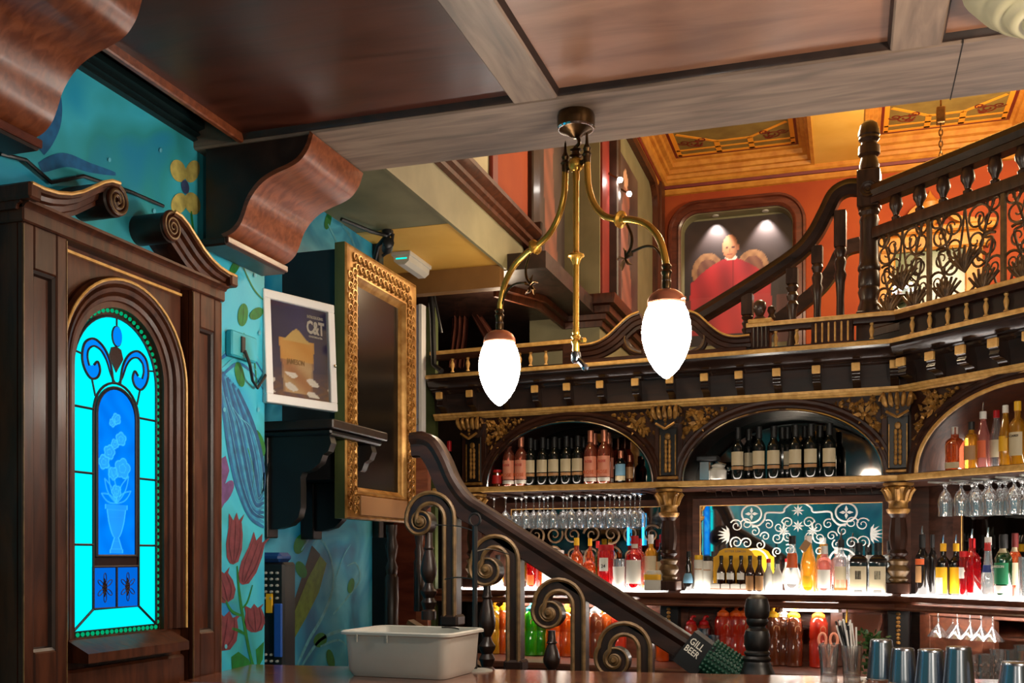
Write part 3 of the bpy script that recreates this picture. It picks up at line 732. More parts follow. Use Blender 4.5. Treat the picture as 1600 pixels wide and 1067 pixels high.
# painted centre light
FL = [(.50,.93,.07),(.62,.80,.085),(.32,.70,.09),(.18,.63,.09),(.66,.60,.13),(.46,.76,.06),(.40,.90,.05),(.5,.44,.08),(.42,.56,.08)]
def vase_half(v):
    if .02 < v < .05: return .16
    if .05 <= v < .13: return lerp(.14,.05,(v-.05)/.08)
    if .13 <= v < .24: return lerp(.05,.2,((v-.13)/.11)**.6)
    if .24 <= v < .32: return lerp(.2,.24,(v-.24)/.08)
    if .32 <= v < .35: return .28
    return 0
def centre(u, v):
    nz = .5+.5*math.sin(u*9+math.sin(v*13)*2)*math.sin(v*17+u*5)
    b0 = V((.0, .15+.05*nz, .72+.12*nz)); k = 0.0; asp = 2.9
    for (cx, cy, r) in FL:
        dx, dy = u-cx, (v-cy)*asp; dd = math.hypot(dx, dy); a = math.atan2(dy, dx); rr = r*1.55*(.78+.22*abs(math.cos(2.5*a+cx*9)))
        k = max(k, 1-abs(dd-rr)/.02, .8*(1-abs(dd-rr*.45)/.018), .35 if dd < rr else 0)
    h = vase_half(v)
    if h: k = max(k, 1-abs(abs(u-.5)-h)/.02, .25 if abs(u-.5) < h else 0, .5*(1-abs(math.sin(v*60))/.3) if abs(u-.5) < h else 0)
    for (x0, y0, x1, y1) in ((.5,.36,.2,.52),(.5,.36,.82,.55),(.5,.36,.12,.42),(.5,.36,.88,.45),(.5,.36,.3,.62)):
        t = max(0, min(1, ((u-x0)*(x1-x0)+(v-y0)*(y1-y0)*asp*asp)/((x1-x0)**2+((y1-y0)*asp)**2)))
        dd = math.hypot(u-lerp(x0,x1,t), (v-lerp(y0,y1,t))*asp); ww = .07*math.sin(PI*t)
        k = max(k, .8*(1-abs(dd-ww)/.018))
    k = max(0, min(1, k)); c = b0.lerp(V((.06,.62,1.0)), k*.85)
    return c
ctr = paint('pane', win, FWs @ Matrix.Translation((0, gy-.003, 1.495)), .176, .51, 66, 176, lambda u, v: centre(u, v*.51/.45), M['winpaint'], mask=lambda u, v: v < .83 or ((u-.5)/.5)**2 + ((v-.83)/.17)**2 < 1)
ap = [(-.088,1.925)] + [(-.088*math.cos(PI*i/16), 1.92+.085*math.sin(PI*i/16)) for i in range(17)] + [(.088,1.925)]
gl(ap, 'blueglass', gy-.0022)
jw = MB().ball((0,-.034,2.165), .024, 14, .85, .3, 1.25); part('jewel', W(jw), M['blueglass'], win)
gl([(0,2.055),(.032,2.10),(.022,2.128),(0,2.135),(-.022,2.128),(-.032,2.10)], 'amberdark', gy-.003)
ld = MB(); LY = gy-.004
def sm2(pts, k=5):
    out = []
    for i in range(len(pts)-1):
        p0, p1, p2, p3 = pts[max(i-1,0)], pts[i], pts[i+1], pts[min(i+2,len(pts)-1)]
        for q in range(k):
            t = q/k; out.append(tuple(.5*((2*p1[a])+(-p0[a]+p2[a])*t+(2*p0[a]-5*p1[a]+4*p2[a]-p3[a])*t*t+(-p0[a]+3*p1[a]-3*p2[a]+p3[a])*t**3) for a in (0,1)))
    return out + [pts[-1]]
def lead(pts, r=.0038, closed=False): ld.tube([(p[0], LY, p[1]) for p in pts], r, 6, closed)
lead([(-.09,1.495),(-.09,1.92)] + [(-.09*math.cos(PI*i/16), 1.92+.087*math.sin(PI*i/16)) for i in range(1,16)] + [(.09,1.92),(.09,1.495)], .006)
lead([(-.103,1.34),(-.103,1.92)] + [(-.103*math.cos(PI*i/16), 1.92+.102*math.sin(PI*i/16)) for i in range(1,16)] + [(.103,1.92),(.103,1.34),(-.103,1.34)], .004)
lead([(-.09,1.497),(.09,1.497)], .005); lead([(-.103,1.465),(.103,1.465)]); lead([(0,1.465),(0,1.34)])
for s in (-1, 1):
    for z in (1.93,1.74,1.53): lead([(s*.103,z),(s*R,z)])
    lead([(s*.103,1.34),(s*R,1.278)])
    # C scroll with blue infill
    cs = [(s*0.0154,2.0200),(s*0.0282,2.0790),(s*0.0576,2.1203),(s*0.0998,2.1380),(s*0.1382,2.1203),(s*0.1510,2.0790),(s*0.1408,2.0436),(s*0.1152,2.0200),(s*0.0870,2.0259),(s*0.0742,2.0495),(s*0.0845,2.0731),(s*0.0998,2.0613)]
    ci = [(s*0.0051,2.0200),(s*0.0256,2.0436),(s*0.0461,2.0849),(s*0.0704,2.1097),(s*0.0998,2.1168),(s*0.1229,2.1026),(s*0.1280,2.0790),(s*0.1203,2.0554)]
    cs = sm2(cs); ci = sm2(ci); lead(cs); lead(ci, .003)
    gl([(s*0.0154,2.0318),(s*0.0282,2.0790),(s*0.0576,2.1203),(s*0.0998,2.1380),(s*0.1382,2.1203),(s*0.1510,2.0790),(s*0.1408,2.0436),(s*0.1203,2.0554),(s*0.1280,2.0790),(s*0.1229,2.1026),(s*0.0998,2.1168),(s*0.0704,2.1097),(s*0.0461,2.0849)], 'blueglass', gy-.0025)
    gl([(s*0.1408,2.0436),(s*0.1152,2.0200),(s*0.0870,2.0259),(s*0.0742,2.0495),(s*0.0845,2.0731),(s*0.1050,2.0578),(s*0.1203,2.0578)], 'blueglass', gy-.0026)
    lead([(s*.151,2.085),(s*R,2.09)], .003); lead([(s*.11,2.02),(s*.095,1.97)], .003)
    # knotwork squares
    cx = s*.052
    for q in range(6):
        a = q*PI/3 + PI/6; e = [(cx+.022*math.cos(a)+.014*math.cos(a)*math.cos(t)-.006*math.sin(a)*math.sin(t), 1.402+(.028*math.sin(a)+.016*math.sin(a)*math.cos(t)+.006*math.cos(a)*math.sin(t))) for t in [2*PI*k/12 for k in range(12)]]
        lead(e, .0013, True)
    gl([(cx,1.43),(cx+.010,1.402),(cx,1.374),(cx-.010,1.402)], 'amberdark', gy-.004)
lead([(0,2.198),(0,2.225)], .003); lead([(.024*.85*math.cos(2*PI*i/16), 2.165+.03*math.sin(2*PI*i/16)) for i in range(16)], .003, True)
lead([(-R,1.278)] + [(-R,ZS-.01)] + [(-R*math.cos(PI*i/24), ZS-.01+R*math.sin(PI*i/24)) for i in range(1,24)] + [(R,ZS-.01),(R,1.278)], .0045, True)
part('lead_came', W(ld), M['lead'], win)
bd = MB()
pts = [(-.197, 1.285+.021*i) for i in range(36)] + [(.197, 1.285+.021*i) for i in range(36)] + [(-.19+.021*i, 1.269) for i in range(19)] + [(-.197*math.cos(PI*i/30), ZS+.197*math.sin(PI*i/30)) for i in range(31)]
for p in pts: bd.ball((p[0], gy-.004, p[1]), .0068, 8, 1, .7, 1)
part('bead_border', W(bd), M['bead'], win, 'row of small green glass beads', kind='stuff')

# ================================================================== wall box with cable beside the window
p = at_x(372, 541, XW); sb = thing('wall_socket', 'teal-painted double wall socket with black cable beside the window', 'socket', (XW, p.y, p.z-.05))
part('box', MBox(XW, XW+.03, p.y-.085, p.y+.085, p.z-.05, p.z+.045, c=.006), M['mural'], sb)
part('switch', MBox(XW+.03, XW+.036, p.y-.03, p.y-.005, p.z-.03, p.z+.03, c=.002), M['blackp'], sb)
q = at_x(410, 590, XW)
part('cable', MB().tube([(XW+.035,p.y-.01,p.z-.02),(XW+.05,p.y+.0,p.z-.07),(XW+.03,p.y+.05,p.z-.12),(XW+.02,p.y+.1,p.z-.14),(XW+.015,q.y,q.z+.01)], .006, 7), M['blackp'], sb)
solo('cable', MB().tube([at_x(0,240,XW+.01), at_x(40,250,XW+.02), at_x(80,285,XW+.015), at_x(130,275,XW+.02), at_x(205,300,XW+.01), at_x(255,322,XW+.01)], .006, 7), M['blackp'], 'thin black cable running along the mural above the pediment', 'cable')

# ================================================================== black wall shelf, poster, gold framed screen
SX = -2.1
sh = thing('wall_shelf', 'black wooden wall shelf on curved brackets below the poster', 'shelf', (XR, 4.3, 1.66))
part('board', MBox(XR, SX, 4.02, 4.58, 2.045, 2.085, c=.005), M['dark_trim'], sh)
part('under_moulding', MBox(XR, SX-.02, 4.04, 4.56, 2.02, 2.046, c=.008), M['black'], sh)
for y in (4.06, 4.47):
    prof = [(0,2.02),(.36,2.02),(.37,1.985),(.355,1.95),(.33,1.935),(.315,1.90),(.27,1.868),(.23,1.86),(.22,1.84),(.222,1.80),(.222,1.71),(.21,1.665),(.17,1.63),(.11,1.615),(0,1.61)]
    part('bracket', MB().prism([(XR+a, b) for a, b in prof], Matrix.Translation((0,y,0)), .05), M['black'], sh)
    part('wall_plate', MBox(XR, XR+.07, y-.02, y+.07, 1.575, 2.02, c=.004), M['black'], sh)
# poster in a white frame leaning on the shelf
A0, A1 = at_t(413, 640, 4.02), at_t(524, 646, 4.30)
dv = V((A1.x-A0.x, A1.y-A0.y, 0)); rz = math.atan2(dv.y, dv.x); pw = dv.length
lean = Matrix.Rotation(math.radians(-3), 4, 'X')
FP = frame((A0.x, A0.y, 2.088), rz) @ lean
po = thing('framed_poster', 'white framed cocktail poster standing on the black shelf', 'poster', (A0.x+dv.x/2, A0.y+dv.y/2, 2.088))
ph = .442; fw = .034
mb = MB(); 
for (a, b, c_, e) in ((0,pw,0,fw),(0,pw,ph-fw,ph),(0,fw,fw,ph-fw),(pw-fw,pw,fw,ph-fw)): mb.box(a, b, -.018, .012, c_, e, c=.003)
part('frame', mb.xf(FP), M['white'], po)
part('backing', MB().box(.01,pw-.01,.004,.01,.01,ph-.01).xf(FP), M['white'], po)
def poster(u, v):
    c = V(srgb(34,46,112)).lerp(V(srgb(16,18,52)), min(1,abs(u-.5)*1.2))
    if v < .3: 
        k = .5+.5*math.sin(u*31+math.sin(v*40)*3); c = c.lerp(V(srgb(150,96,48)), .75*(1-v/.34)*(.5+.5*k))
    gx = abs(u-.46); half = lerp(.24,.30,v/.6) if v < .62 else 0
    if gx < half and v > .05:
        g = V(srgb(240,196,140)).lerp(V(srgb(206,136,84)), .5+.5*math.sin(v*16+u*9)); c = c.lerp(g, .85 if gx < half-.03 else .5)
        if v > .4: c = c.lerp(V(srgb(250,176,74)), .7)
    if .6 <= v < .74 and gx < .22*(1-(v-.6)/.14)+.02: c = V(srgb(236,196,120))
    if .03 < v < .27 and math.sin(u*17+2)+math.sin(v*45+u*8) > .75: c = V(srgb(255,248,236))
    return c
paint('print', po, FP @ Matrix.Translation((pw/2,-.002,fw)), pw-2*fw+.004, ph-2*fw+.002, 60, 84, poster, M['paintmatt'])
TT = FP @ Matrix.Translation((pw*.735,-.004,0))
part('lettering', text_mb('INTRODUCING', .0165, TT @ Matrix.Translation((0,0,ph*.845)), sx=.72), M['lab_white'], po)
part('lettering', text_mb('C&T', .072, TT @ Matrix.Translation((0,0,ph*.745)), sx=.66, bold=.035), M['lab_white'], po)
part('lettering', text_mb('COCKTAILS & TEA', .0105, TT @ Matrix.Translation((0,0,ph*.665)), sx=.8), M['lab_white'], po)
part('lettering', text_mb('JAMESON', .03, FP @ Matrix.Translation((pw*.44,-.004,ph*.40)), sx=.7), M['lab_tan'], po)
part('lock', MB().lathe([(.007,0),(.007,.006),(0,.007)], 12, ax=Matrix.Rotation(PI/2,4,'X')).xf(FP @ Matrix.Translation((pw-.014,-.018,ph*.42))), M['chrome'], po)
part('glazing', MB().box(fw,pw-fw,-.008,-.007,fw,ph-fw).xf(FP), glassy('poster_glazing', (.97,.97,.97), .05, 0), po)
# tall gold frame with black glass (facing into the room)
GX, GY0, GY1, GZ0, GZ1 = -2.2, 4.25, 5.06, 1.665, 2.915
FG = frame((GX, (GY0+GY1)/2, GZ0), PI/2); gw = GY1-GY0; gh = GZ1-GZ0
gf = thing('gold_framed_screen', 'tall gold carved frame with black glass screen above the tub', 'framed screen', (GX, (GY0+GY1)/2, GZ0))
part('back_box', MB().box(-gw/2-.002,-gw/2-.0005,-.039,.0,0,gh).box(-gw/2,gw/2,0,.012,0,gh).xf(FG), M['oliveg'], gf)
part('wall_mount', MB().box(-gw/2+.03,gw/2-.1,.012,.298,.18,gh-.02).xf(FG), M['blackp'], gf)
def rect(a, b): return [(-a,0,gh/2-b),(-a,0,gh/2+b),(a,0,gh/2+b),(a,0,gh/2-b)]
fr = MB().sweep(rect(gw/2, gh/2), [(0,-.0),(0,.040),(.008,.046),(.016,.040),(.112,.034),(.118,.040),(.126,.040),(.132,.026),(.142,.018),(.155,.004),(.155,-.0)], up=(0,-1,0), closed=True)
fo = part('frame', fr.xf(FG), M['goldframe'], gf)
part('glass', MB().box(-gw/2+.15,gw/2-.15,-.006,0,.15,gh-.15).xf(FG), M['screen'], gf)
def acanthus(mb, x, z, s, up_):
    # small raised scroll-and-leaf motif
    for k, (a, r) in enumerate(((0,1.0),(2.2,.8),(4.2,.8))):
        pts = []
        for i in range(9):
            t = i/8; an = a + t*3.6; rr = s*r*(1-.75*t); pts.append((x+rr*math.cos(an), -.041, z+rr*math.sin(an)))
        mb.tube(pts, [s*.26*(1-.5*i/8) for i in range(9)], 5, flat=.7)
orn = MB(); step = .05
for s in (-1, 1):
    for i in range(int((gh-.1)/step)): acanthus(orn, s*(gw/2-.045), .06+i*step, .026, 1); acanthus(orn, s*(gw/2-.09), .085+i*step, .026, 1)
for b, c_ in ((.045,.09), (gh-.045,gh-.09)):
    for i in range(int((gw-.2)/step)+1): acanthus(orn, -gw/2+.1+i*step, b, .026, 1); acanthus(orn, -gw/2+.12+i*step, c_, .026, 1)
part('carved_ornament', orn.xf(FG), M['goldframe'], fo, kind='stuff')
part('plaque', MB().box(-gw/2+.14,gw/2-.14,-.052,-.036,.02,.11,c=.002).xf(FG), M['lab_tan'], fo)

# CCTV camera, emergency light, cables on the ochre ceiling
p = at_z(606, 366, 3.2); cc = thing('security_camera', 'small black security camera on the ceiling beside the mural', 'camera', (p.x, p.y, p.z-.12))
part('mount', MB().lathe([(.03,0),(.03,-.02),(.012,-.03),(.012,-.07)], 12, (p.x,p.y,3.22)), M['blackp'], cc)
part('body', MB().lathe([(.028,-.07),(.03,-.06),(.03,.05),(.022,.055)], 12, ax=Matrix.Rotation(PI/2,4,'X') @ Matrix.Rotation(.5,4,'Y')).xf(Matrix.Translation((p.x,p.y,3.14))), M['blackp'], cc)
part('cables', MB().tube([(p.x,p.y,3.2),(p.x-.08,p.y+.05,3.16),(p.x-.14,p.y+.1,3.05),(p.x-.16,p.y+.12,2.8)], .012, 7).tube([(p.x,p.y,3.19),(p.x-.05,p.y-.1,3.19),(p.x-.12,p.y-.3,3.2)], .01, 6).tube([(p.x+.03,p.y,3.2),(p.x+.0,p.y+.04,3.13),(p.x-.05,p.y+.04,3.1)], .009, 6), M['blackp'], cc)
a, b = at_z(626, 400, 3.19), at_z(660, 424, 3.19); el = thing('emergency_light', 'white emergency bulkhead light with green glow on the ochre ceiling', 'light', ((a.x+b.x)/2,(a.y+b.y)/2,3.15))
dd = (b-a); FE = frame(((a.x+b.x)/2,(a.y+b.y)/2,3.22), math.atan2(dd.y, dd.x)); L_ = dd.length
part('base', MB().box(-L_/2,L_/2,-.06,.06,-.025,-.001,c=.004).xf(FE), M['offwhite'], el)
part('diffuser', MB().sweep([(-L_/2+.01,0,-.025),(L_/2-.01,0,-.025)], [(-.05,0),(-.045,-.03),(-.02,-.05),(.02,-.05),(.045,-.03),(.05,0)]).xf(FE), M['offwhite'], el)
part('glow_lens', MB().box(-L_/2+.008,-L_/2+.1,-.04,.04,-.05,-.03,c=.008).xf(FE), emi('green_exit_glow', (.0,.75,.5), 1.2), el)

# ================================================================== ribbed cream plaster boss at the top right
p = at_z(1668, -12, 2.86); c_ = thing('plaster_boss', 'cream ribbed plaster boss in the top corner under the beam', 'ceiling boss', (p.x, p.y, 2.76))
pr = [(0,2.765)]
for k in range(5): pr += [(.035+.04*k, 2.765+.012*k+.004*k*k*.6), (.05+.04*k, 2.770+.013*k+.004*k*k*.6), (.06+.04*k, 2.785+.014*k+.004*k*k*.6)]
pr = pr[:-2] + [(.235, 2.9), (0, 2.9)]
part('ribs', MB().lathe(pr, 40, (p.x,p.y,0)), M['cream'], c_, sharp=60)
part('hub', MB().ball((p.x,p.y,2.77), .03, 14, 1, 1, .6), M['cream'], c_)
# ================================================================== two-armed brass pendant lamp
PL = at_t(900, 190, 3.31); PX, PY = PL.x, PL.y
ad = (RT*.49 - FW*.55).normalized()
lp = thing('pendant_lamp', 'brass two-armed pendant lamp with glowing white opal glass drops', 'lamp', (PX, PY, 2.06))
def A(r, z, side=1): return V((PX, PY, 0)) + ad*(r*side) + V((0,0,z))
def crom(pts, k=8):
    out = []
    for i in range(len(pts)-1):
        p0, p1, p2, p3 = [V(pts[j]) for j in (max(i-1,0), i, i+1, min(i+2,len(pts)-1))]
        for q in range(k):
            t = q/k; out.append(.5*((2*p1)+(-p0+p2)*t+(2*p0-5*p1+4*p2-p3)*t*t+(-p0+3*p1-3*p2+p3)*t**3))
    out.append(V(pts[-1])); return out
part('ceiling_rose', MB().lathe([(.0,2.9),(.056,2.9),(.06,2.89),(.06,2.865),(.057,2.855),(.058,2.85),(.05,2.846),(.03,2.838),(.015,2.825),(0,2.822)], 32, (PX,PY,0)), M['bronze'], lp)
part('rose_rim', MB().lathe([(.056,2.856),(.0605,2.853),(.057,2.848)], 32, (PX,PY,0)), M['chrome'], lp)
part('hook', MB().tube(crom([A(0,2.83),A(.012,2.815),A(.012,2.80),A(-.01,2.79),A(-.008,2.775),A(0,2.77)],5), .006, 7), M['bronze'], lp)
part('finial', MB().lathe([(.004,2.80),(.008,2.795),(.008,2.788),(.02,2.785),(.012,2.78),(.013,2.77),(.022,2.766),(.012,2.762),(.012,2.755),(.018,2.75)], 14, (PX,PY,0)), M['bronze'], lp)
part('ball', MB().ball((PX,PY,2.738), .025, 18), M['brass'], lp)
part('stem', MB().lathe([(.010,2.72),(.0115,2.70),(.0095,2.68),(.0095,2.21),(.012,2.205),(.010,2.195)], 14, (PX,PY,0)), M['brass'], lp)
part('stem_collar', MB().lathe([(.0095,2.462),(.014,2.458),(.026,2.452),(.027,2.446),(.02,2.442),(.014,2.43),(.0095,2.42)], 16, (PX,PY,0)), M['brass'], lp)
part('gas_tap', MB().lathe([(.010,2.2),(.016,2.192),(.011,2.184),(.016,2.176),(.011,2.166),(.012,2.15),(.009,2.14)], 12, (PX,PY,0)).tube([A(-.02,2.176),A(.03,2.176)], .006, 7).ball(tuple(A(.034,2.176)), .010, 8), M['brass'], lp)
part('tap_nozzle', MB().lathe([(.012,2.145),(.016,2.138),(.016,2.115),(.01,2.108)], 10, (PX,PY,0)).tube([A(0,2.125),A(.02,2.11),A(.035,2.095)], .009, 7).ball(tuple(A(.04,2.09)), .012, 8), M['steel'], lp)
for s, nm in ((-1,'a'),(1,'b')):
    cp_ = crom([A(.048,2.755,s),A(.05,2.70,s),A(.056,2.65,s),A(.078,2.595,s),A(.12,2.548,s),A(.175,2.523,s),A(.235,2.507,s),A(.295,2.478,s),A(.340,2.430,s),A(.362,2.375,s),A(.37,2.33,s)], 6)
    arm = part('arm', MB().tube(cp_, .0105, 12), M['brass'], lp)
    a0 = A(.048,0,s)
    part('arm_finial', MB().lathe([(.008,2.715),(.012,2.735),(.012,2.75),(.016,2.755),(.010,2.765),(.013,2.775),(.006,2.79),(.003,2.82),(0,2.83)], 12, (a0.x,a0.y,0)).tube([A(.0,2.738,s),A(.048,2.738,s)], .008, 8), M['bronze'], arm)
    ct = A(.19,2.519,s); ax_ = (ad*s*.95 + V((0,0,-.28))).to_track_quat('Z','Y').to_matrix().to_4x4()
    part('arm_collar', MB().lathe([(.010,-.018),(.014,-.012),(.025,-.004),(.026,.003),(.016,.008),(.013,.016),(.010,.018)], 16, tuple(ct), ax=ax_), M['brass'], arm)
    lf = MB().tube(crom([A(.215,2.50,s),A(.235,2.46,s),A(.232,2.425,s),A(.21,2.40,s)],5), .0045, 6).tube(crom([A(.358,2.36,s),A(.33,2.40,s),A(.29,2.415,s),A(.235,2.41,s)],5), .004, 6)
    for q in range(5):
        an = q*2*PI/5+.3; lf.tube([A(.21,2.395,s), A(.21+.022*math.cos(an),2.395+.022*math.sin(an),s), A(.21+.036*math.cos(an+.25),2.395+.036*math.sin(an+.25),s)], [.006,.011,.002], 6, flat=.4)
    part('leaf_ornament', lf, M['bronze'], arm)
    g = A(.37,0,s)
    part('socket', MB().lathe([(.012,2.345),(.016,2.338),(.012,2.33),(.017,2.322),(.012,2.312),(.013,2.30),(.014,2.285),(.012,2.272)], 14, (g.x,g.y,0)), M['bronze'], arm)
    part('socket_neck', MB().lathe([(.010,2.305),(.0135,2.298),(.012,2.275),(.02,2.268)], 12, (g.x,g.y,0)), M['steel'], arm)
    part('gallery_ring', MB().lathe([(.012,2.272),(.03,2.268),(.045,2.258),(.054,2.244),(.056,2.232),(.054,2.228)], 24, (g.x,g.y,0)).tube([V((g.x,g.y,2.236))+ad*.054*s, V((g.x,g.y,2.236))+ad*.07*s], .004, 6), M['cap_copper'], arm)
    part('opal_glass', MB().lathe([(.0,2.238),(.05,2.238),(.051,2.228),(.054,2.222),(.062,2.205),(.069,2.178),(.072,2.15),(.0705,2.125),(.064,2.098),(.052,2.068),(.036,2.042),(.02,2.025),(.008,2.015),(0,2.012)], 28, (g.x,g.y,0)), M['globe'], arm, 'glowing pointed white glass drop', sharp=60)

# ================================================================== the back bar
_d = ray(1410, 867); CB = O + _d*5.6; CB.z = 0
RM, RR = math.radians(-6.0), math.radians(-44.9)
FB, FR = frame(CB, RM), frame(CB, RR)
IB, IR = FB.inverted(), FR.inverted()
def hit(px, py, off, right=False):
    I = IR if right else IB
    o = I @ O; d = (I.to_3x3() @ ray(px, py)); t = (off - o.y)/d.y; p = o + d*t; return p.x, p.z
def bx(px, off=0.0, right=False): return hit(px, 867, off, right)[0]
LX = bx(683); RX = 1.75
PA, PC, PE = FB @ V((LX,0,0)), CB, FR @ V((RX,0,0))
PATH = [PA, PC, PE]
def onbar(mb, right=False): return mb.xf(FR if right else FB)

sz = lambda name, prof, mat, parent, sharp=30: part(name, MB().sweep(PATH, prof), M[mat], parent, sharp=sharp)
co = thing('bar_cornice', 'dark wooden cornice with gilt edges and scroll brackets above the arches', 'cornice', (CB.x, CB.y, 2.365))
sz('gilt_lower_strip', [(0,2.362),(.03,2.362),(.036,2.372),(.042,2.374),(.046,2.386),(.052,2.388),(.055,2.402),(0,2.402)], 'gold', co)
sz('frieze', [(-.02,2.402),(.028,2.402),(.03,2.44),(.036,2.48),(.05,2.515),(.05,2.53),(-.02,2.53)], 'barmatt', co)
sz('crown_moulding', [(-.02,2.522),(.06,2.522),(.064,2.532),(.07,2.534),(.075,2.546),(.10,2.55),(.102,2.556),(.125,2.575),(.138,2.597),(.15,2.60),(.152,2.612),(-.02,2.612)], 'polish', co, 20)
sz('gilt_top_strip', [(-.02,2.612),(.156,2.612),(.16,2.618),(.16,2.632),(.154,2.636),(-.02,2.636)], 'gold', co)
mod_b = MB(); prof = [(.03,2.53),(.11,2.53),(.112,2.50),(.112,2.49),(.10,2.482),(.098,2.470),(.104,2.458),(.10,2.445),(.085,2.438),(.066,2.436),(.05,2.425),(.04,2.41),(.028,2.402)]
mod_b.prism([(0,0)]*0 + [(a,b) for a,b in prof], Matrix(((0,1,0,-.021),(-1,0,0,0),(0,0,1,0),(0,0,0,1))), .042)
mod_f = MB().box(-.022,.022,-.118,-.10,2.487,2.531,c=.003)
me_b, me_f = mod_b.mesh('bracket', M['polish'], sharp=50), mod_f.mesh('bracket_face', M['gold'])
def modillion(x, right, s=1.0):
    F = FR if right else FB
    o = newobj('bracket', me_b, co); o.matrix_local = Matrix.Translation(-ORG[co]) @ F @ Matrix.Translation((x,0,0)) @ Matrix.Diagonal((s,1.12 if s > 1 else 1,1,1))
    f = newobj('bracket_face', me_f, o)
for px in (686,733,784,835,885,937,992,1046,1100,1154,1213,1275,1337): modillion(bx(px,-.11), False)
modillion(-.035, False)
for k in range(8): modillion(.10+.185*k, True, 1.25)

# ---- little gallery on top of the cornice
ga = thing('bar_gallery', 'low spindled gallery rail with gilt top edge above the bar cornice', 'gallery rail', (CB.x, CB.y, 2.636))
def seg(x0, x1, right, prof, name, mat): part(name, onbar(MB().sweep([(x0,-.06,0),(x1,-.06,0)], prof), right), M[mat], ga)
topd = [(-.03,2.745),(.028,2.745),(.032,2.765),(.036,2.772),(-.034,2.772)]; topg = [(-.036,2.772),(.04,2.772),(.042,2.778),(.042,2.792),(.038,2.796),(-.036,2.796)]
xa, xb = bx(905,-.06), bx(1168,-.06)
for (x0, x1, r) in ((LX, xa, False), (xb, .02, False), (-.02, RX, True)):
    seg(x0, x1, r, topd, 'rail', 'bar'); seg(x0, x1, r, topg, 'gilt_edge', 'gold'); seg(x0, x1, r, [(-.03,2.636),(.03,2.636),(.03,2.655),(-.03,2.655)], 'plinth', 'black')
spm = MB().lathe([(.010,0),(.013,.006),(.013,.014),(.007,.02),(.0075,.028),(.0125,.05),(.013,.06),(.008,.076),(.006,.082),(.010,.086),(.010,.092),(.0135,.1)], 10).mesh('spindle', M['gold'])
def spindle(x, r):
    o = newobj('spindle', spm, ga); o.matrix_local = Matrix.Translation(-ORG[ga]) @ (FR if r else FB) @ Matrix.Translation((x,-.06,2.65))
for px in (707,731,757,812,829,853): spindle(bx(px,-.06), False)
for px in (1212,1245,1362): spindle(bx(px,-.06), False)
for k in range(6): spindle(.12+.112*k, True)
for k in range(5): spindle(1.05+.112*k, True)
def fluted(x0, x1, r, nfl, nm='fluted_block', h=2.79):
    o = part(nm, onbar(MB().box(x0,x1,-.095,-.02,2.637,h,c=.004), r), M['bar'], ga)
    m2 = MB()
    for k in range(nfl):
        x = lerp(x0, x1, (k+.75)/(nfl+.5)); m2.lathe([(.0,2.655),(.0055,2.66),(.0055,h-.03),(0,h-.025)], 8, (x,-.0955,0))
    part('reeds', onbar(m2, r), M['gold' if nfl > 4 else 'dark_trim'], o)
fluted(bx(1268,-.08), bx(1333,-.08), False, 6); fluted(bx(1174,-.08), bx(1203,-.08), False, 4, h=2.80); fluted(bx(880,-.08), bx(907,-.08), False, 0, h=2.80)
fluted(.82, .98, True, 5)
part('carved_panel', onbar(MB().box(.02,.8,-.045,-.03,2.655,2.75), True), M['barmatt'], ga)
part('carved_panel', onbar(MB().box(1.0,RX,-.045,-.03,2.655,2.75), True), M['barmatt'], ga)
part('block_cap', onbar(MB().box(bx(1170,-.08),bx(1207,-.08),-.11,-.01,2.79,2.815,c=.004), False), M['gold'], ga)

# ---- broken pediment
pd = thing('broken_pediment', 'dark swan-neck broken pediment over the middle of the bar cornice', 'pediment', tuple(FB @ V(((xa+xb)/2,-.06,2.636))))
def pp(px, py): x, z = hit(px, py, -.08); return (x, -.04, z)
zb = 2.637
neckL = crom([pp(905,540),pp(930,536),pp(950,525),pp(967,509),pp(983,495),pp(999,488)],5)
neckR = crom([pp(1077,486),pp(1092,492),pp(1110,508),pp(1128,521),pp(1148,526),pp(1172,524)],5)
for nk, s in ((neckL,1),(neckR,1)):
    o = part('swan_neck', onbar(MB().sweep(nk, [(0,-.02),(0,.055),(.012,.055),(.016,.045),(.034,.04),(.04,.03),(.062,.026),(.066,.014),(.085,.012),(.085,-.02)], up=(0,-1,0), mitre=False)), M['bar'], pd, sharp=28)
    part('gilt_edge', onbar(MB().tube([(p.x,p.y-.056,p.z+.0) for p in nk], .006, 6)), M['gold'], o)
for (pts, ) in (([pp(978,513),pp(974,528),pp(980,542),pp(992,549),pp(1004,551)],), ([pp(1097,512),pp(1099,528),pp(1094,541),pp(1080,549),pp(1068,553)],)):
    q = crom(pts, 5); o = part('inner_scroll', onbar(MB().tube(q, .014, 8, flat=1.5)), M['bar'], pd); part('gilt_edge', onbar(MB().tube([(p.x,p.y-.018,p.z) for p in q], .005, 6)), M['scrolledge'], o)
part('base_bar', onbar(MB().box(xa,xb,-.085,-.02,zb,zb+.035,c=.004)), M['bar'], pd)
part('inner_edge', onbar(MB().tube([pp(918,562),pp(1003,552)], .005, 6).tube([pp(1072,549),pp(1160,545)], .005, 6)), M['scrolledge'], pd)
part('centre_block', onbar(MB().box(bx(1003,-.06),bx(1068,-.06),-.08,-.03,zb,zb+.10,c=.01)), M['bar'], pd)
tf = MB()
for px in (1187, ):
    x = bx(px,-.06); tf.lathe([(.03,2.815),(.034,2.825),(.02,2.84),(.03,2.86),(.038,2.885),(.034,2.91),(.02,2.925),(.0,2.93)], 14, (x,-.06,0)).lathe([(.016,2.815),(.022,2.83),(.014,2.85),(.024,2.87),(.02,2.89),(0,2.9)], 12, (x+.06,-.03,0))
part('finial', onbar(tf), M['newel'], pd)

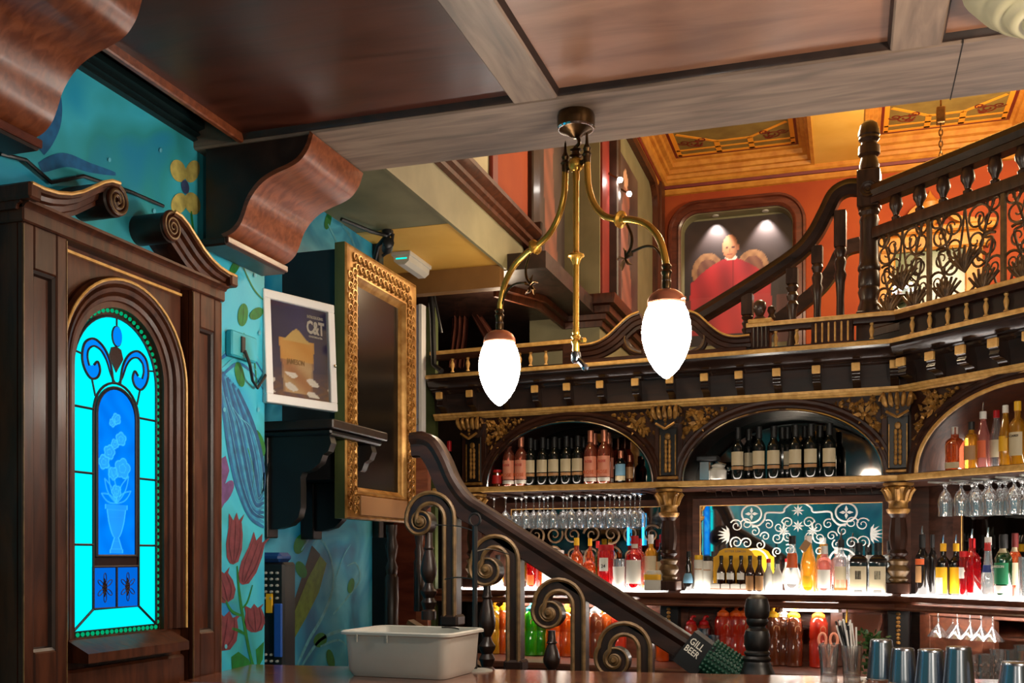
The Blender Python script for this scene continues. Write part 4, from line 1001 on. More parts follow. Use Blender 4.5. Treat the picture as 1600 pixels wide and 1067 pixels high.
# ---- arches, shelves, mirrors
us = thing('upper_shelf', 'long dark upper bar shelf with gilt front edge under the arches', 'shelf', (CB.x, CB.y, 1.87))
sz('board', [(-.33,1.885),(.045,1.885),(.05,1.89),(.05,1.93),(-.33,1.93)], 'bar', us)
sz('gilt_edge', [(.05,1.893),(.062,1.895),(.066,1.905),(.064,1.925),(.05,1.928)], 'gold', us)
ls = thing('lower_shelf', 'long dark lower bar shelf lit white from within under the bottles', 'shelf', (CB.x, CB.y, 1.235))
sz('board', [(-.33,1.238),(.075,1.238),(.085,1.25),(.095,1.255),(.10,1.27),(.10,1.283),(-.33,1.283)], 'redwood', ls)
sz('front_lip', [(.078,1.206),(.094,1.206),(.098,1.214),(.094,1.222),(.096,1.238),(.078,1.24)], 'redwood', ls)
for (x0, x1, r) in ((LX+.12, bx(1040)-.06, False), (bx(1056)+.05, -.07, False), (.07, RX, True)):
    part('lit_strip', onbar(MB().box(x0,x1,-.088,.30,1.2835,1.292,c=.002), r), M['led'], ls, 'glowing white shelf top')
MAINP = [(LX+.02, bx(748)), (bx(1028), bx(1062)), ]
posts = [(bx(738), False), (bx(1043), False), (-.02, False)]
bays = [(bx(752)+.03, bx(1030)-.01, False, 'left-hand'), (bx(1062)+.0, bx(1388), False, 'middle'), (.09, 1.42, True, 'canted')]
bl = ['dark wooden bar bay with a low arch holding rose and red wine', 'dark wooden bar bay with a low arch above the etched teal mirror', 'dark wooden canted bar bay with an arch holding amber spirits']
random.seed(11)
def leaf_cluster(mb, pts_w, y, n_, s):
    # pts_w: function giving a point inside the spandrel
    for k in range(n_):
        x, z, sc_ = pts_w(); a = random.uniform(0, 2*PI); L_ = s*sc_*random.uniform(.7,1.3); w_ = L_*.32
        ca, sa = math.cos(a), math.sin(a)
        def T(u, v, h): return (x + u*ca - v*sa, y - h, z + u*sa + v*ca)
        mb.add([T(0,0,.004),T(L_*.4,w_,.008),T(L_,0,.012),T(L_*.4,-w_,.008),T(L_*.45,0,.022),T(L_*.2,0,.018)], [(0,1,5),(1,4,5),(1,2,4),(2,3,4),(3,5,4),(3,0,5)])
        if k % 3 == 0: mb.ball((x,y-.012,z), s*.22, 8)
for bi, (x0, x1, r, nm) in enumerate(bays):
    F = FR if r else FB
    c = (x0+x1)/2; a_ = (x1-x0)/2 - .02; z0, z1 = 1.93, 2.362
    h_ = .385 if not r else .40
    b = thing('bar_bay', bl[bi], 'bar bay', tuple(F @ V((c,0,.0))))
    ar = [(c - a_*math.cos(PI*i/36), z0 + h_*math.sin(PI*i/36)) for i in range(37)]
    poly = [(x0-.02,z0),(x0-.02,z1),(x1+.02,z1),(x1+.02,z0)] + list(reversed(ar))
    part('spandrel_panel', onbar(MB().prism(poly, Matrix.Translation((0,-.012,0)), .03), r), M['bar'], b)
    path = [(p[0],0,p[1]) for p in ar]
    av = part('archivolt', onbar(MB().sweep(path, [(.0,-.02),(.0,.02),(-.008,.03),(-.02,.032),(-.028,.026),(-.038,.034),(-.052,.036),(-.06,.024),(-.064,.01),(-.064,-.01)], up=(0,-1,0), mitre=False), r), M['bar'], b, sharp=25)
    mt = 'gold' if r else 'chrome'
    part('arch_bead', onbar(MB().tube([(c-(a_-.004)*math.cos(PI*i/36),-.026,z0+(h_-.004)*math.sin(PI*i/36)) for i in range(37)], .007 if not r else .011, 6), r), M[mt], av)
    # inner arch shell and mirror
    sh_ = MB().sweep(path, [(0,-.30),(0,.0),(-.012,.0),(-.012,-.30)], up=(0,-1,0), mitre=False); part('arch_soffit', onbar(sh_, r), M['dark_trim'] if not r else M['walnut'], b)
    pm_ = [(p[0],p[1]) for p in ar]; part('arch_mirror', onbar(MB().prism(pm_, Matrix.Translation((0,.29,0)), .008), r), M['darkmirror'] if not r else M['walnut'], b, 'smoky mirror behind the arch' if not r else 'brown panel behind the arch')
    part('light_strip', onbar(MB().box(c-a_+.10,c+a_-.12,.008,.013,1.9302,1.9335) if not r else MB().box(x0+.08,x1-.05,.09,.11,1.9302,1.9365), r), M['ledsoft'] if not r else M['led'], b)
    if r: part('light_strip', onbar(MB().box(x0+.06,x0+.10,.26,.28,1.935,2.16), True), M['ledsoft'], b)
    for s in (-1, 1):
        cv = MB()
        def inside(s=s):
            for _ in range(200):
                u = random.uniform(.02,1.0); v = random.uniform(0,1); x = c + s*a_*u; za = z0 + h_*math.sqrt(max(0,1-u*u)) + .075; zz = lerp(za, z1-.02, v)
                if za < z1-.03 and u > .3: return x, zz, min(1, (z1-za)/.16)
            return c+s*a_, z1-.05, .5
        leaf_cluster(cv, inside, -.012, 60, .048)
        fx, fz = c+s*a_*.82, z1-.10
        for q in range(6):
            an = q*PI/3; cv.add([(fx,-.02,fz),(fx+.035*math.cos(an-.35),-.03,fz+.035*math.sin(an-.35)),(fx+.062*math.cos(an),-.04,fz+.062*math.sin(an)),(fx+.035*math.cos(an+.35),-.03,fz+.035*math.sin(an+.35))], [(0,1,2),(0,2,3)])
        cv.ball((fx,-.04,fz), .014, 8)
        part('leaf_carving', onbar(cv, r), M['golddark'], b, 'gilt carved leaves', sharp=20)
    # lower back panel
    zt = 1.882
    mk = 'darkmirror' if bi != 1 else 'mirror'
    part('back_panel', onbar(MB().box(x0-.08,x1+.1,.30,.33,.86,1.885), r), M['bar'], b)
    inx = .05
    part('mirror', onbar(MB().box(x0+inx,x1-inx,.292,.299,1.33,1.80), r), M[mk], b)
    mf = MB().sweep([(x0+inx,.29,1.33),(x0+inx,.29,1.80),(x1-inx,.29,1.80),(x1-inx,.29,1.33)], [(.0,-.0),(.0,.012),(-.04,.02),(-.045,-.0)], up=(0,-1,0), closed=True); part('mirror_frame', onbar(mf, r), M['bar'], b)
    part('gilt_line', onbar(MB().tube([(x0+inx,.288,1.34),(x0+inx,.288,1.80),(x1-inx,.288,1.80),(x1-inx,.288,1.34)], .004, 5), r), M['gold'], b)
    # cabinet below the lower shelf: framed panels round an opening
    stl = MB(); zc0, zc1 = .88, 1.238
    for xx in (x0-.03, x0+.27*(x1-x0), x0+.73*(x1-x0), x1-.05): stl.box(xx, xx+.07, .06, .10, zc0, zc1, c=.004)
    stl.box(x0-.03,x1+.02,.06,.10,zc1-.06,zc1,c=.004); part('cabinet_frame', onbar(stl, r), M['redwood'], b)
    for (u0, u1) in ((0,.27),(.73,1.0)): part('cabinet_panel', onbar(MB().box(lerp(x0,x1,u0)+.03,lerp(x0,x1,u1),.08,.095,zc0,zc1-.05), r), M['redwood'], b)
    part('cabinet_back', onbar(MB().box(x0-.05,x1+.05,.285,.298,zc0,zc1), r), M['redwood'], b)
    part('cabinet_shelf', onbar(MB().box(x0+.33*(x1-x0),x1-.33*(x1-x0),.12,.28,1.08,1.09), r), M['bar'], b)
bc = thing('back_counter', 'low back counter below the lit shelf under the juice bottles', 'counter', (CB.x, CB.y, 0))
PATH2 = [FB @ V((LX+.16,0,0)), PC, PE]
part('top', MB().sweep(PATH2, [(-.33,.84),(.42,.84),(.43,.85),(.43,.87),(.42,.88),(-.33,.88)]), M['redwood'], bc)
part('body', MB().sweep(PATH2, [(-.33,.0),(.36,.0),(.36,.84),(-.33,.84)]), M['redwood'], bc)
# solid wall behind the bar
struct('wall_bar', MB().sweep(PATH, [(-.36,0),(-.34,0),(-.34,2.64),(-.36,2.64)]), M['bar'])
struct('ceiling_bar_top', MB().sweep(PATH, [(-.36,2.60),(.0,2.60),(.0,2.634),(-.36,2.634)]), M['bar'])
# under-shelf strip light; left and canted tubes are added, hidden by the lip
for (x0, x1, r, lab) in ((bx(1225,-.02), bx(1312,-.02), False, 'short white tube light under the lit shelf of the middle bay'), (bx(790,-.02), bx(1000,-.02), False, 'added hidden tube light under the lit shelf behind the handrail'), (.15, 1.3, True, 'added hidden tube light under the lit shelf of the canted bay')):
    ty = -.07 if not r and x0 > bx(1100) else -.062; tz = 1.196 if ty == -.07 else 1.226
    t_ = thing('tube_light', lab, 'light', tuple((FR if r else FB) @ V(((x0+x1)/2,-.02,1.2)))); 
    part('tube', onbar(MB().tube([(x0,ty,tz),(x1,ty,tz)], .005 if ty == -.07 else .007, 8), r), M['ledtube'], t_)
    for xe in (x0-.004, x1+.004): part('end_cap', onbar(MB().box(xe-.008,xe+.008,ty-.008,ty+.008,tz-.009,1.2375,c=.002), r), M['offwhite'], t_)

# ---- pilaster brackets and turned columns
def capital(x, r, label1, label2):
    F = FR if r else FB
    p = thing('bar_pilaster', label1, 'pilaster', tuple(F @ V((x,0,1.93))))
    part('shaft', MB().box(x-.085,x+.085,-.03,.02,1.93,2.362,c=.004).xf(F), M['barv'], p)
    part('shaft_panel', MB().box(x-.055,x+.055,-.042,-.03,1.96,2.25,c=.006).xf(F), M['black'], p)
    g = MB()
    for k in range(-2,3):
        xx = x + k*.024
        g.tube(crom([(xx,-.075,2.282),(xx+k*.004,-.098,2.295),(xx+k*.008,-.118,2.318),(xx+k*.010,-.125,2.342),(xx+k*.010,-.108,2.36)],4), [.006,.008,.010,.011,.012,.013,.014,.014,.014,.014,.013,.012,.011,.010,.009,.008,.007], 7)
    for k in range(5): g.ball((x,-.125+.008*k,2.345-.022*k), .011, 8)
    for s in (-1,1): g.tube([(x+s*(.066+.022*math.cos(t)*(1-t/8)), -.088, 2.318+.036*math.sin(t)*(1-t/8)) for t in [.5*i for i in range(14)]], .010, 6)
    part('capital_block', MB().prism([(-.05,2.235),(-.072,2.30),(-.078,2.362),(.078,2.362),(.072,2.30),(.05,2.235)], Matrix.Translation((x,-.098,0)), .075).xf(F), M['polish'], p)
    part('foot_moulding', MB().box(x-.062,x+.062,-.062,-.03,1.94,1.956,c=.003).xf(F), M['golddark'], p)
    for s in (-1,1): g.tube(crom([(x+s*.056,-.10,2.262),(x+s*.03,-.104,2.246),(x,-.106,2.228)],4), .008, 6)
    part('scroll_capital', g.xf(F), M['golddark'], p)
    e = MB()
    for k in range(7):
        for s in (-1,1): e.ball((x+s*.011,-.05,1.995+.027*k), .014, 8, .75, .6, 1.25)
    e.ball((x,-.05,2.19), .018, 8, 1, .6, 1.2)
    for s in (-1,1): e.tube([(x+s*.045,-.045,1.965),(x+s*.045,-.045,2.2)], .004, 5)
    part('wheat_drop', e.xf(F), M['golddark'], p)
    if label2:
        q = thing('bar_column', label2, 'column', tuple(F @ V((x,-.02,1.293))))
        n_ = 16
        part('capital', MB().lathe([(.05,1.72),(.058,1.73),(.062,1.745),(.05,1.75),(.048,1.775),(.056,1.79),(.052,1.80),(.06,1.84),(.07,1.86),(.06,1.865),(.078,1.872),(.078,1.884)], n_, (x,-.02,0)).xf(F), M['golddark'], q)
        lf = MB()
        for k in range(8):
            an = k*PI/4; ca, sa = math.cos(an), math.sin(an)
            lf.tube([(x+.05*ca,-.02+.05*sa,1.79),(x+.062*ca,-.02+.062*sa,1.83),(x+.082*ca,-.02+.082*sa,1.855),(x+.088*ca,-.02+.088*sa,1.845)], [.012,.015,.012,.006], 6)
        part('acanthus', lf.xf(F), M['golddark'], q)
        part('shaft', MB().lathe([(.038,1.47),(.034,1.49),(.046,1.50),(.05,1.51),(.038,1.53),(.044,1.56),(.048,1.60),(.045,1.64),(.038,1.70),(.05,1.72)], 10, (x,-.02,0)).xf(F), M['barv'], q)
        part('turned_rings', MB().lathe([(.036,1.35),(.046,1.36),(.05,1.372),(.038,1.384),(.05,1.40),(.058,1.415),(.054,1.43),(.042,1.445),(.05,1.46),(.053,1.468),(.04,1.478)], n_, (x,-.02,0)).xf(F), M['scrolledge'], q)
        part('plinth', MB().box(x-.06,x+.06,-.08,.04,1.293,1.352,c=.006).xf(F), M['barv'], q)
        u = MB().box(x-.055,x+.055,-.02,.05,.88,1.238,c=.004); lo_ = part('under_post', u.xf(F), M['black'], q)
        bd_ = MB()
        for k in range(8): bd_.ball((x,-.026,1.03+.022*k), .013, 8, 1, .6, .8)
        part('beads', bd_.xf(F), M['golddark'], lo_)
capital(bx(738,-.05), False, 'gilt scroll-topped pilaster at the dark end of the bar', 'turned bar column with gilt capital behind the top of the handrail')
capital(bx(1043,-.05), False, 'gilt scroll-topped pilaster between the two wine arches', 'turned bar column with gilt capital between the bottle bays')
capital(-.02, False, 'gilt scroll-topped pilaster at the corner of the canted bay', 'turned bar column with gilt capital at the corner right of the etched mirror')

# ---- etched ornament on the middle mirror, iron scrollwork on the left one
x0, x1 = bays[1][0]+.05, bays[1][1]-.05; cx = bx(1247,.29)
def spiral(mb, cx_, cz, r0, turns, a0, dr, y, w_=.006, n_=22, flat=.35):
    pts = []
    for i in range(n_):
        t = i/(n_-1); a = a0 + dr*t*turns*2*PI; r = r0*(1-.82*t); pts.append((cx_+r*math.cos(a), y, cz+r*math.sin(a)))
    mb.tube(pts, [w_*(1-.5*i/(n_-1)) for i in range(n_)], 5, flat=flat, up=(0,-1,0))
et = MB(); ye = .288; zc = 1.62
for s in (-1, 1):
    for (dx, dz, r0, tn, a0) in ((.06,.07,.035,1.4,0),(.11,.045,.035,1.4,2),(.17,.06,.03,1.3,1),(.06,-.01,.03,1.4,4),(.12,-.02,.035,1.4,3),(.19,-.01,.03,1.3,0),(.25,.02,.032,1.3,1),(.30,.065,.036,1.4,0),(.30,-.05,.036,1.4,0),(.22,-.06,.03,1.3,2),(.05,-.09,.035,1.4,1),(.12,-.1,.03,1.4,5),(.36,.055,.04,1.5,.5),(.36,-.045,.04,1.5,5.5)):
        spiral(et, cx+s*dx, zc+dz, r0, tn, a0 if s > 0 else PI-a0, s, ye, .0045)
    ring = [(cx+s*.27+.058*math.cos(2*PI*i/28), ye, zc+.125+.052*math.sin(2*PI*i/28)) for i in range(28)]; et.tube(ring, .0055, 5, True, flat=.35, up=(0,-1,0))
    ring = [(cx+s*.25+.075*math.cos(PI*i/18), ye, zc-.16+.075*math.sin(PI*i/18)) for i in range(19)]; et.tube(ring, .006, 5, flat=.35, up=(0,-1,0))
    for q in range(4):
        an = q*PI/2; et.add([(cx+s*.27,ye,zc+.125),(cx+s*.27+.02*math.cos(an-.5),ye-.001,zc+.125+.02*math.sin(an-.5)),(cx+s*.27+.04*math.cos(an),ye-.001,zc+.125+.04*math.sin(an)),(cx+s*.27+.02*math.cos(an+.5),ye-.001,zc+.125+.02*math.sin(an+.5))], [(0,1,2,3)])
    et.tube(crom([(cx,ye,zc+.185),(cx+s*.04,ye,zc+.18),(cx+s*.075,ye,zc+.155),(cx+s*.09,ye,zc+.13),(cx+s*.18,ye,zc+.13),(cx+s*.195,ye,zc+.09),(cx+s*.23,ye,zc+.055),(cx+s*.27,ye,zc+.06)],5), .006, 5, flat=.35, up=(0,-1,0))
    # pointed leaf tip
    for q in range(7):
        an = (q-3)*.42; et.add([(cx+s*.40,ye,zc),(cx+s*(.40+.035*math.cos(an-.2)),ye-.001,zc+.035*math.sin(an-.2)),(cx+s*(.40+.075*math.cos(an)),ye-.001,zc+.06*math.sin(an)),(cx+s*(.40+.035*math.cos(an+.2)),ye-.001,zc+.035*math.sin(an+.2))], [(0,1,2,3)])
for q in range(8):
    an = q*PI/4
    for (ox, oz) in ((0,.05),(0,.14),(.085,.02),(-.085,.02)): et.add([(cx+ox,ye,zc+oz),(cx+ox+.018*math.cos(an-.3),ye-.001,zc+oz+.018*math.sin(an-.3)),(cx+ox+.036*math.cos(an),ye-.001,zc+oz+.036*math.sin(an)),(cx+ox+.018*math.cos(an+.3),ye-.001,zc+oz+.018*math.sin(an+.3))], [(0,1,2,3)])
b_mid = [o for o in bpy.data.objects if o.name.startswith('bar_bay')][1]
part('etched_ornament', onbar(et), M['etched'], b_mid, 'white etched scrollwork')
ir = MB(); b_left = [o for o in bpy.data.objects if o.name.startswith('bar_bay')][0]
for k in range(16):
    xx = lerp(bays[0][0]+.1, bays[0][1]-.12, (k % 8)/7); zz = 1.50 + .13*(k//8); spiral(ir, xx, zz, .06, 1.5, k*1.3, 1 if k % 2 else -1, .28, .008)
part('iron_scrollwork', onbar(ir), M['iron'], b_left)
for px in (982, 1005):  # glowing lines stand in for blue neon reflected in the mirror
    xx = bx(px,.27); solo('neon_reflection', onbar(MB().tube([(xx,.265,1.56),(xx,.265,1.76 if px > 990 else 1.68)], .007, 8)), M['neonrefl'], 'blue neon reflection in the mirror %s the red bottle' % ('right of' if px > 990 else 'behind'), 'light')
# ================================================================== upstairs: portrait, paintings, gilt mirror, chandelier
px0, px1 = -1.475, -.47; fwid = .11
pf = thing('portrait_painting', 'large portrait of a seated figure in red robes in wooden alcove', 'painting', ((px0+px1)/2, YP, 2.75))
FPt = frame(((px0+px1)/2, YP, 2.75), 0); hw = (px1-px0)/2; hh = 1.91
def rr(a, z0, z1, r, n_=8):
    return [(-a,0,z0),(-a,0,z1-r)] + [(-a+r-r*math.cos(PI/2*i/n_),0,z1-r+r*math.sin(PI/2*i/n_)) for i in range(1,n_+1)] + [(a-r+r*math.sin(PI/2*i/n_),0,z1-r+r*math.cos(PI/2*i/n_)) for i in range(0,n_+1)] + [(a,0,z0)]
part('frame', MB().sweep(rr(hw,0,hh-.01,.16), [(.0,0),(.0,.03),(-.02,.045),(-.03,.03),(-.08,.03),(-.09,.05),(-.11,.05),(-.115,.0)], up=(0,-1,0), mitre=False).xf(FPt), M['mahogdark'], pf, sharp=28)
# alcove reveal in olive with rounded corners
part('reveal', MB().sweep(rr(hw-.001,0,hh-.012,.16), [(0,.0),(.004,-.005),(.012,-.15),(-.06,-.15),(-.06,0)], up=(0,-1,0), mitre=False).xf(FPt), M['olive'], pf)
part('canvas_edge', MB().box(-hw,hw,.13,.15,0,hh).xf(FPt), M['olive'], pf)
def g2(u, v, cx, cy, rx, ry): return ((u-cx)/rx)**2 + ((v-cy)/ry)**2
def portrait(u, v):
    u += .04; v -= .09
    n_ = .5+.5*math.sin(u*23+math.sin(v*31)*1.7)*math.sin(v*19+u*7)
    c = V(srgb(58,44,42)).lerp(V(srgb(34,24,26)), min(1,abs(v-.75)*2+.3*n_))
    # chair back, two rounded gilt wings
    for cx in (.26, .68):
        q = g2(u, v, cx, .50, .15, .15)
        if q < 1: c = V(srgb(150,108,70)).lerp(V(srgb(96,60,42)), min(1, .5+.5*math.sin(u*70)*math.sin(v*60))*.6) if q > .45 else V(srgb(96,54,42)).lerp(V(srgb(118,76,56)), .5+.5*math.sin(u*60+v*40))
    # robe
    sh = .60 - .9*abs(u-.47)**1.6
    if .0 < v < sh and abs(u-.47) < .36 + .1*(.5-v):
        k = .5+.5*math.sin(u*26+v*7); k = .5*k+.5*(.5+.5*math.sin(u*11-v*9)); c = V(srgb(190,40,46)).lerp(V(srgb(110,16,28)), min(1,k*.8+abs(u-.47)*.7))
        if v < .3: c = c.lerp(V(srgb(170,60,60)), .3)
        if abs(u-.50) < .006 and v > .3: c = V(srgb(120,16,24))
    if v < .28 and abs(u-.5) > .4: c = V(srgb(84,40,36))
    # white collar, head
    if g2(u, v, .48, .60, .055, .022) < 1: c = V(srgb(222,206,190))
    q = g2(u, v, .47, .685, .072, .095)
    if q < 1:
        c = V(srgb(186,122,82)).lerp(V(srgb(116,68,46)), min(1, max(0,(u-.46)*6)+q*.35))
        if .675 < v < .69 and (abs(u-.44) < .014 or abs(u-.495) < .014): c = V(srgb(70,38,28))
        if .625 < v < .633 and abs(u-.465) < .025: c = V(srgb(130,60,50))
        if abs(u-.468) < .006 and .64 < v < .675: c = V(srgb(150,90,60))
    if g2(u, v, .545, .68, .010, .025) < 1: c = V(srgb(160,96,66))
    return c
paint('canvas', pf, FPt @ Matrix.Translation((0,.128,.70)), hw*2-.03, 1.17, 96, 120, portrait, M['paint'], 'painted figure in red robes')
for k, (px, py) in enumerate(((1118, 336), (1196, 328))):
    p = at_y(px, py, YP+.07); p.z = 4.636
    s_ = thing('picture_spotlight', '%s recessed spotlight over the portrait' % ('left-hand' if k == 0 else 'right-hand'), 'spotlight', tuple(p))
    part('lens', MB().lathe([(0,0),(.022,0),(.022,.006),(0,.006)], 16, tuple(p)), M['spotlens'], s_); part('ring', MB().lathe([(.022,-.002),(.03,-.002),(.03,.01),(.022,.01)], 16, tuple(p)), M['offwhite'], s_)
    l = lamp('picture_spot', 'SPOT', (p.x, p.y-.03, p.z-.02), 22, (1,.92,.85), .02, spot=math.radians(80)); aim(l, (p.x+.0, YP+.16, p.z-.35))
# tall painting on the side wall (foreshortened) and alcove painting further back
def dusky(seed):
    def f(u, v):
        n_ = math.sin(u*7+seed)+math.sin(v*11+u*5+seed*2)+.6*math.sin(v*23-u*13); c = V(srgb(86,72,66)).lerp(V(srgb(52,40,42)), .5+.25*n_)
        if abs(u-.45-.05*math.sin(v*9)) < .22*(1-v*.5) and v < .85: c = c.lerp(V(srgb(156,96,80)), .6+.2*math.sin(v*30+u*18))
        if g2(u,v,.45,.88,.09,.06) < 1: c = V(srgb(206,160,130))
        return c
    return f
F1 = frame((-1.95, 6.9, 3.36), PI/2)
t1 = thing('wall_painting', 'tall dim figure painting on the cream wall left of the brass stem', 'painting', (-1.95,6.9,3.36))
paint('canvas', t1, F1 @ Matrix.Translation((0,-.012,0)), .74, 1.5, 30, 60, dusky(1.0), M['paint']); part('frame', MB().sweep([(-.37,0,0),(-.37,0,1.5),(.37,0,1.5),(.37,0,0)], [(0,0),(0,.02),(-.03,.025),(-.03,0)], up=(0,-1,0), closed=True).xf(F1), M['dark_trim'], t1)
F2 = frame((-1.68, 8.5, 3.36), PI/2)
t2 = thing('wall_painting', 'spotlit painting in the side alcove between red pilaster and portrait wall', 'painting', (-1.68,8.5,3.36))
paint('canvas', t2, F2 @ Matrix.Translation((-.35,-.012,0)), .9, 1.25, 30, 60, dusky(4.0), M['paint']); part('frame', MB().sweep(rr(.85,0,1.45,.2), [(0,0),(0,.05),(-.05,.06),(-.05,0)], up=(0,-1,0), mitre=False).xf(F2), M['walnut'], t2, sharp=28)
for k, (px, py) in enumerate(((969, 281), (983, 303))):
    p = at_x(px, py, -1.58); s_ = thing('alcove_spotlight', '%s bright spot lamp on the side alcove painting' % ('nearer' if k == 0 else 'farther'), 'spotlight', tuple(p))
    part('lens', MB().ball(tuple(p), .02, 10), M['spotlens'], s_); part('arm', MB().tube([(p.x,p.y,p.z),(-1.67,p.y,p.z+.06)], .008, 6), M['bronze'], s_)
    l = lamp('alcove_spot', 'SPOT', (p.x+.05, p.y, p.z), 5, (1,.9,.8), .02, spot=math.radians(80)); aim(l, (-1.68, p.y+.1, p.z-.5))
# gilt framed mirror with pediment on the orange wall behind the iron balustrade
a, b = at_y(1372, 400, YP), at_y(1535, 300, YP); cxm = (a.x+b.x)/2; wm = (b.x-a.x)/2
FM = frame((cxm, YP, 2.7), 0)
gm = thing('gilt_mirror', 'gilt pedimented mirror on the orange wall behind the iron balustrade', 'mirror', (cxm,YP,2.7))
part('glass', MB().box(-wm+.12,wm-.12,-.03,-.005,0,1.42).xf(FM), pm('pale_green_mirror_glass', srgb(110,120,84), .25, 0, srgb(80,90,60), 4), gm)
part('frame', MB().box(-wm,-wm+.14,-.06,0,0,1.46,c=.01).box(wm-.14,wm,-.06,0,0,1.46,c=.01).box(-wm-.05,wm+.05,-.09,0,1.42,1.56,c=.02).box(-wm-.1,wm+.1,-.12,0,1.56,1.62,c=.015).xf(FM), M['ochremould'], gm)
for s in (-1,1):
    part('pediment_scroll', MB().sweep(crom([(s*(wm+.1),0,1.64),(s*wm*.6,0,1.68),(s*wm*.35,0,1.78),(s*wm*.14,0,1.84)],5), [(0,0),(0,.1),(s*-.05 if s>0 else .05,.1),(s*-.05 if s>0 else .05,0)], up=(0,-1,0), mitre=False).xf(FM), M['ochremould'], gm)
part('urn', MB().lathe([(.03,1.62),(.06,1.66),(.03,1.70),(.08,1.76),(.09,1.82),(.05,1.86),(.02,1.9),(0,1.94)], 14, (0,-.05,0)).xf(FM), M['ochremould'], gm)
ch = thing('crystal_wall_light', 'glittering crystal wall light seen through the iron balustrade', 'wall light', tuple(at_y(1405,470,YP-.06)))
cr = MB(); random.seed(3)
for k in range(16): cr.ball(tuple(at_y(1388+random.uniform(0,40), 441+random.uniform(0,26), YP-.12+random.uniform(-.05,.05))), random.uniform(.013,.026), 8)
part('lights', cr, emi('chandelier_glow', (.95,.9,1), 5.0), ch)
pc_ = at_y(1405,474,YP-.12); part('body', MB().lathe([(.0,0),(.08,.02),(.13,.05),(.03,.08),(.008,.12)], 14, tuple(pc_)).box(pc_.x-.02,pc_.x+.02,pc_.y,YP,pc_.z+.02,pc_.z+.06), M['bronze'], ch)
# hanging chain
p = at_t(1470, 160, 7.6); cn = thing('hanging_chain', 'thin iron chain hanging from the painted ceiling', 'chain', (p.x, p.y, 4.0))
zt = 4.96; part('ceiling_plate', MBox(p.x-.03,p.x+.03,p.y-.03,p.y+.03,zt-.32,zt-.2,c=.006).box(p.x-.006,p.x+.006,p.y-.006,p.y+.006,zt-.2,zt+.14), M['bronze'], cn)
lk = MB()
for k in range(22):
    z = zt-.34-.042*k; rot = k % 2
    lk.tube([(p.x+(.012*math.cos(2*PI*i/10) if rot else 0), p.y+(0 if rot else .012*math.cos(2*PI*i/10)), z+.026*math.sin(2*PI*i/10)) for i in range(10)], .005, 5, True)
part('links', lk, M['bronze'], cn)

# ================================================================== upper newel, iron balustrade and stair flight
NT = 5.95; NP = at_t(1358, 867, NT); kz = NT/FPX
def nz(y): return 1.5 + (867-y)*kz
nw = thing('stair_newel_post', 'tall dark turned newel post with rosette block at the iron balustrade', 'newel post', (NP.x, NP.y, 2.55))
prf = [(0,189),(7,190),(13,195),(16,205),(16.5,212),(15,214),(16,218),(12,223),(12,226),(16,229),(16.5,242),(12,246),(13,250),(15,258),(15,266)]
part('finial', MB().lathe([(r*kz, nz(y)) for r, y in prf][::-1], 20, (NP.x,NP.y,0)), M['newel'], nw)
hb = 17*kz; FNn = frame((NP.x,NP.y,0), RM)
part('block', MB().box(-hb,hb,-hb,hb,nz(326),nz(268),c=.006).xf(FNn), M['newel'], nw)
ros = MB().lathe([(0,.012),(.012,.014),(.016,.008),(.028,.012),(.032,.006),(.044,.009),(.05,.0)][::-1], 20, ax=Matrix.Rotation(PI/2,4,'X')); ros.v = [q+V((0,-hb,nz(300))) for q in ros.v]
part('rosette', ros.xf(FNn), M['newel'], nw)
prf = [(14,326),(16,332),(13,338),(15,345),(13.5,352),(14.5,400),(15,412),(17,417),(17,422),(15,425),(16,430),(16.5,447),(15,450),(17,456),(14,468),(14,472),(17,480),(18,490)]
part('shaft', MB().lathe([(r*kz, nz(y)) for r, y in prf][::-1], 20, (NP.x,NP.y,0)), M['newel'], nw)
part('base', MB().box(-hb*1.05,hb*1.05,-hb*1.05,hb*1.05,2.55,nz(488),c=.006).xf(FNn), M['newel'], nw)
FI = frame((NP.x,NP.y,0), RR); II = FI.inverted()
def ih(px, py):
    o = II @ O; d = II.to_3x3() @ ray(px, py); t = -o.y/d.y; return (o + d*t)
ib = thing('iron_balustrade', 'ornate wrought-iron gallery balustrade with dark wooden rails', 'balustrade', (NP.x, NP.y, 2.7))
zr = ih(1390,297).z; zm = ih(1390,357).z; zbt = ih(1390,503).z; XE = 1.7
part('top_rail', MB().sweep([(.05,0,zr),(XE,0,zr)], [(-.04,-.05),(.04,-.05),(.045,-.02),(.035,-.01),(.05,.02),(.045,.05),(.02,.065),(-.02,.065),(-.045,.05),(-.05,.02),(-.035,-.01)]).xf(FI), M['rail'], ib, sharp=25)
part('middle_rail', MB().sweep([(.05,0,zm),(XE,0,zm)], [(-.03,-.03),(.03,-.03),(.035,.0),(.03,.03),(-.03,.03)]).xf(FI), M['newel'], ib)
part('bottom_rail', MB().sweep([(.05,0,zbt),(XE,0,zbt)], [(-.04,-.07),(.05,-.07),(.05,-.03),(.035,-.02),(.035,.02),(-.035,.03)]).xf(FI), M['newel'], ib)
part('plinth', MB().box(.05,XE,-.05,.05,2.64,zbt-.07,c=.004).xf(FI), M['black'], ib)
hB = zr-.05-(zm+.03)
bal = MB().lathe([(.022,0),(.024,.02*1),(.014,.03),(.02,.05),(.034,.075),(.036,.095),(.028,.13),(.016,.165),(.016,.175),(.026,.185),(.026,hB)], 14).mesh('baluster', M['newel'])
for px in (1400,1437,1474,1512,1555,1598):
    x = ih(px, 320).x; o = newobj('baluster', bal, ib); o.matrix_local = Matrix.Translation(-ORG[ib]) @ FI @ Matrix.Translation((x,0,zm+.03))
x_p = [ih(px, 400).x for px in (1452,1568)]
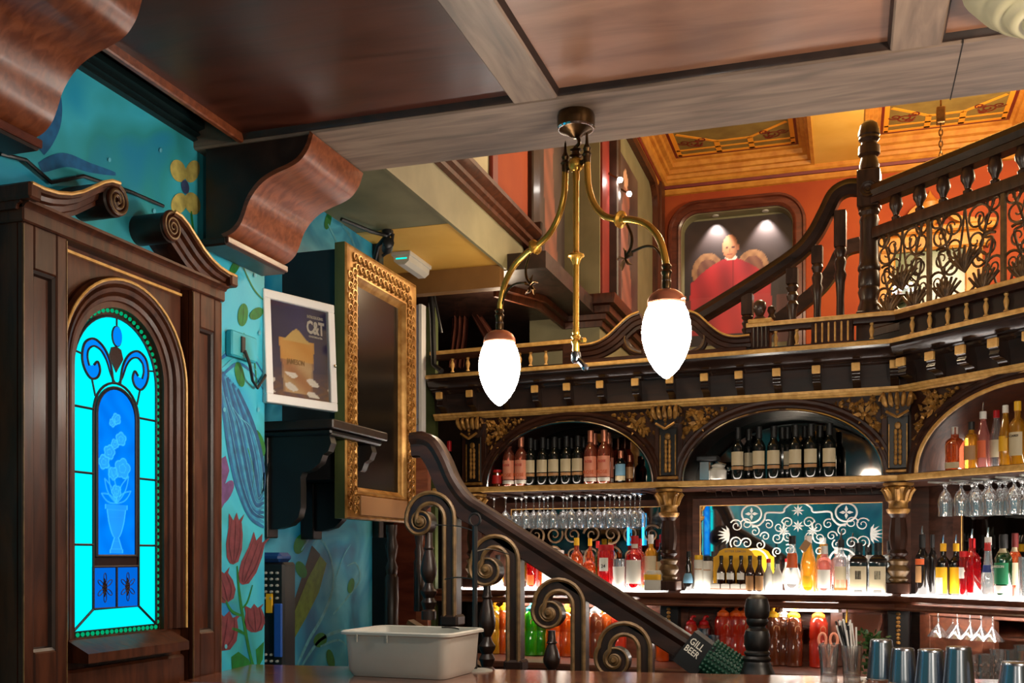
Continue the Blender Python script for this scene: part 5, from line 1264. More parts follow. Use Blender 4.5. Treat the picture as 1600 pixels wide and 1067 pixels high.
for x in x_p: part('iron_post', MB().box(x-.012,x+.012,-.012,.012,zbt,zm,c=.003).xf(FI), M['scrolledge'], ib)
edges = [.06] + x_p + [x_p[1] + (x_p[1]-x_p[0])]
def spiralF(mb, cx_, cz, r0, turns, a0, dr, w_=.008, n_=24): spiral(mb, cx_, cz, r0, turns, a0, dr, 0, w_, n_, .9)
hI = zm-zbt
for k in range(3):
    xa_, xb_ = edges[k]+.02, edges[k+1]-.02; m_ = (xa_+xb_)/2; w2 = (xb_-xa_)/2
    ip = MB()
    for s in (-1, 1):
        for (u, v, r, t_, a0) in ((.38,.80,.075,1.5,0),(.72,.74,.07,1.5,2.5),(.30,.58,.06,1.4,4),(.70,.50,.065,1.5,1),(.45,.40,.05,1.4,3),(.82,.28,.06,1.5,0),(.86,.9,.05,1.4,2)):
            spiralF(ip, m_+s*u*w2, zbt+v*hI, r, t_, a0 if s > 0 else PI-a0, s)
        ip.tube(crom([(m_,0,zbt+.03),(m_+s*w2*.5,0,zbt+.12*1),(m_+s*w2*.8,0,zbt+.3*hI/.55),(m_+s*w2*.55,0,zbt+.62*hI),(m_+s*w2*.9,0,zbt+.98*hI)],6), .007, 6)
        ip.tube(crom([(m_+s*w2*.95,0,zbt+.02),(m_+s*w2*.7,0,zbt+.3*hI),(m_+s*w2*.2,0,zbt+.5*hI),(m_,0,zbt+.95*hI)],6), .006, 6)
    # fan palmettes
    for (cx_, cz, sc_) in ((m_, zbt+.30*hI, 1.0), (m_-w2*.55, zbt+.06*hI, .9), (m_+w2*.55, zbt+.06*hI, .9)):
        for q in range(7):
            an = PI/2 + (q-3)*.26; ip.tube([(cx_,0,cz),(cx_+.07*sc_*math.cos(an),-.012,cz+.07*sc_*math.sin(an)),(cx_+.14*sc_*math.cos(an),0,cz+.14*sc_*math.sin(an))], [.004,.010,.007], 6)
    part('iron_scroll_panel', ip.xf(FI), M['iron'], ib)
# upper stair flight (behind the pediment), rail + square-turned balusters
FS = frame((NP.x,NP.y,0), RM); IS = FS.inverted()
def sh_(px, py, off=0.0):
    o = IS @ O; d = IS.to_3x3() @ ray(px, py); t = (off-o.y)/d.y; return o + d*t
us_ = thing('stair_balustrade', 'upper stair handrail sweeping down with dark turned balusters before the portrait', 'balustrade', (NP.x-.5, NP.y, 2.55))
rp = crom([sh_(1345,294),sh_(1325,294),sh_(1305,306),sh_(1290,335),sh_(1272,368),sh_(1245,398),sh_(1180,442),sh_(1105,488),sh_(1070,509)],6)
rp = [V((p.x,0,p.z)) for p in rp]
part('handrail', MB().sweep(rp, [(-.045,-.028),(-.045,.028),(-.025,.042),(.01,.045),(.03,.032),(.045,.03),(.045,-.03),(.03,-.032),(.01,-.045),(-.025,-.042)], up=(0,-1,0), mitre=False).xf(FS), M['rail'], us_, sharp=28)
for (px, yt, yr, yb_, wpx) in ((1168,460,493,512,9),(1238,420,445,510,9),(1277,385,413,505,8.5),(1313,330,387,505,9)):
    p = sh_(px, yt); z_r = sh_(px,yr).z; z_b = 2.55; x = p.x; h = wpx*kz
    o = part('baluster', MB().box(x-h,x+h,-h,h,z_r,p.z,c=.003).xf(FS), M['newel'], us_)
    H = z_r - z_b
    part('turning', MB().lathe([(h*.9,z_b),(h*1.5,z_b+.15*H),(h*1.3,z_b+.25*H),(h*.7,z_b+.45*H),(h*.65,z_b+.6*H),(h*.8,z_b+.72*H),(h*1.1,z_b+.78*H),(h*.8,z_b+.82*H),(h*1.05,z_b+.88*H),(h*.75,z_b+.92*H),(h*1.1,z_b+.97*H),(h*.9,z_r)], 14, (x,0,0)).xf(FS), M['newel'], o)
fr_ = [V((p.x,.8,p.z)) for p in crom([sh_(1345,382,.8),sh_(1318,392,.8),sh_(1300,425,.8),sh_(1268,462,.8),sh_(1180,528,.8)],6)]
part('far_handrail', MB().sweep(fr_, [(-.045,-.03),(-.045,.03),(.045,.03),(.045,-.03)], up=(0,-1,0), mitre=False).xf(FS), M['rail'], us_)

# curtain in the dark hall, pale doorway and olive post at the end of the bar
ct = MB(); n_ = 40; vv = []; ff = []
for j in range(13):
    for i in range(n_+1):
        u = i/n_; v = j/12; px = lerp(702, 728, u) + 4*math.sin(v*4); py = lerp(452, 575, v)
        p = at_t(px, py, 7.45); vv.append(p + FW*(.04*math.sin(u*22+v*2)))
for j in range(12):
    for i in range(n_): a = j*(n_+1)+i; ff.append((a,a+1,a+n_+2,a+n_+1))
ct.add(vv, ff); base_n = len(vv); vv = []; ff = []
for j in range(13):
    for i in range(n_+1):
        u = i/n_; v = j/12; s_ = math.sin(u*PI*.55); px = lerp(722, 800, u); top = lerp(455, 560, u**1.1); py = top + v*lerp(12, 42, s_)
        p = at_t(px, py, 7.42); vv.append(p + FW*(.05*math.sin(v*12)))
for j in range(12):
    for i in range(n_): a = j*(n_+1)+i; ff.append((a,a+1,a+n_+2,a+n_+1))
ct.add(vv, ff)
solo('curtain', ct, M['curtain'], 'red-brown draped curtain in the dark hall behind the glass drop', 'curtain', sharp=80)
dp = thing('corridor_door', 'pale lilac-white door edge glimpsed beside the gold frame', 'door', tuple(at_t(648,867,6.6).xy)+(0,))
FD = frame((at_t(648,867,6.6).x, at_t(648,867,6.6).y, 0), 0)
part('lower_panel', MB().box(-.14,.055,-.01,.045,0,2.28).xf(FD), M['mahogdark'], dp)
part('leaf', MB().box(-.12,.035,0,.04,2.28,3.08).xf(FD), pm('lilac_white_paint', srgb(206,206,226), .4), dp)
part('jamb', MB().box(.035,.055,-.02,.05,2.28,3.08).xf(FD), M['white'], dp)
part('panel', MB().box(-.10,.0,-.006,0,2.4,2.8,c=.003).xf(FD), M['white'], dp)
part('plate', MB().box(-.06,.025,-.03,0,2.32,2.36,c=.004).xf(FD), M['pewter'], dp)
q0, q1 = at_t(672,867,6.75), at_t(684,867,6.75)
struct('wall_end', MB().box(0,.085,0,.05,0,3.1).xf(frame((at_t(661,867,6.75).x, at_t(661,867,6.75).y,0), 0)), M['oliveg'])
solo('cable_bundle', MB().tube([at_t(660,440,6.6),at_t(672,452,6.55),at_t(676,500,6.55),at_t(678,570,6.55),at_t(690,580,6.5)], .018, 7).tube([at_t(640,440,6.6),at_t(660,438,6.6),at_t(676,450,6.5),at_t(690,520,6.5)], .008, 6), M['blackp'], 'black cable bundle hanging at the olive end wall', 'cable')

# ================================================================== the stair railing in front of the bar
YS = 3.84
def sp(px, py, off=0.0): p = at_y(px, py, YS+off); return V((p.x, YS+off, p.z))
sr = thing('stair_railing', 'dark stair railing with curled scroll balusters descending towards the counter', 'railing', (-1.0, YS, .9))
rl = crom([sp(646,696),sp(658,695),sp(672,700),sp(686,722),sp(702,758),sp(726,790),sp(762,814),sp(900,903),sp(1030,985),sp(1125,1047)],6)
rl = [V((p.x,YS,p.z)) for p in rl]
part('handrail', MB().sweep(rl, [(-.048,-.03),(-.05,0),(-.048,.03),(-.035,.042),(-.02,.045),(-.008,.038),(.0,.032),(.045,.032),(.05,.02),(.05,-.02),(.045,-.032),(.0,-.032),(-.008,-.038),(-.02,-.045),(-.035,-.042)], up=(0,-1,0), mitre=False), M['rail'], sr, sharp=30)
def crozier(stem_px, top_py, vol_px, vol_py, bot_py):
    A_ = sp(stem_px, top_py); vc = sp(vol_px, vol_py); zb_ = sp(stem_px, bot_py).z
    R0 = (A_.x - vc.x)/2 + .018; cx_ = A_.x - R0; cz = A_.z - R0*1.0
    pth = [V((A_.x, YS, lerp(zb_, cz, i/10))) for i in range(10)]
    for i in range(15):
        a = PI*i/14; pth.append(V((cx_+R0*math.cos(a), YS, cz+R0*math.sin(a))))
    # spiral round the volute centre
    st = pth[-1]; r0 = math.hypot(st.x-vc.x, st.z-vc.z); a0 = math.atan2(st.z-vc.z, st.x-vc.x)
    n2 = 46; main = list(pth); eye = []
    for i in range(1, n2):
        t = i/(n2-1); a = a0 + t*2*PI*1.85; r = lerp(r0, .014, t**.8); p = V((vc.x+r*math.cos(a), YS, vc.z+r*math.sin(a))); main.append(p)
    N_ = len(main); n1 = len(pth)
    ws = [.026 if i < n1 else lerp(.026,.007,((i-n1)/(N_-n1))**.7) for i in range(N_)]
    dp_ = [.032 if i < n1 else .032 for i in range(N_)]
    # rectangular band
    vs_ = []; fs = []
    nrm = []
    for i, p in enumerate(main):
        t = main[min(i+1,N_-1)] - main[max(i-1,0)]; t.normalize(); nn = V((t.z,0,-t.x)); nrm.append(nn)
        w_, d_ = ws[i], dp_[i]
        vs_ += [p+nn*w_+V((0,-d_,0)), p-nn*w_+V((0,-d_,0)), p-nn*w_+V((0,d_,0)), p+nn*w_+V((0,d_,0))]
    for i in range(N_-1):
        for k in range(4): fs.append((i*4+k, i*4+(k+1) % 4, (i+1)*4+(k+1) % 4, (i+1)*4+k))
    fs += [(0,1,2,3)]
    o = part('scroll_baluster', MB().add(vs_, fs), M['stairdark'], sr, sharp=40)
    for sgn in (-1, 1):
        part('worn_edge', MB().tube([main[i]+nrm[i]*(ws[i]*.82*sgn)+V((0,-.034,0)) for i in range(N_)], [max(.003,ws[i]*.34) for i in range(N_)], 6), M['scrolledge'], o)
    part('volute_eye', MB().lathe([(.0,.05),(.007,.05),(.010,.046),(.012,.04),(.018,.038),(.020,.03)][::-1], 14, ax=Matrix.Rotation(PI/2,4,'X')).xf(Matrix.Translation(vc)), M['scrolledge'], o)
    part('foot', MBox(A_.x-.038,A_.x+.038,YS-.045,YS+.045,zb_-.03,zb_+.015,c=.008), M['stairdark'], o)
crozier(707, 778, 661, 815, 966); crozier(806, 846, 764, 890, 1036); crozier(907, 914, 861, 957, 1100); crozier(1010, 982, 962, 1030, 1160)
def spin(px, y0, y1):
    t_, b_ = sp(px, y0), sp(px, y1); h = t_.z-b_.z
    part('turned_spindle', MB().lathe([(.03,0),(.03,.10),(.022,.12),(.028,.17),(.032,.2),(.022,.25),(.032,.3),(.034,.33),(.02,.38),(.016,.42),(.024,.46),(.032,.52),(.034,.58),(.026,.7),(.016,.8),(.022,.82),(.016,.85),(.014,1.0)] and [(r, b_.z+u*h) for r, u in ((.03,0),(.03,.10),(.022,.12),(.028,.17),(.032,.2),(.022,.25),(.032,.3),(.034,.33),(.02,.38),(.016,.42),(.024,.46),(.032,.52),(.034,.58),(.026,.7),(.016,.8),(.022,.82),(.016,.85),(.014,1.0))], 12, (t_.x,YS,0)), M['stairdark'], sr)
spin(670, 832, 968); spin(761, 905, 1060); spin(862, 985, 1090)
# sloping string of the flight
s0, s1 = sp(640,985,.12), sp(900,1150,.12)
part('string', MB().sweep([s0, s1], [(-.02,-.015),(-.02,.015),(.22,.015),(.22,-.015)], up=(0,-1,0)), M['black'], sr)
part('string_cap', MB().sweep([sp(640,972,.12), sp(900,1137,.12)], [(-.012,-.03),(-.012,.03),(.006,.03),(.006,-.03)], up=(0,-1,0)), M['scrolledge'], sr)
# posts at the head of the flight
hp = thing('stair_head_posts', 'dark turned stair posts below the gold frame', 'newel post', tuple(sp(612, 1000, .5)))
for (px, y0, y1, w_) in ((612, 820, 985, 9), (655, 800, 955, 7)):
    p, q = sp(px, y0, .5), sp(px, y1, .5); h = p.z-q.z
    part('post', MB().lathe([(w_/FPX*4.6*k, q.z+u*h) for k, u in ((1.2,0),(1.2,.5),(.9,.53),(1.1,.6),(.7,.66),(1.0,.74),(1.15,.8),(.8,.88),(1.0,.93),(1.0,1.0))], 14, (p.x,p.y,0)), M['newel'], hp)
p = sp(612, 860, .6); part('panel', MBox(p.x-.1,p.x+.0,p.y,p.y+.04,.9,p.z+.06), M['black'], hp)
p = sp(650,700,.75); part('tall_board', MBox(p.x-.0,p.x+.06,p.y,p.y+.04,.9,p.z+.02), M['mahog'], hp)
# lower newel post
LN = at_t(1183, 867, 3.72); kl = 3.72/FPX
def lz(y): return 1.5+(867-y)*kl
ln_ = thing('stair_newel_post', 'short black bulb-topped newel post standing behind the counter', 'newel post', (LN.x, LN.y, .8))
pf_ = [(0,929),(9,930),(16,935),(19,945),(19.5,955),(18.5,962),(16,966),(17,970),(16,974),(13,978),(13,981),(18,985),(20,992),(20,1008),(18,1013),(17,1016),(20,1019),(20,1022),(18,1024),(21,1028),(21,1031),(20,1033),(22,1038),(22,1040),(26,1048),(30,1060),(31,1075),(31,1200)]
part('turned_post', MB().lathe([(r*kl, lz(y)) for r, y in pf_][::-1], 28, (LN.x,LN.y,0)), M['black'], ln_)
# black sleeve, green bar mat rolled over the rail end
d_ = (rl[-1]-rl[-8]).normalized(); a_ = rl[-9]; e_ = rl[-1]
up_ = V((-d_.z,0,d_.x)); up_ = up_ if up_.z > 0 else -up_
ss = thing('rail_sleeve', 'black fabric sleeve with white lettering wrapped round the handrail end', 'sleeve', tuple(sp(1090,1040)))
c0, c1 = sp(1072,1006), sp(1106,1032)
part('wrap', MB().sweep([V((c0.x,YS,c0.z)), V((c1.x,YS,c1.z))], [(-.062,-.052),(-.062,.052),(.07,.052),(.07,-.052)], up=(0,-1,0)), M['blackp'], ss)
cm = (V((c0.x,YS,c0.z))+V((c1.x,YS,c1.z)))/2; ang = math.atan2(c1.z-c0.z, c1.x-c0.x)
FT = Matrix.Translation((cm.x,YS-.0535,cm.z+.022)) @ Matrix.Rotation(-ang,4,'Y')
part('lettering', text_mb('GILL', .036, FT @ Matrix.Translation((0,0,.012)), sx=.8), M['lab_white'], ss); part('lettering', text_mb('BEER', .034, FT @ Matrix.Translation((0,0,-.02)), sx=.8), M['lab_white'], ss)
gmt = thing('rubber_bar_mat', 'dark green ribbed rubber mat draped over the handrail end', 'bar mat', tuple(sp(1130,1055)))
M['mat'] = pm('dark_green_rubber', srgb(16,62,46), .45); m0, m1 = sp(1103,1026), sp(1158,1062)
drum = MB().sweep([V((m0.x,YS,m0.z)), V((m1.x,YS,m1.z))], [(-.072+.012*abs(math.sin(i*.4))*0 + (.14*(i/12)), .0) for i in range(0)] or [(.075*math.sin(t)*1.0-.0, .06*math.cos(t)) for t in [2*PI*i/20 for i in range(20)]], up=(0,-1,0))
part('roll', drum, M['mat'], gmt)
rb = MB(); dv = (m1-m0)
for i in range(9):
    for j in range(9):
        t = .05+.1*i; an = -1.35 + j*.23; c_ = V((m0.x,YS,m0.z)) + V((dv.x,0,dv.z))*t
        sd = V((dv.x,0,dv.z)).normalized().cross(V((0,-1,0))).normalized()
        pos = c_ + sd*(.076*math.sin(an)) + V((0,-1,0))*(.061*math.cos(an)); rb.ball(tuple(pos), .0072, 6)
part('ribs', rb, M['mat'], gmt, kind='stuff')
# ================================================================== bar counter and what stands on it
CT = 1.10; cp0 = at_z(1060, 1051, CT); RCt = math.radians(7.35); FC = frame((cp0.x, cp0.y, 0), RCt); IC = FC.inverted()
def onct(px, py): p = at_z(px, py, CT); return p
bcn = thing('bar_counter', 'polished brown wooden bar counter along the bottom edge', 'counter', (cp0.x, cp0.y, 0))
part('top', MB().box(-1.55,2.6,-.55,0,CT-.05,CT,c=.008).xf(FC), M['counter'], bcn)
part('body', MB().box(-1.5,2.6,-.45,-.05,0,CT-.05).xf(FC), M['dark_trim'], bcn)
# tub
A_ = at_t(530,1060,3.45); B_ = at_t(712,1058,3.30)
tv = V((B_.x-A_.x, B_.y-A_.y, 0)); tr = math.atan2(tv.y, tv.x) ; tw = tv.length*.86
tb = thing('bus_tub', 'grey-white plastic bus tub with rolled rim on the counter', 'tub', ((A_.x+B_.x)/2, (A_.y+B_.y)/2, CT))
def rrect(w_, d_, r, n_=5):
    o = []
    for (sx, sy, a0) in ((1,1,0),(-1,1,PI/2),(-1,-1,PI),(1,-1,1.5*PI)):
        for i in range(n_+1): a = a0+PI/2*i/n_; o.append((sx*(w_/2-r)+r*math.cos(a), sy*(d_/2-r)+r*math.sin(a)))
    return o
def loft(rings):
    mb = MB(); k = len(rings[0][0]); vs_ = []; fs = []
    for pts, z in rings: vs_ += [(x, y, z) for x, y in pts]
    for j in range(len(rings)-1):
        for i in range(k): fs.append((j*k+i, j*k+(i+1) % k, (j+1)*k+(i+1) % k, (j+1)*k+i))
    fs.append(tuple(range(k))); fs.append(tuple(range((len(rings)-1)*k, len(rings)*k))); return mb.add(vs_, fs)
FTb = frame(((A_.x+B_.x)/2, (A_.y+B_.y)/2+.14, CT+.001), tr)
dpt = .27
part('tray', loft([(rrect(tw*.94,dpt*.92,.03),0),(rrect(tw*1.0,dpt,.03),.02),(rrect(tw*1.05,dpt*1.06,.035),.135),(rrect(tw*1.13,dpt*1.16,.04),.138),(rrect(tw*1.13,dpt*1.16,.04),.146),(rrect(tw*1.10,dpt*1.12,.04),.15),(rrect(tw*1.04,dpt*1.03,.03),.148),(rrect(tw*.98,dpt*.97,.03),.02)]).xf(FTb), M['offwhite'], tb, sharp=40)
part('notches', MB().box(-.13,-.125,-dpt*.60,-dpt*.575,.115,.14).box(-.02,-.015,-dpt*.60,-dpt*.575,.115,.14).xf(FTb), M['pewter'], tb)
# thin stand with ring top
p = onct(742, 1048); st = thing('wire_stand', 'thin black pole stand with ring top and tied wires on the counter', 'stand', (p.x,p.y,CT))
zt = at_t(742, 822, (p-O).dot(FW)).z
part('base', MB().lathe([(0,CT),(.062,CT),(.062,CT+.003),(.05,CT+.006),(0,CT+.008)], 28, (p.x,p.y,0)), M['pewter'], st)
part('pole', MB().tube([(p.x,p.y,CT),(p.x,p.y,zt)], .009, 10), M['blackp'], st)
part('ring', MB().tube([(p.x+.02*math.cos(2*PI*i/18),p.y,zt+.022+.022*math.sin(2*PI*i/18)) for i in range(18)], .004, 6, True), M['blackp'], st)
t_ = (p-O).dot(FW)
part('wires', MB().tube(crom([at_t(742,862,t_),at_t(765,858,t_+.1),at_t(795,866,t_+.25)],5), .0025, 5).tube(crom([at_t(742,905,t_),at_t(715,902,t_+.2),at_t(695,905,t_+.3)],5), .0025, 5).tube(crom([at_t(742,830,t_),at_t(715,822,t_+.2),at_t(680,820,t_+.3)],5), .002, 5).tube(crom([at_t(738,995,t_),at_t(715,982,t_),at_t(690,980,t_)],5), .003, 5), M['blackp'], st)
# mixer / patch rack in the recess
rk = thing('sound_rack', 'black audio mixer rack with rows of knobs in the wall recess', 'mixer', (-2.3, 3.88, .99))
part('case', MBox(-2.48,-2.21,3.80,3.90,.99,1.47,c=.01), M['blackp'], rk)
part('top_cap', MBox(-2.47,-2.22,3.79,3.89,1.47,1.51,c=.015), pm('blue_rack_plastic', srgb(24,60,120), .4), rk)
part('blue_panel', MBox(-2.25,-2.215,3.786,3.80,1.08,1.30,c=.003), pm('blue_panel_plastic', srgb(34,84,170), .4), rk)
kb = MB()
for i in range(9):
    for j in range(17):
        if i > 5 and 3 < j < 12: continue
        kb.lathe([(.006,0),(.005,.012),(0,.013)], 8, ax=Matrix.Rotation(PI/2,4,'X')); kb.v[-24:] = [q + V((-2.455+.027*i, 3.80, 1.01+.026*j)) for q in kb.v[-24:]]
part('knobs', kb, M['pewter'], rk, kind='stuff')
part('display', MBox(-2.29,-2.26,3.79,3.80,1.26,1.34,c=.002), M['lab_yellow'], rk)
part('cable', MB().tube(crom([(-2.35,3.79,1.40),(-2.36,3.78,1.2),(-2.34,3.78,1.05),(-2.3,3.76,.99)],5), .006, 6).tube(crom([(-2.36,3.85,1.5),(-2.40,3.8,1.62),(-2.38,3.9,1.75),(-2.40,4.0,1.9)],5), .005, 6), M['blackp'], rk)
lg = thing('wall_ledge', 'teal painted ledge under the sound rack', 'ledge', (-2.3, 3.95, 0)); part('top', MBox(XR,-1.95,3.56,4.25,.93,.985,c=.006), M['mural2'], lg); part('body', MBox(XR,-2.0,3.58,4.2,0,.93), M['mural2'], lg)

# cocktail tins, tumblers with straws, herbs
def tin(px, ytop, t, w0, label, h=.18):
    p = at_t(px, 1000, t); r = w0/FPX*t/2; b = V((p.x,p.y,CT)); ztop = at_t(px, ytop, t).z
    o = thing('shaker_tin', label, 'shaker', tuple(b), 'steel cocktail shaker tins on the counter'); H = ztop-CT
    part('tin', MB().lathe([(r*1.28,0),(r*1.30,.006),(r*1.24,.02),(r*1.0,H-.01),(r*.97,H-.003),(r*.9,H)], 28, tuple(b)), M['steel'], o, sharp=50)
    part('rolled_rim', MB().lathe([(r*1.28,-.0),(r*1.33,.003),(r*1.33,.007),(r*1.28,.009)], 28, tuple(b)), M['chrome'], o)
tin(1377, 999, 3.32, 34, 'upturned steel shaker tin nearest the green herbs')
tin(1411, 1012, 3.22, 34, 'second steel shaker tin from the herbs')
tin(1454, 1014, 3.15, 38, 'third steel shaker tin from the herbs')
tin(1498, 1010, 3.08, 38, 'fourth steel shaker tin from the herbs')
tin(1588, 1034, 2.98, 44, 'steel shaker tin cut off at the right edge')
def tumbler(px, ytop, t, wpx, label):
    p = at_t(px, 1000, t); r = wpx/FPX*t/2; b = V((p.x,p.y,CT)); H = at_t(px, ytop, t).z-CT
    o = thing('tumbler', label, 'glass', tuple(b)); part('glass', MB().lathe([(0,.004),(r*.78,.0),(r*.8,.01),(r*.86,H*.5),(r*.9,H*.52),(r,H),(r*.95,H),(r*.84,H*.5),(r*.74,.012),(0,.012)], 20, tuple(b)), M['clear2'], o, sharp=50)
    return o, b, r, H
o, b, r, H = tumbler(1331, 1008, 3.42, 34, 'ribbed tumbler packed with pale and black straws')
random.seed(5); sw = MB(); sk = MB()
for i in range(34):
    a = random.uniform(0,2*PI); q = random.uniform(0,.8)*r; z1 = H+random.uniform(.05,.085); tip = V((b.x+q*math.cos(a)-.03+random.uniform(-.015,.02), b.y+q*math.sin(a), CT+z1))
    (sw if random.random() < .72 else sk).tube([(b.x+q*.6*math.cos(a),b.y+q*.6*math.sin(a),CT+.02), tip if True else 0], .0032, 6)
part('pale_straws', sw, M['white'], o); part('black_straws', sk, M['blackp'], o)
o, b, r, H = tumbler(1295, 1005, 3.45, 32, 'ribbed tumbler holding pink-handled scissors and tools')
sc_ = MB()
for s in (-1,1): sc_.tube([(b.x+s*.018+.012*math.cos(2*PI*i/14)-.002, b.y-.01, CT+H+.012+.022*math.sin(2*PI*i/14)) for i in range(14)], .005, 6, True); sc_.tube([(b.x+s*.014,b.y-.01,CT+H-.01),(b.x-s*.004,b.y-.01,CT+.03)], .004, 6)
s_ = solo('scissors', sc_, M['lab_rose'], 'pink-handled scissors standing in the tumbler', 'scissors')
hb_ = MB(); random.seed(9)
p = at_t(1362, 1035, 3.5)
for i in range(160):
    a = random.uniform(0,2*PI); q = abs(random.gauss(0,.028)); z = CT+random.uniform(.0,.14); c_ = V((p.x+q*math.cos(a), p.y+q*math.sin(a), z)); u = V((random.uniform(-1,1),random.uniform(-1,1),random.uniform(-.3,1))).normalized(); w_ = u.orthogonal().normalized()
    hb_.add([c_, c_+u*.014+w_*.007, c_+u*.026, c_+u*.014-w_*.007], [(0,1,2,3)])
for i in range(14):
    a = random.uniform(0,2*PI); hb_.tube([(p.x,p.y,CT),(p.x+.02*math.cos(a),p.y+.02*math.sin(a),CT+.12)], .0015, 4)
solo('mint_bunch', hb_, pm('mint_leaf', srgb(38,78,26), .5, 0, srgb(22,54,18), 30), 'bunch of green mint between straws and shaker tins', 'herbs', sharp=0)

# ================================================================== bottles
CACHE = {}
def prof_of(kind, R, H):
    if kind == 'wine': return [(R*.9,0),(R,.006),(R,H*.60),(R*.96,H*.64),(R*.75,H*.70),(R*.5,H*.745),(R*.40,H*.78),(R*.38,H*.97),(R*.44,H*.975),(R*.44,H)], H*.79
    if kind == 'spirit': return [(R*.92,0),(R,.006),(R,H*.62),(R*.93,H*.665),(R*.66,H*.715),(R*.42,H*.75),(R*.38,H*.80),(R*.38,H*.98),(R*.38,H)], H*.86
    if kind == 'tall': return [(R*.95,0),(R,.006),(R*.98,H*.52),(R*.85,H*.62),(R*.62,H*.74),(R*.46,H*.82),(R*.42,H*.9),(R*.42,H)], H*.88
    if kind == 'squat': return [(R*.95,0),(R,.006),(R,H*.60),(R*.96,H*.68),(R*.7,H*.74),(R*.42,H*.77),(R*.4,H*.9),(R*.4,H)], H*.84
    if kind == 'flask': return [(R*.55,0),(R*.8,H*.06),(R*.98,H*.18),(R,H*.26),(R*.9,H*.36),(R*.62,H*.45),(R*.56,H*.5),(R*.56,H*.66),(R*.4,H*.74),(R*.34,H*.8),(R*.34,H)], H*.86
    if kind == 'cone': return [(R*.95,0),(R,.006),(R*.95,H*.36),(R*.72,H*.44),(R*.66,H*.5),(R*.46,H*.82),(R*.42,H)], H*.88
    if kind == 'jar': return [(R*.95,0),(R,.006),(R,H*.86),(R*.8,H*.9),(R*.8,H)], H*.88
    if kind == 'beer': return [(R*.92,0),(R,.006),(R,H*.52),(R*.9,H*.58),(R*.5,H*.72),(R*.42,H*.8),(R*.40,H)], H*.9
    if kind == 'glass': return [(R*.75,0),(R*.78,.006),(R*.96,H*.75),(R*.98,H),(R*.94,H),(R*.75,.02)], H
def bottle_meshes(kind, R, H, body, cap, labels, sq, text, pour):
    key = (kind, round(R,4), round(H,4), body, cap, tuple(labels), sq, text, pour)
    if key in CACHE: return CACHE[key]
    pr, zc = prof_of(kind, R, H); out = []
    out.append(('bottle_glass', MB().lathe(pr, 16, sq=sq).mesh('bottle_glass', M[body], sharp=50), None))
    if cap and kind != 'glass':
        rn = pr[-1][0]; out.append(('cap', MB().lathe([(rn*1.12,zc),(rn*1.14,zc+.002),(rn*1.12,H+.002),(rn*.9,H+.004),(0,H+.004)], 12).mesh('cap', M[cap]), None))
    if pour: out.append(('pourer', MB().tube([(0,0,H),(0,0,H+.02),(.004,-.002,H+.05)], [.009,.006,.004], 8).mesh('pourer', M['chrome']), None))
    for (z0, z1, mt, hw_) in labels:
        def rad(z):
            for (r1, a), (r2, b_) in zip(pr, pr[1:]):
                if a <= z <= b_: return lerp(r1, r2, (z-a)/max(1e-6, b_-a))
            return R
        zs_ = [H*lerp(z0,z1,k/4) for k in range(5)]
        out.append(('label', MB().lathe([(rad(z)+.0012, z) for z in zs_], 12, sq=sq, arc=(-PI/2-hw_, -PI/2+hw_)).mesh('label', M[mt], sharp=50), None))
    if text:
        for (tx, u, s_, mt) in text:
            out.append(('lettering', text_mb(tx, s_, Matrix.Translation((0,-R-.0035,H*u)), depth=.0004).mesh('lettering', M[mt], sharp=0), None))
    CACHE[key] = out; return out
BN = {}
def bottle(px, ytop, wpx, off, right, zb_, kind, body, cap, labels, label, sq=0, text=(), pour=False, H=None, R=None, cat='bottle', group=None, name='bottle', turn=0.0):
    F = FR if right else FB; x = bx(px, off, right); P = F @ V((x, off, zb_)); t_ = (P-O).dot(FW)
    if H is None: H = hit(px, ytop, off, right)[1] - zb_
    if R is None: R = wpx*t_/FPX/2
    if sq: R *= .9
    o = bpy.data.objects.new(name, None); col.objects.link(o); o.location = P; o.rotation_euler = (0,0,(RR if right else RM)+turn); o.empty_display_size = .03
    # face the label towards the room
    tag(o, label, cat, group); ORG[o] = V(P)
    for nm, me, _ in bottle_meshes(kind, R, H, body, cap, labels, sq, tuple(text), pour): 
        c = bpy.data.objects.new(nm, me); col.objects.link(c); c.parent = o
    return o
ORD = ['first','second','third','fourth','fifth','sixth','seventh','eighth','ninth','tenth']
ZU, ZL = 1.9305, 1.2925
G1 = 'wine bottles in the left arch'; G2 = 'wine bottles in the middle arch'
wl_lab = ((.28,.54,'lab_cream',1.1),(.20,.26,'lab_tan',1.1))
rs_lab = ((.14,.52,'lab_rose',1.3),(.05,.12,'lab_white',1.3)); rs_txt = (('ROSE',.22,.030,'lab_orange'),('ROSE',.42,.020,'lab_red'))
bottle(777,735,17,.06,False,ZU,'jar','amber','cap_red',((.2,.7,'lab_red',1.3),),'small red-labelled bottle at the end of the wine row')
for k, px in enumerate((795,814)): bottle(px,0,0,.05,False,ZU,'wine','rose','cap_copper',rs_lab,'%s rose wine bottle at the left end of the wine row' % ORD[k], H=.315, R=.039, text=rs_txt, group='rose bottles')
for k, px in enumerate((829,848,866,885,903)): bottle(px,0,0,.07,False,ZU,'wine','wine','cap_black',wl_lab,'%s black wine bottle with cream label from the left in the rose arch' % ORD[k], H=.30, R=.037, group=G1)
for k, px in enumerate((836,856,874,893,912)): bottle(px,0,0,.17,False,ZU,'wine','wine','cap_black',(),'%s black wine bottle in the rear row of the rose arch' % ORD[k], H=.30, R=.037, group='rear wine bottles of the rose arch')
for k, px in enumerate((923,944)): bottle(px,0,0,.05,False,ZU,'wine','rose','cap_copper',rs_lab,'%s front rose bottle right of the black wine bottles' % ORD[k], H=.325, R=.040, text=rs_txt, group='rose bottles')
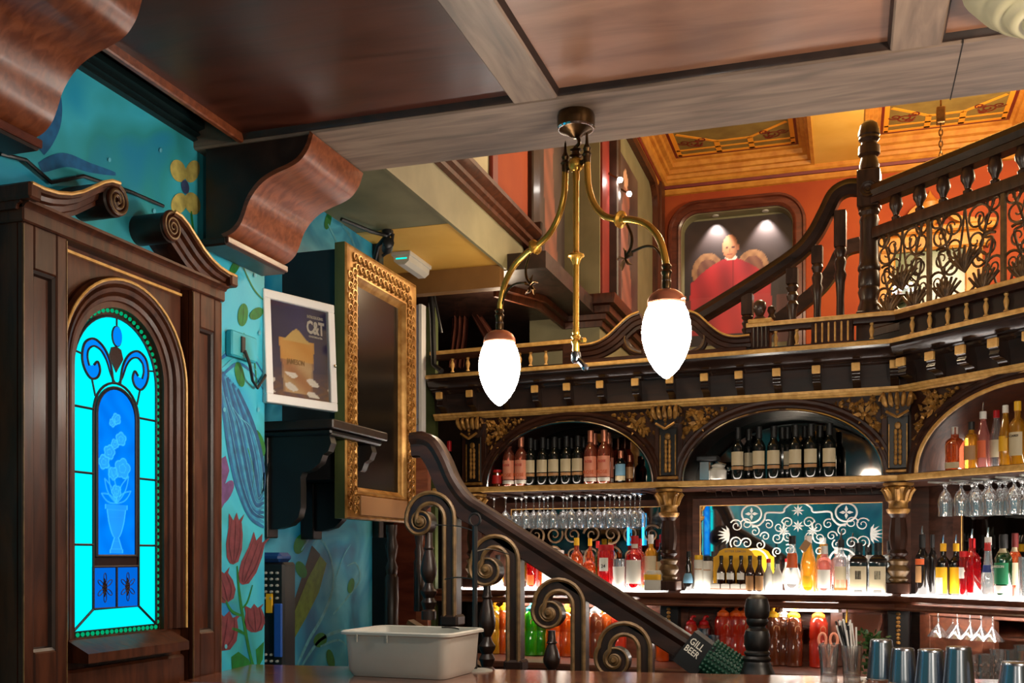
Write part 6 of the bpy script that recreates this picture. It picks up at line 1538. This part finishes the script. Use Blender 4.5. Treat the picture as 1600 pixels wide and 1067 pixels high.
for k, px in enumerate((929,950)): bottle(px,0,0,.15,False,ZU,'wine','rose','cap_copper',rs_lab,'%s rear rose bottle right of the black wine bottles' % ORD[k], H=.32, R=.039, group='rose bottles')
bottle(970,705,17,.09,False,ZU,'wine','wine','cap_copper',((.25,.6,'lab_sky',1.2),(.1,.24,'lab_cream',1.2)),'bottle with blue and cream label right of the rose bottles')
bottle(984,712,12,.15,False,ZU,'wine','amber','cap_copper',((.2,.6,'lab_tan',1.2),),'slim amber bottle at the right end of the rose arch')
bottle(702,690,15,.02,False,ZU,'wine','wine','cap_red',((.2,.5,'lab_white',1.0),),'dark bottle with red capsule at the dark end of the bar')
for k, px in enumerate((1153,1186,1209,1243,1267,1296)): bottle(px,0,0,.06,False,ZU,'wine','wine','cap_black',wl_lab,'%s front black wine bottle from the left in the middle arch' % ORD[k], H=.30, R=.037, group=G2)
for k, px in enumerate((1170,1222,1231,1258,1281)): bottle(px,0,0,.15,False,ZU,'wine','wine','cap_black',wl_lab if k in (0,2) else (),'%s black wine bottle in the rear row of the middle arch' % ORD[k], H=.30, R=.037, group='rear wine bottles of the middle arch')
# silver tin and jar at the left of the middle arch
p = FB @ V((bx(1103,.05), .05, ZU)); o = thing('steel_press', 'small chrome appliance at the left end of the middle arch', 'appliance', tuple(p))
part('body', MB().box(-.035,.03,-.03,.05,0,.115,c=.006).xf(frame(p,RM)), M['chrome'], o); part('head', MB().box(-.05,.075,-.035,.05,.115,.145,c=.006).xf(frame(p,RM)), M['blackp'], o); part('spout', MB().tube([(.06,-.01,.11),(.12,-.01,.09)], .006, 8).xf(frame(p,RM)), M['chrome'], o)
p = FB @ V((bx(1122,.06), .06, ZU)); solo('glass_jar', MB().lathe([(.035,0),(.05,.01),(.05,.06),(.035,.075),(.04,.08),(.04,.09),(.02,.1),(0,.105)], 16, tuple(p)), M['offwhite'], 'white glass jar beside the chrome appliance', 'jar')
# right arch
bottle(1492,668,25,.06,True,ZU,'squat','amber','cap_white',((.06,.2,'lab_cream',1.2),),'square amber whiskey bottle at the left end of the canted arch', sq=6)
bottle(1518,660,22,.05,True,ZU,'squat','yell','cap_black',((.2,.5,'lab_tan',1.2),),'golden rum bottle with black cap in the canted arch')
bottle(1536,644,22,.09,True,ZU,'tall','pink','cap_white',((.2,.5,'lab_orange',1.0),),'pale bottle with steel pourer in the canted arch', pour=True)
bottle(1557,642,20,.14,True,ZU,'tall','water','cap_red',((.2,.5,'lab_cream',1.0),),'clear bottle with red cap in the canted arch')
bottle(1571,634,19,.05,True,ZU,'tall','yell','cap_white',((.25,.5,'lab_yellow',1.0),),'slim golden bottle with white cap in the canted arch')
bottle(1590,628,24,.04,True,ZU,'spirit','yell','cap_yellow',((.15,.52,'lab_cream',1.2),),'golden rum bottle with yellow cap at the right edge', text=(('BACARDI',.46,.016,'lab_black'),))
# lower shelf, left bay
L0 = 0.0
bottle(778,868,18,.05,False,ZL,'spirit','yell','cap_black',((.1,.5,'lab_white',1.1),),'golden bottle seen through the second scroll baluster')
bottle(832,866,20,.0,False,ZL,'jar','redl','cap_orange',((.1,.4,'lab_orange',.6),),'squat orange-red bottle above the green juice')
bottle(848,866,13,.05,False,ZL,'spirit','amber','cap_black',(),'narrow amber bottle beside the white box')
bottle(866,860,36,.04,False,ZL,'jar','lab_white','cap_white',((.5,.52,'lab_tan',.8),),'white box-like bottle behind the handrail', sq=8)
bottle(901,841,20,.03,False,ZL,'spirit','amber','cap_yellow',((.12,.5,'lab_white',1.1),(.45,.57,'lab_orange',.45)),'amber rum bottle with tall yellow cap')
bottle(922,842,15,.10,False,ZL,'spirit','amber','cap_yellow',(),'small amber bottle with yellow cap behind the orange liqueur')
bottle(921,862,20,.0,False,ZL,'squat','amber','cap_orange',((.15,.5,'lab_cream',.9),(.4,.55,'lab_orange',.7)),'square amber liqueur bottle with orange cap', sq=5)
bottle(934,846,14,.13,False,ZL,'spirit','green','cap_red',(),'green bottle behind the amber liqueur')
bottle(947,852,27,.0,False,ZL,'jar','redl','cap_red',((.42,.72,'lab_white',.55),),'deep red gin bottle with a white 24 label', text=(('24',.53,.028,'lab_black'),))
bottle(968,873,22,-.03,False,ZL,'glass','clear2',None,((.0,.75,'lab_white',1.2),),'pint glass with white label beside the red gin', cat='glass', name='pint_glass')
bottle(992,838,28,-.01,False,ZL,'spirit','redl','cap_red',((.12,.56,'lab_white',1.0),(.78,.86,'lab_white',1.2)),'red aperitif bottle with a big white label')
bottle(1000,842,16,.10,False,ZL,'spirit','redl','cap_red',(),'red bottle behind the white-labelled aperitif')
bottle(1017,836,20,.04,False,ZL,'squat','yell','cap_white',((.1,.62,'lab_cream',1.2),),'pale yellow vermouth bottle beside the column')
bottle(1034,836,18,.06,False,ZL,'spirit','wine','cap_red',((.2,.52,'lab_cream',1.2),),'dark bottle with cream label close to the column')
bottle(1022,892,30,-.05,False,ZL,'jar','lab_white','cap_white',((.55,.9,'lab_yellow',1.0),),'low white and yellow carton in front of the vermouth', sq=8, cat='carton')
# lower shelf, middle bay
bottle(1076,862,18,-.02,False,ZL,'flask','darkrum','cap_black',((.2,.45,'lab_sky',1.0),),'small dark round bottle with blue label')
for k, (px, cp_) in enumerate(((1092,'cap_yellow'),(1106,'cap_black'))): bottle(px,868 if k == 0 else 870,15,-.01,False,ZL,'jar','lab_white',cp_,((.6,.63,'lab_tan',.8),),'small white-wrapped bitters bottle with %s cap' % ('yellow','black')[k])
p = FB @ V((bx(1146,-.03), -.03, ZL)); cw = (1184-1114)*5.9/FPX; o = thing('beer_carrier', 'yellow beer carrier with arched back on the lit shelf', 'carrier', tuple(p)); Fk = frame(p, RM)
top_ = [(-cw/2,0),(-cw/2,.195),(-cw/2+.02,.205),(-cw/2+.035,.23),(-cw/4,.245),(0,.25),(cw/4,.245),(cw/2-.035,.23),(cw/2-.02,.205),(cw/2,.195),(cw/2,0)]
part('back', MB().prism(top_, Matrix.Translation((0,.05,0)), .008).xf(Fk), M['lab_yellow'], o); part('tray', MB().box(-cw/2,cw*.38,-.04,.05,0,.045,c=.003).xf(Fk), M['lab_white'], o); part('stripe', MB().box(-cw/2-.001,cw*.381,-.041,-.0395,.012,.016).xf(Fk), M['lab_orange'], o)
part('lettering', text_mb('BITTER LEMON', .018, Fk @ Matrix.Translation((0,.0485,.228))), M['lab_tan'], o)
for k, px in enumerate((1127,1142,1158)): bottle(px,869,14,-.045,False,ZL+.012,'beer','brownglass','cap_black',((.3,.5,'lab_white',.9),),'%s small brown beer bottle from the left in the yellow carrier' % ORD[k], group='small beer bottles')
for k, px in enumerate((1172,1187)): bottle(px,869,15,-.05,False,ZL,'beer','brownglass','cap_black',((.05,.45,'lab_tan',.9),),'small brown beer bottle %s the yellow carrier' % ('touching the end of','just right of')[k], group='small beer bottles')
bottle(1201,874,15,-.02,False,ZL,'beer','lab_white','cap_red',(),'white bottle with red cap right of the beers'); bottle(1215,876,15,-.02,False,ZL,'beer','lab_white','cap_black',(),'white bottle with black cap right of the beers')
bottle(1238,838,29,-.02,False,ZL,'flask','water','cap_black',((.44,.70,'lab_orange',1.2),),'clear bulb-shaped bottle with orange label')
bottle(1263,838,24,-.01,False,ZL,'tall','yell','cap_white',((.1,.3,'lab_yellow',.5),),'tall golden bottle with a dark hanging tag')
p = FB @ V((bx(1258,-.07), -.07, 1.55)); solo('bottle_tag', MB().box(-.02,.02,-.002,.002,-.03,.03,c=.001).xf(frame(p,RM) @ Matrix.Rotation(.6,4,'Y')), M['lab_tan'], 'dark brown tag hanging round the tall golden bottle', 'tag')
bottle(1288,854,24,-.01,False,ZL,'squat','pink','cap_white',((.1,.5,'lab_white',.9),),'pink gin bottle with white label')
bottle(1314,844,23,.0,False,ZL,'spirit','water','cap_black',((.1,.5,'lab_cream',.8),(.05,.25,'lab_orange',1.0)),'clear spirit bottle with orange-red label', pour=True)
for k, px in enumerate((1342,1372)): bottle(px,849,30,.0,False,ZL,'squat','darkrum','cap_black',((.0,.54,'lab_cream',.75),(.28,.45,'lab_black',.3)),'%s black square spiced rum bottle with cream label' % ('left-hand','right-hand')[k], sq=8, group='black rum bottles')
bottle(1391,846,22,.03,False,ZL,'squat','water','cap_black',((.05,.5,'lab_white',1.0),),'clear bottle with steel pourer beside the corner column', pour=True)
for k, px in enumerate((1330,1358,1384)): bottle(px,868,20,.12,False,ZL,'spirit','water','cap_white',(),'%s clear bottle in the rear row behind the black rum' % ORD[k], group='rear clear bottles')
# lower shelf, canted bay
bottle(1441,836,20,.02,True,ZL,'wine','darkrum','cap_black',((.5,.6,'lab_orange',1.0),(.2,.48,'lab_tan',.6)),'black bottle with orange banner label beside the corner column', pour=True)
bottle(1457,836,14,.10,True,ZL,'wine','darkrum','cap_black',(),'plain dark bottle behind the yellow-labelled liqueurs')
for k, px in enumerate((1474,1494)): bottle(px,850,22,(.0,.04)[k],True,ZL,'spirit','darkrum','cap_yellow',((.04,.55,'lab_yellow',1.2),) if k else ((.04,.55,'lab_yellow',1.2),(.04,.35,'lab_white',.6)),'%s coffee liqueur bottle with yellow label' % ('left-hand','right-hand')[k], pour=True, group='yellow-label liqueurs')
bottle(1506,862,14,-.01,True,ZL,'jar','redl','cap_red',((.4,.65,'lab_white',.7),),'small red bottle with white square label')
bottle(1519,842,23,.02,True,ZL,'squat','redl','cap_red',(),'faceted red liqueur bottle with pourer', sq=5, pour=True)
bottle(1544,840,22,.0,True,ZL,'cone','water','cap_white',((.42,.54,'lab_blue',1.2),(.78,.92,'lab_red',1.4)),'clear vodka bottle with red neck and blue band', pour=True)
bottle(1568,836,26,-.02,True,ZL,'wine','green','cap_black',((.22,.56,'lab_green',1.2),(.08,.2,'lab_white',1.2),(.72,.86,'lab_cream',1.3)),'green whiskey bottle with green label', text=(('JAMESON',.5,.017,'lab_white'),))
bottle(1586,834,20,.05,True,ZL,'wine','amber','cap_brown',((.2,.55,'lab_cream',1.2),(.72,.86,'lab_cream',1.3)),'amber whiskey bottle with cream label at the right edge')
bottle(1598,870,14,-.05,True,ZL,'glass','clear2',None,(),'clear tumbler at the right end of the lit shelf', cat='glass', name='tumbler')

# ================================================================== juice pourers and tins on the back counter
def pourer_meshes(body, cap):
    k = ('pj', body, cap)
    if k in CACHE: return CACHE[k]
    b_ = MB().lathe([(.040,0),(.046,.005),(.046,.14),(.043,.15),(.043,.16),(.046,.168),(.044,.245),(.038,.265),(.03,.275)], 16, sq=3.2).mesh('jug', M[body], sharp=45)
    c_ = MB().lathe([(.034,.268),(.036,.272),(.034,.29),(.02,.30),(.012,.305)], 12).tube(crom([(0,0,.30),(.004,0,.318),(.018,0,.33),(.034,0,.326)],4), [.011]*8+[.008]*5, 8).mesh('spout_cap', M[cap])
    l_ = MB().lathe([(.0478,.04),(.0478,.10)], 10, sq=3.2, arc=(-PI/2-.5,-PI/2+.5)).mesh('label', M[body])
    pr = MB().tube([(.018*math.cos(2*PI*i/14),-.0425,.205+.022*math.sin(2*PI*i/14)) for i in range(14)], .0025, 5, True).mesh('print', M['lab_tan'])
    CACHE[k] = [('jug',b_),('spout_cap',c_),('print',pr)]; return CACHE[k]
def pj(px, off, body, cap, label, s=1.0, right=False, tw=.6):
    off = min(off+.09, .0)
    F = FR if right else FB; P = F @ V((bx(px,off,right), off, .881)); o = bpy.data.objects.new('juice_bottle', None); col.objects.link(o); o.location = P; o.rotation_euler = (0,0,tw); o.scale = (s,s,s)
    tag(o, label, 'bottle', 'juice pour bottles on the back counter')
    for nm, me in pourer_meshes(body, cap): c = bpy.data.objects.new(nm, me); col.objects.link(c); c.parent = o
pj(772,-.12,'pj_yellow','cap_yellow','yellow juice bottle at the left end behind the railing'); pj(788,-.05,'pj_orange','cap_yellow','orange juice bottle beside the leftmost yellow one')
pj(830,-.12,'pj_green','cap_teal','front green juice bottle with teal cap'); pj(846,-.02,'pj_green','cap_teal','rear green juice bottle')
pj(864,-.14,'pj_orange','cap_orange','red-orange juice bottle behind the third scroll'); pj(885,-.1,'pj_orange','cap_yellow','orange juice bottle left of the third scroll stem')
pj(931,-.12,'pj_brown','cap_white','brown syrup bottle with white cap right of the third scroll stem'); pj(948,-.03,'pj_orange','cap_yellow','orange juice bottle behind the brown syrup'); pj(966,-.08,'pj_red','cap_red','red juice bottle under the handrail')
pj(1080,-.12,'pj_red','cap_red','slim red sauce bottle beside the corner of the cabinet opening', .8); pj(1100,.02,'pj_red','cap_red','slim red sauce bottle in the shadow of the cabinet', .8)
pj(1130,-.12,'pj_red','cap_orange','first red juice bottle left of the newel post'); pj(1150,-.1,'pj_red','cap_orange','second red juice bottle left of the newel post'); pj(1163,-.02,'pj_red','cap_orange','rear red juice bottle touching the newel post outline')
pj(1207,-.12,'pj_brown','cap_yellow','brown syrup bottle with yellow cap right of the newel post'); pj(1224,-.08,'pj_brown','cap_white','brown syrup bottle with white cap between two others'); pj(1240,-.12,'pj_brown','cap_yellow','rightmost brown syrup bottle right of the newel post')
pj(1279,-.12,'pj_red','cap_orange','single orange-red juice bottle behind the scissors tumbler')
for k, px in enumerate((1100,1114)):
    P = FB @ V((bx(px,-.06-.05*k), -.06-.05*k, .881)); o = thing('steel_tin', '%s ribbed steel tin between the red bottles' % ('lower front','taller rear')[k], 'tin', tuple(P))
    part('can', MB().lathe([(.036,0),(.038,.004)] + [(.038+.001*(i % 2), .01+.012*i) for i in range(15-3*k)] + [(.039,.2-.036*k),(.035,.2-.036*k),(.034,.02)], 20, tuple(P)), M['steel'], o)
# pale plastic jug on the cabinet (blender jug upside down)
P = FB @ V((bx(1355,-.03), -.03, .881)); o = thing('plastic_jug', 'translucent upturned plastic jug against the cabinet door', 'jug', tuple(P)); Fj = frame(P, RM)
part('jug', loft([(rrect(.13,.10,.02),0),(rrect(.135,.105,.02),.2),(rrect(.15,.12,.02),.24),(rrect(.16,.13,.015),.27),(rrect(.16,.13,.015),.30),(rrect(.15,.12,.015),.30),(rrect(.13,.10,.02),.2)]).xf(Fj), liquid('translucent_pink_plastic', srgb(214,160,136), .5), o); part('wire', MB().tube(crom([(-.10,-.02,.36),(-.105,-.02,.2),(-.09,-.02,.0)],4), .004, 6).xf(Fj), M['lab_yellow'], o)
# water bottle near the corner of the left cabinet
pj(1035,-.14,'pj_orange','cap_white','small clear-topped sauce bottle beside the column base', .75)

# ================================================================== hanging glasses and racks
def hang_meshes(kind):
    if kind == 'wine': pr = [(0,0),(.033,0),(.034,-.003),(.012,-.008),(.005,-.02),(.0042,-.085),(.007,-.092),(.022,-.105),(.034,-.128),(.037,-.15),(.034,-.18),(.030,-.20),(.0285,-.20),(.034,-.15),(.031,-.128),(.018,-.108),(0,-.10)]
    elif kind == 'tulip': pr = [(0,0),(.034,0),(.035,-.004),(.014,-.010),(.007,-.022),(.009,-.035),(.025,-.055),(.037,-.085),(.038,-.11),(.034,-.14),(.036,-.17),(.0345,-.17),(.032,-.14),(.036,-.11),(.034,-.085),(0,-.05)]
    else: pr = [(0,0),(.034,0),(.035,-.003),(.010,-.008),(.005,-.02),(.0045,-.075),(.008,-.082),(.055,-.145),(.0535,-.145),(.006,-.088),(0,-.086)]
    return MB().lathe(pr, 16).mesh('hanging_glass', M['clear2'], sharp=50)
HM = {k: hang_meshes(k) for k in ('wine','tulip','martini')}
def hang(kind, px, off, right, z, label, group, name='wine_glass'):
    o = bpy.data.objects.new(name, HM[kind]); col.objects.link(o); o.location = (FR if right else FB) @ V((bx(px,off,right), off, z)); tag(o, label, 'glass', group)
for k, px in enumerate((790,822,843,864,893,922,953,992)): hang('wine', px, .0, False, 1.868, '%s wine glass from the left hanging in the front row below the rose arch' % ORD[k], 'front hanging wine glasses')
for k, px in enumerate((772,806,834,856,880,905,934,960,976,1000)): hang('wine', px, .10, False, 1.868, '%s wine glass from the left hanging in the middle row below the rose arch' % ORD[k], 'middle hanging wine glasses')
for k, px in enumerate((815,850,886,915,945,968,985)): hang('wine', px, .20, False, 1.868, '%s wine glass from the left hanging in the rear row below the rose arch' % ORD[k], 'rear hanging wine glasses')
for k, px in enumerate((1477,1502,1526,1547,1562,1585)): hang('tulip', px, (.0,.0,.02,.0,.12,.0)[k], True, 1.868, '%s tulip beer glass from the left hanging in front below the canted arch' % ORD[k], 'front tulip glasses', 'beer_glass')
for k, px in enumerate((1520,1541,1571,1597)): hang('tulip', px, .14, True, 1.868, '%s tulip beer glass from the left hanging in the rear below the canted arch' % ORD[k], 'rear tulip glasses', 'beer_glass')
for k, px in enumerate((1466,1489,1496,1516,1533,1551)): hang('martini', px, (-.02,.08,-.02,-.02,-.02,-.02)[k], True, 1.225, '%s martini glass from the left hanging under the lit shelf' % ORD[k], 'hanging martini glasses', 'martini_glass')
for (x0, x1, r, off0, off1, n_, lab, z) in ((bx(765), bx(1005), False, -.03, .26, 9, 'dark glass rack slats under the rose arch shelf', 1.872), (.2, 1.4, True, -.03, .26, 10, 'pale glass rack slats under the canted arch shelf', 1.872), (.15, 1.0, True, -.06, .2, 7, 'steel martini glass rack under the canted lit shelf', 1.229)):
    o = thing('glass_rack', lab, 'rack', tuple((FR if r else FB) @ V(((x0+x1)/2, .1, z)))); n2 = n_
    for k in range(n2):
        x = lerp(x0, x1, k/(n2-1)); part('slat', onbar(MB().box(x-.006,x+.006,off0,off1,z+.001,z+.01), r), M['chrome' if z < 1.5 else ('bar' if not r else 'pewter')], o)
o = thing('wire_hook_rack', 'row of small chrome wire hooks under the middle arch shelf', 'rack', tuple(FB @ V((bx(1245), 0, 1.85))))
for k in range(12):
    x = bx(1112+24.2*k, -.0); part('hook', onbar(MB().tube([(x-.025,.12,1.875),(x-.025,-.02,1.862),(x+.025,-.02,1.862),(x+.03,-.0,1.835)], .003, 5).tube([(x-.03,-.02,1.872),(x+.03,-.02,1.872)], .003, 5)), M['chrome'], o)
# jars of glassware lower right
random.seed(21)
gj = 0
for gj, (px, off, ytop) in enumerate(((1490,-.30,1012),(1512,-.26,1018),(1540,-.30,1016),(1562,-.24,1008),(1584,-.30,1008),(1600,-.24,1000))):
    P = FR @ V((bx(px,off,True), off, .881)); H = .9*(hit(px,ytop,off,True)[1]-.881); r = .042
    o = thing('dimpled_jar', '%s dimpled glass tankard from the left under the martini glasses' % ORD[gj], 'glass', tuple(P), 'dimpled tankards')
    mb = MB().lathe([(0,0),(r*.9,0),(r,.01),(r*1.03,H*.5),(r,H*.9),(r*1.05,H),(r*.98,H),(r*.92,.02),(0,.015)], 18, tuple(P))
    part('glass', mb, M['clear2'], o)
    dm = MB()
    for j in range(3):
        for q in range(9): a = 2*PI*(q+.5*j)/9; dm.ball((P.x+r*1.0*math.cos(a), P.y+r*1.0*math.sin(a), P.z+H*(.2+.25*j)), .010, 6)
    part('dimples', dm, M['clear2'], o, kind='stuff')
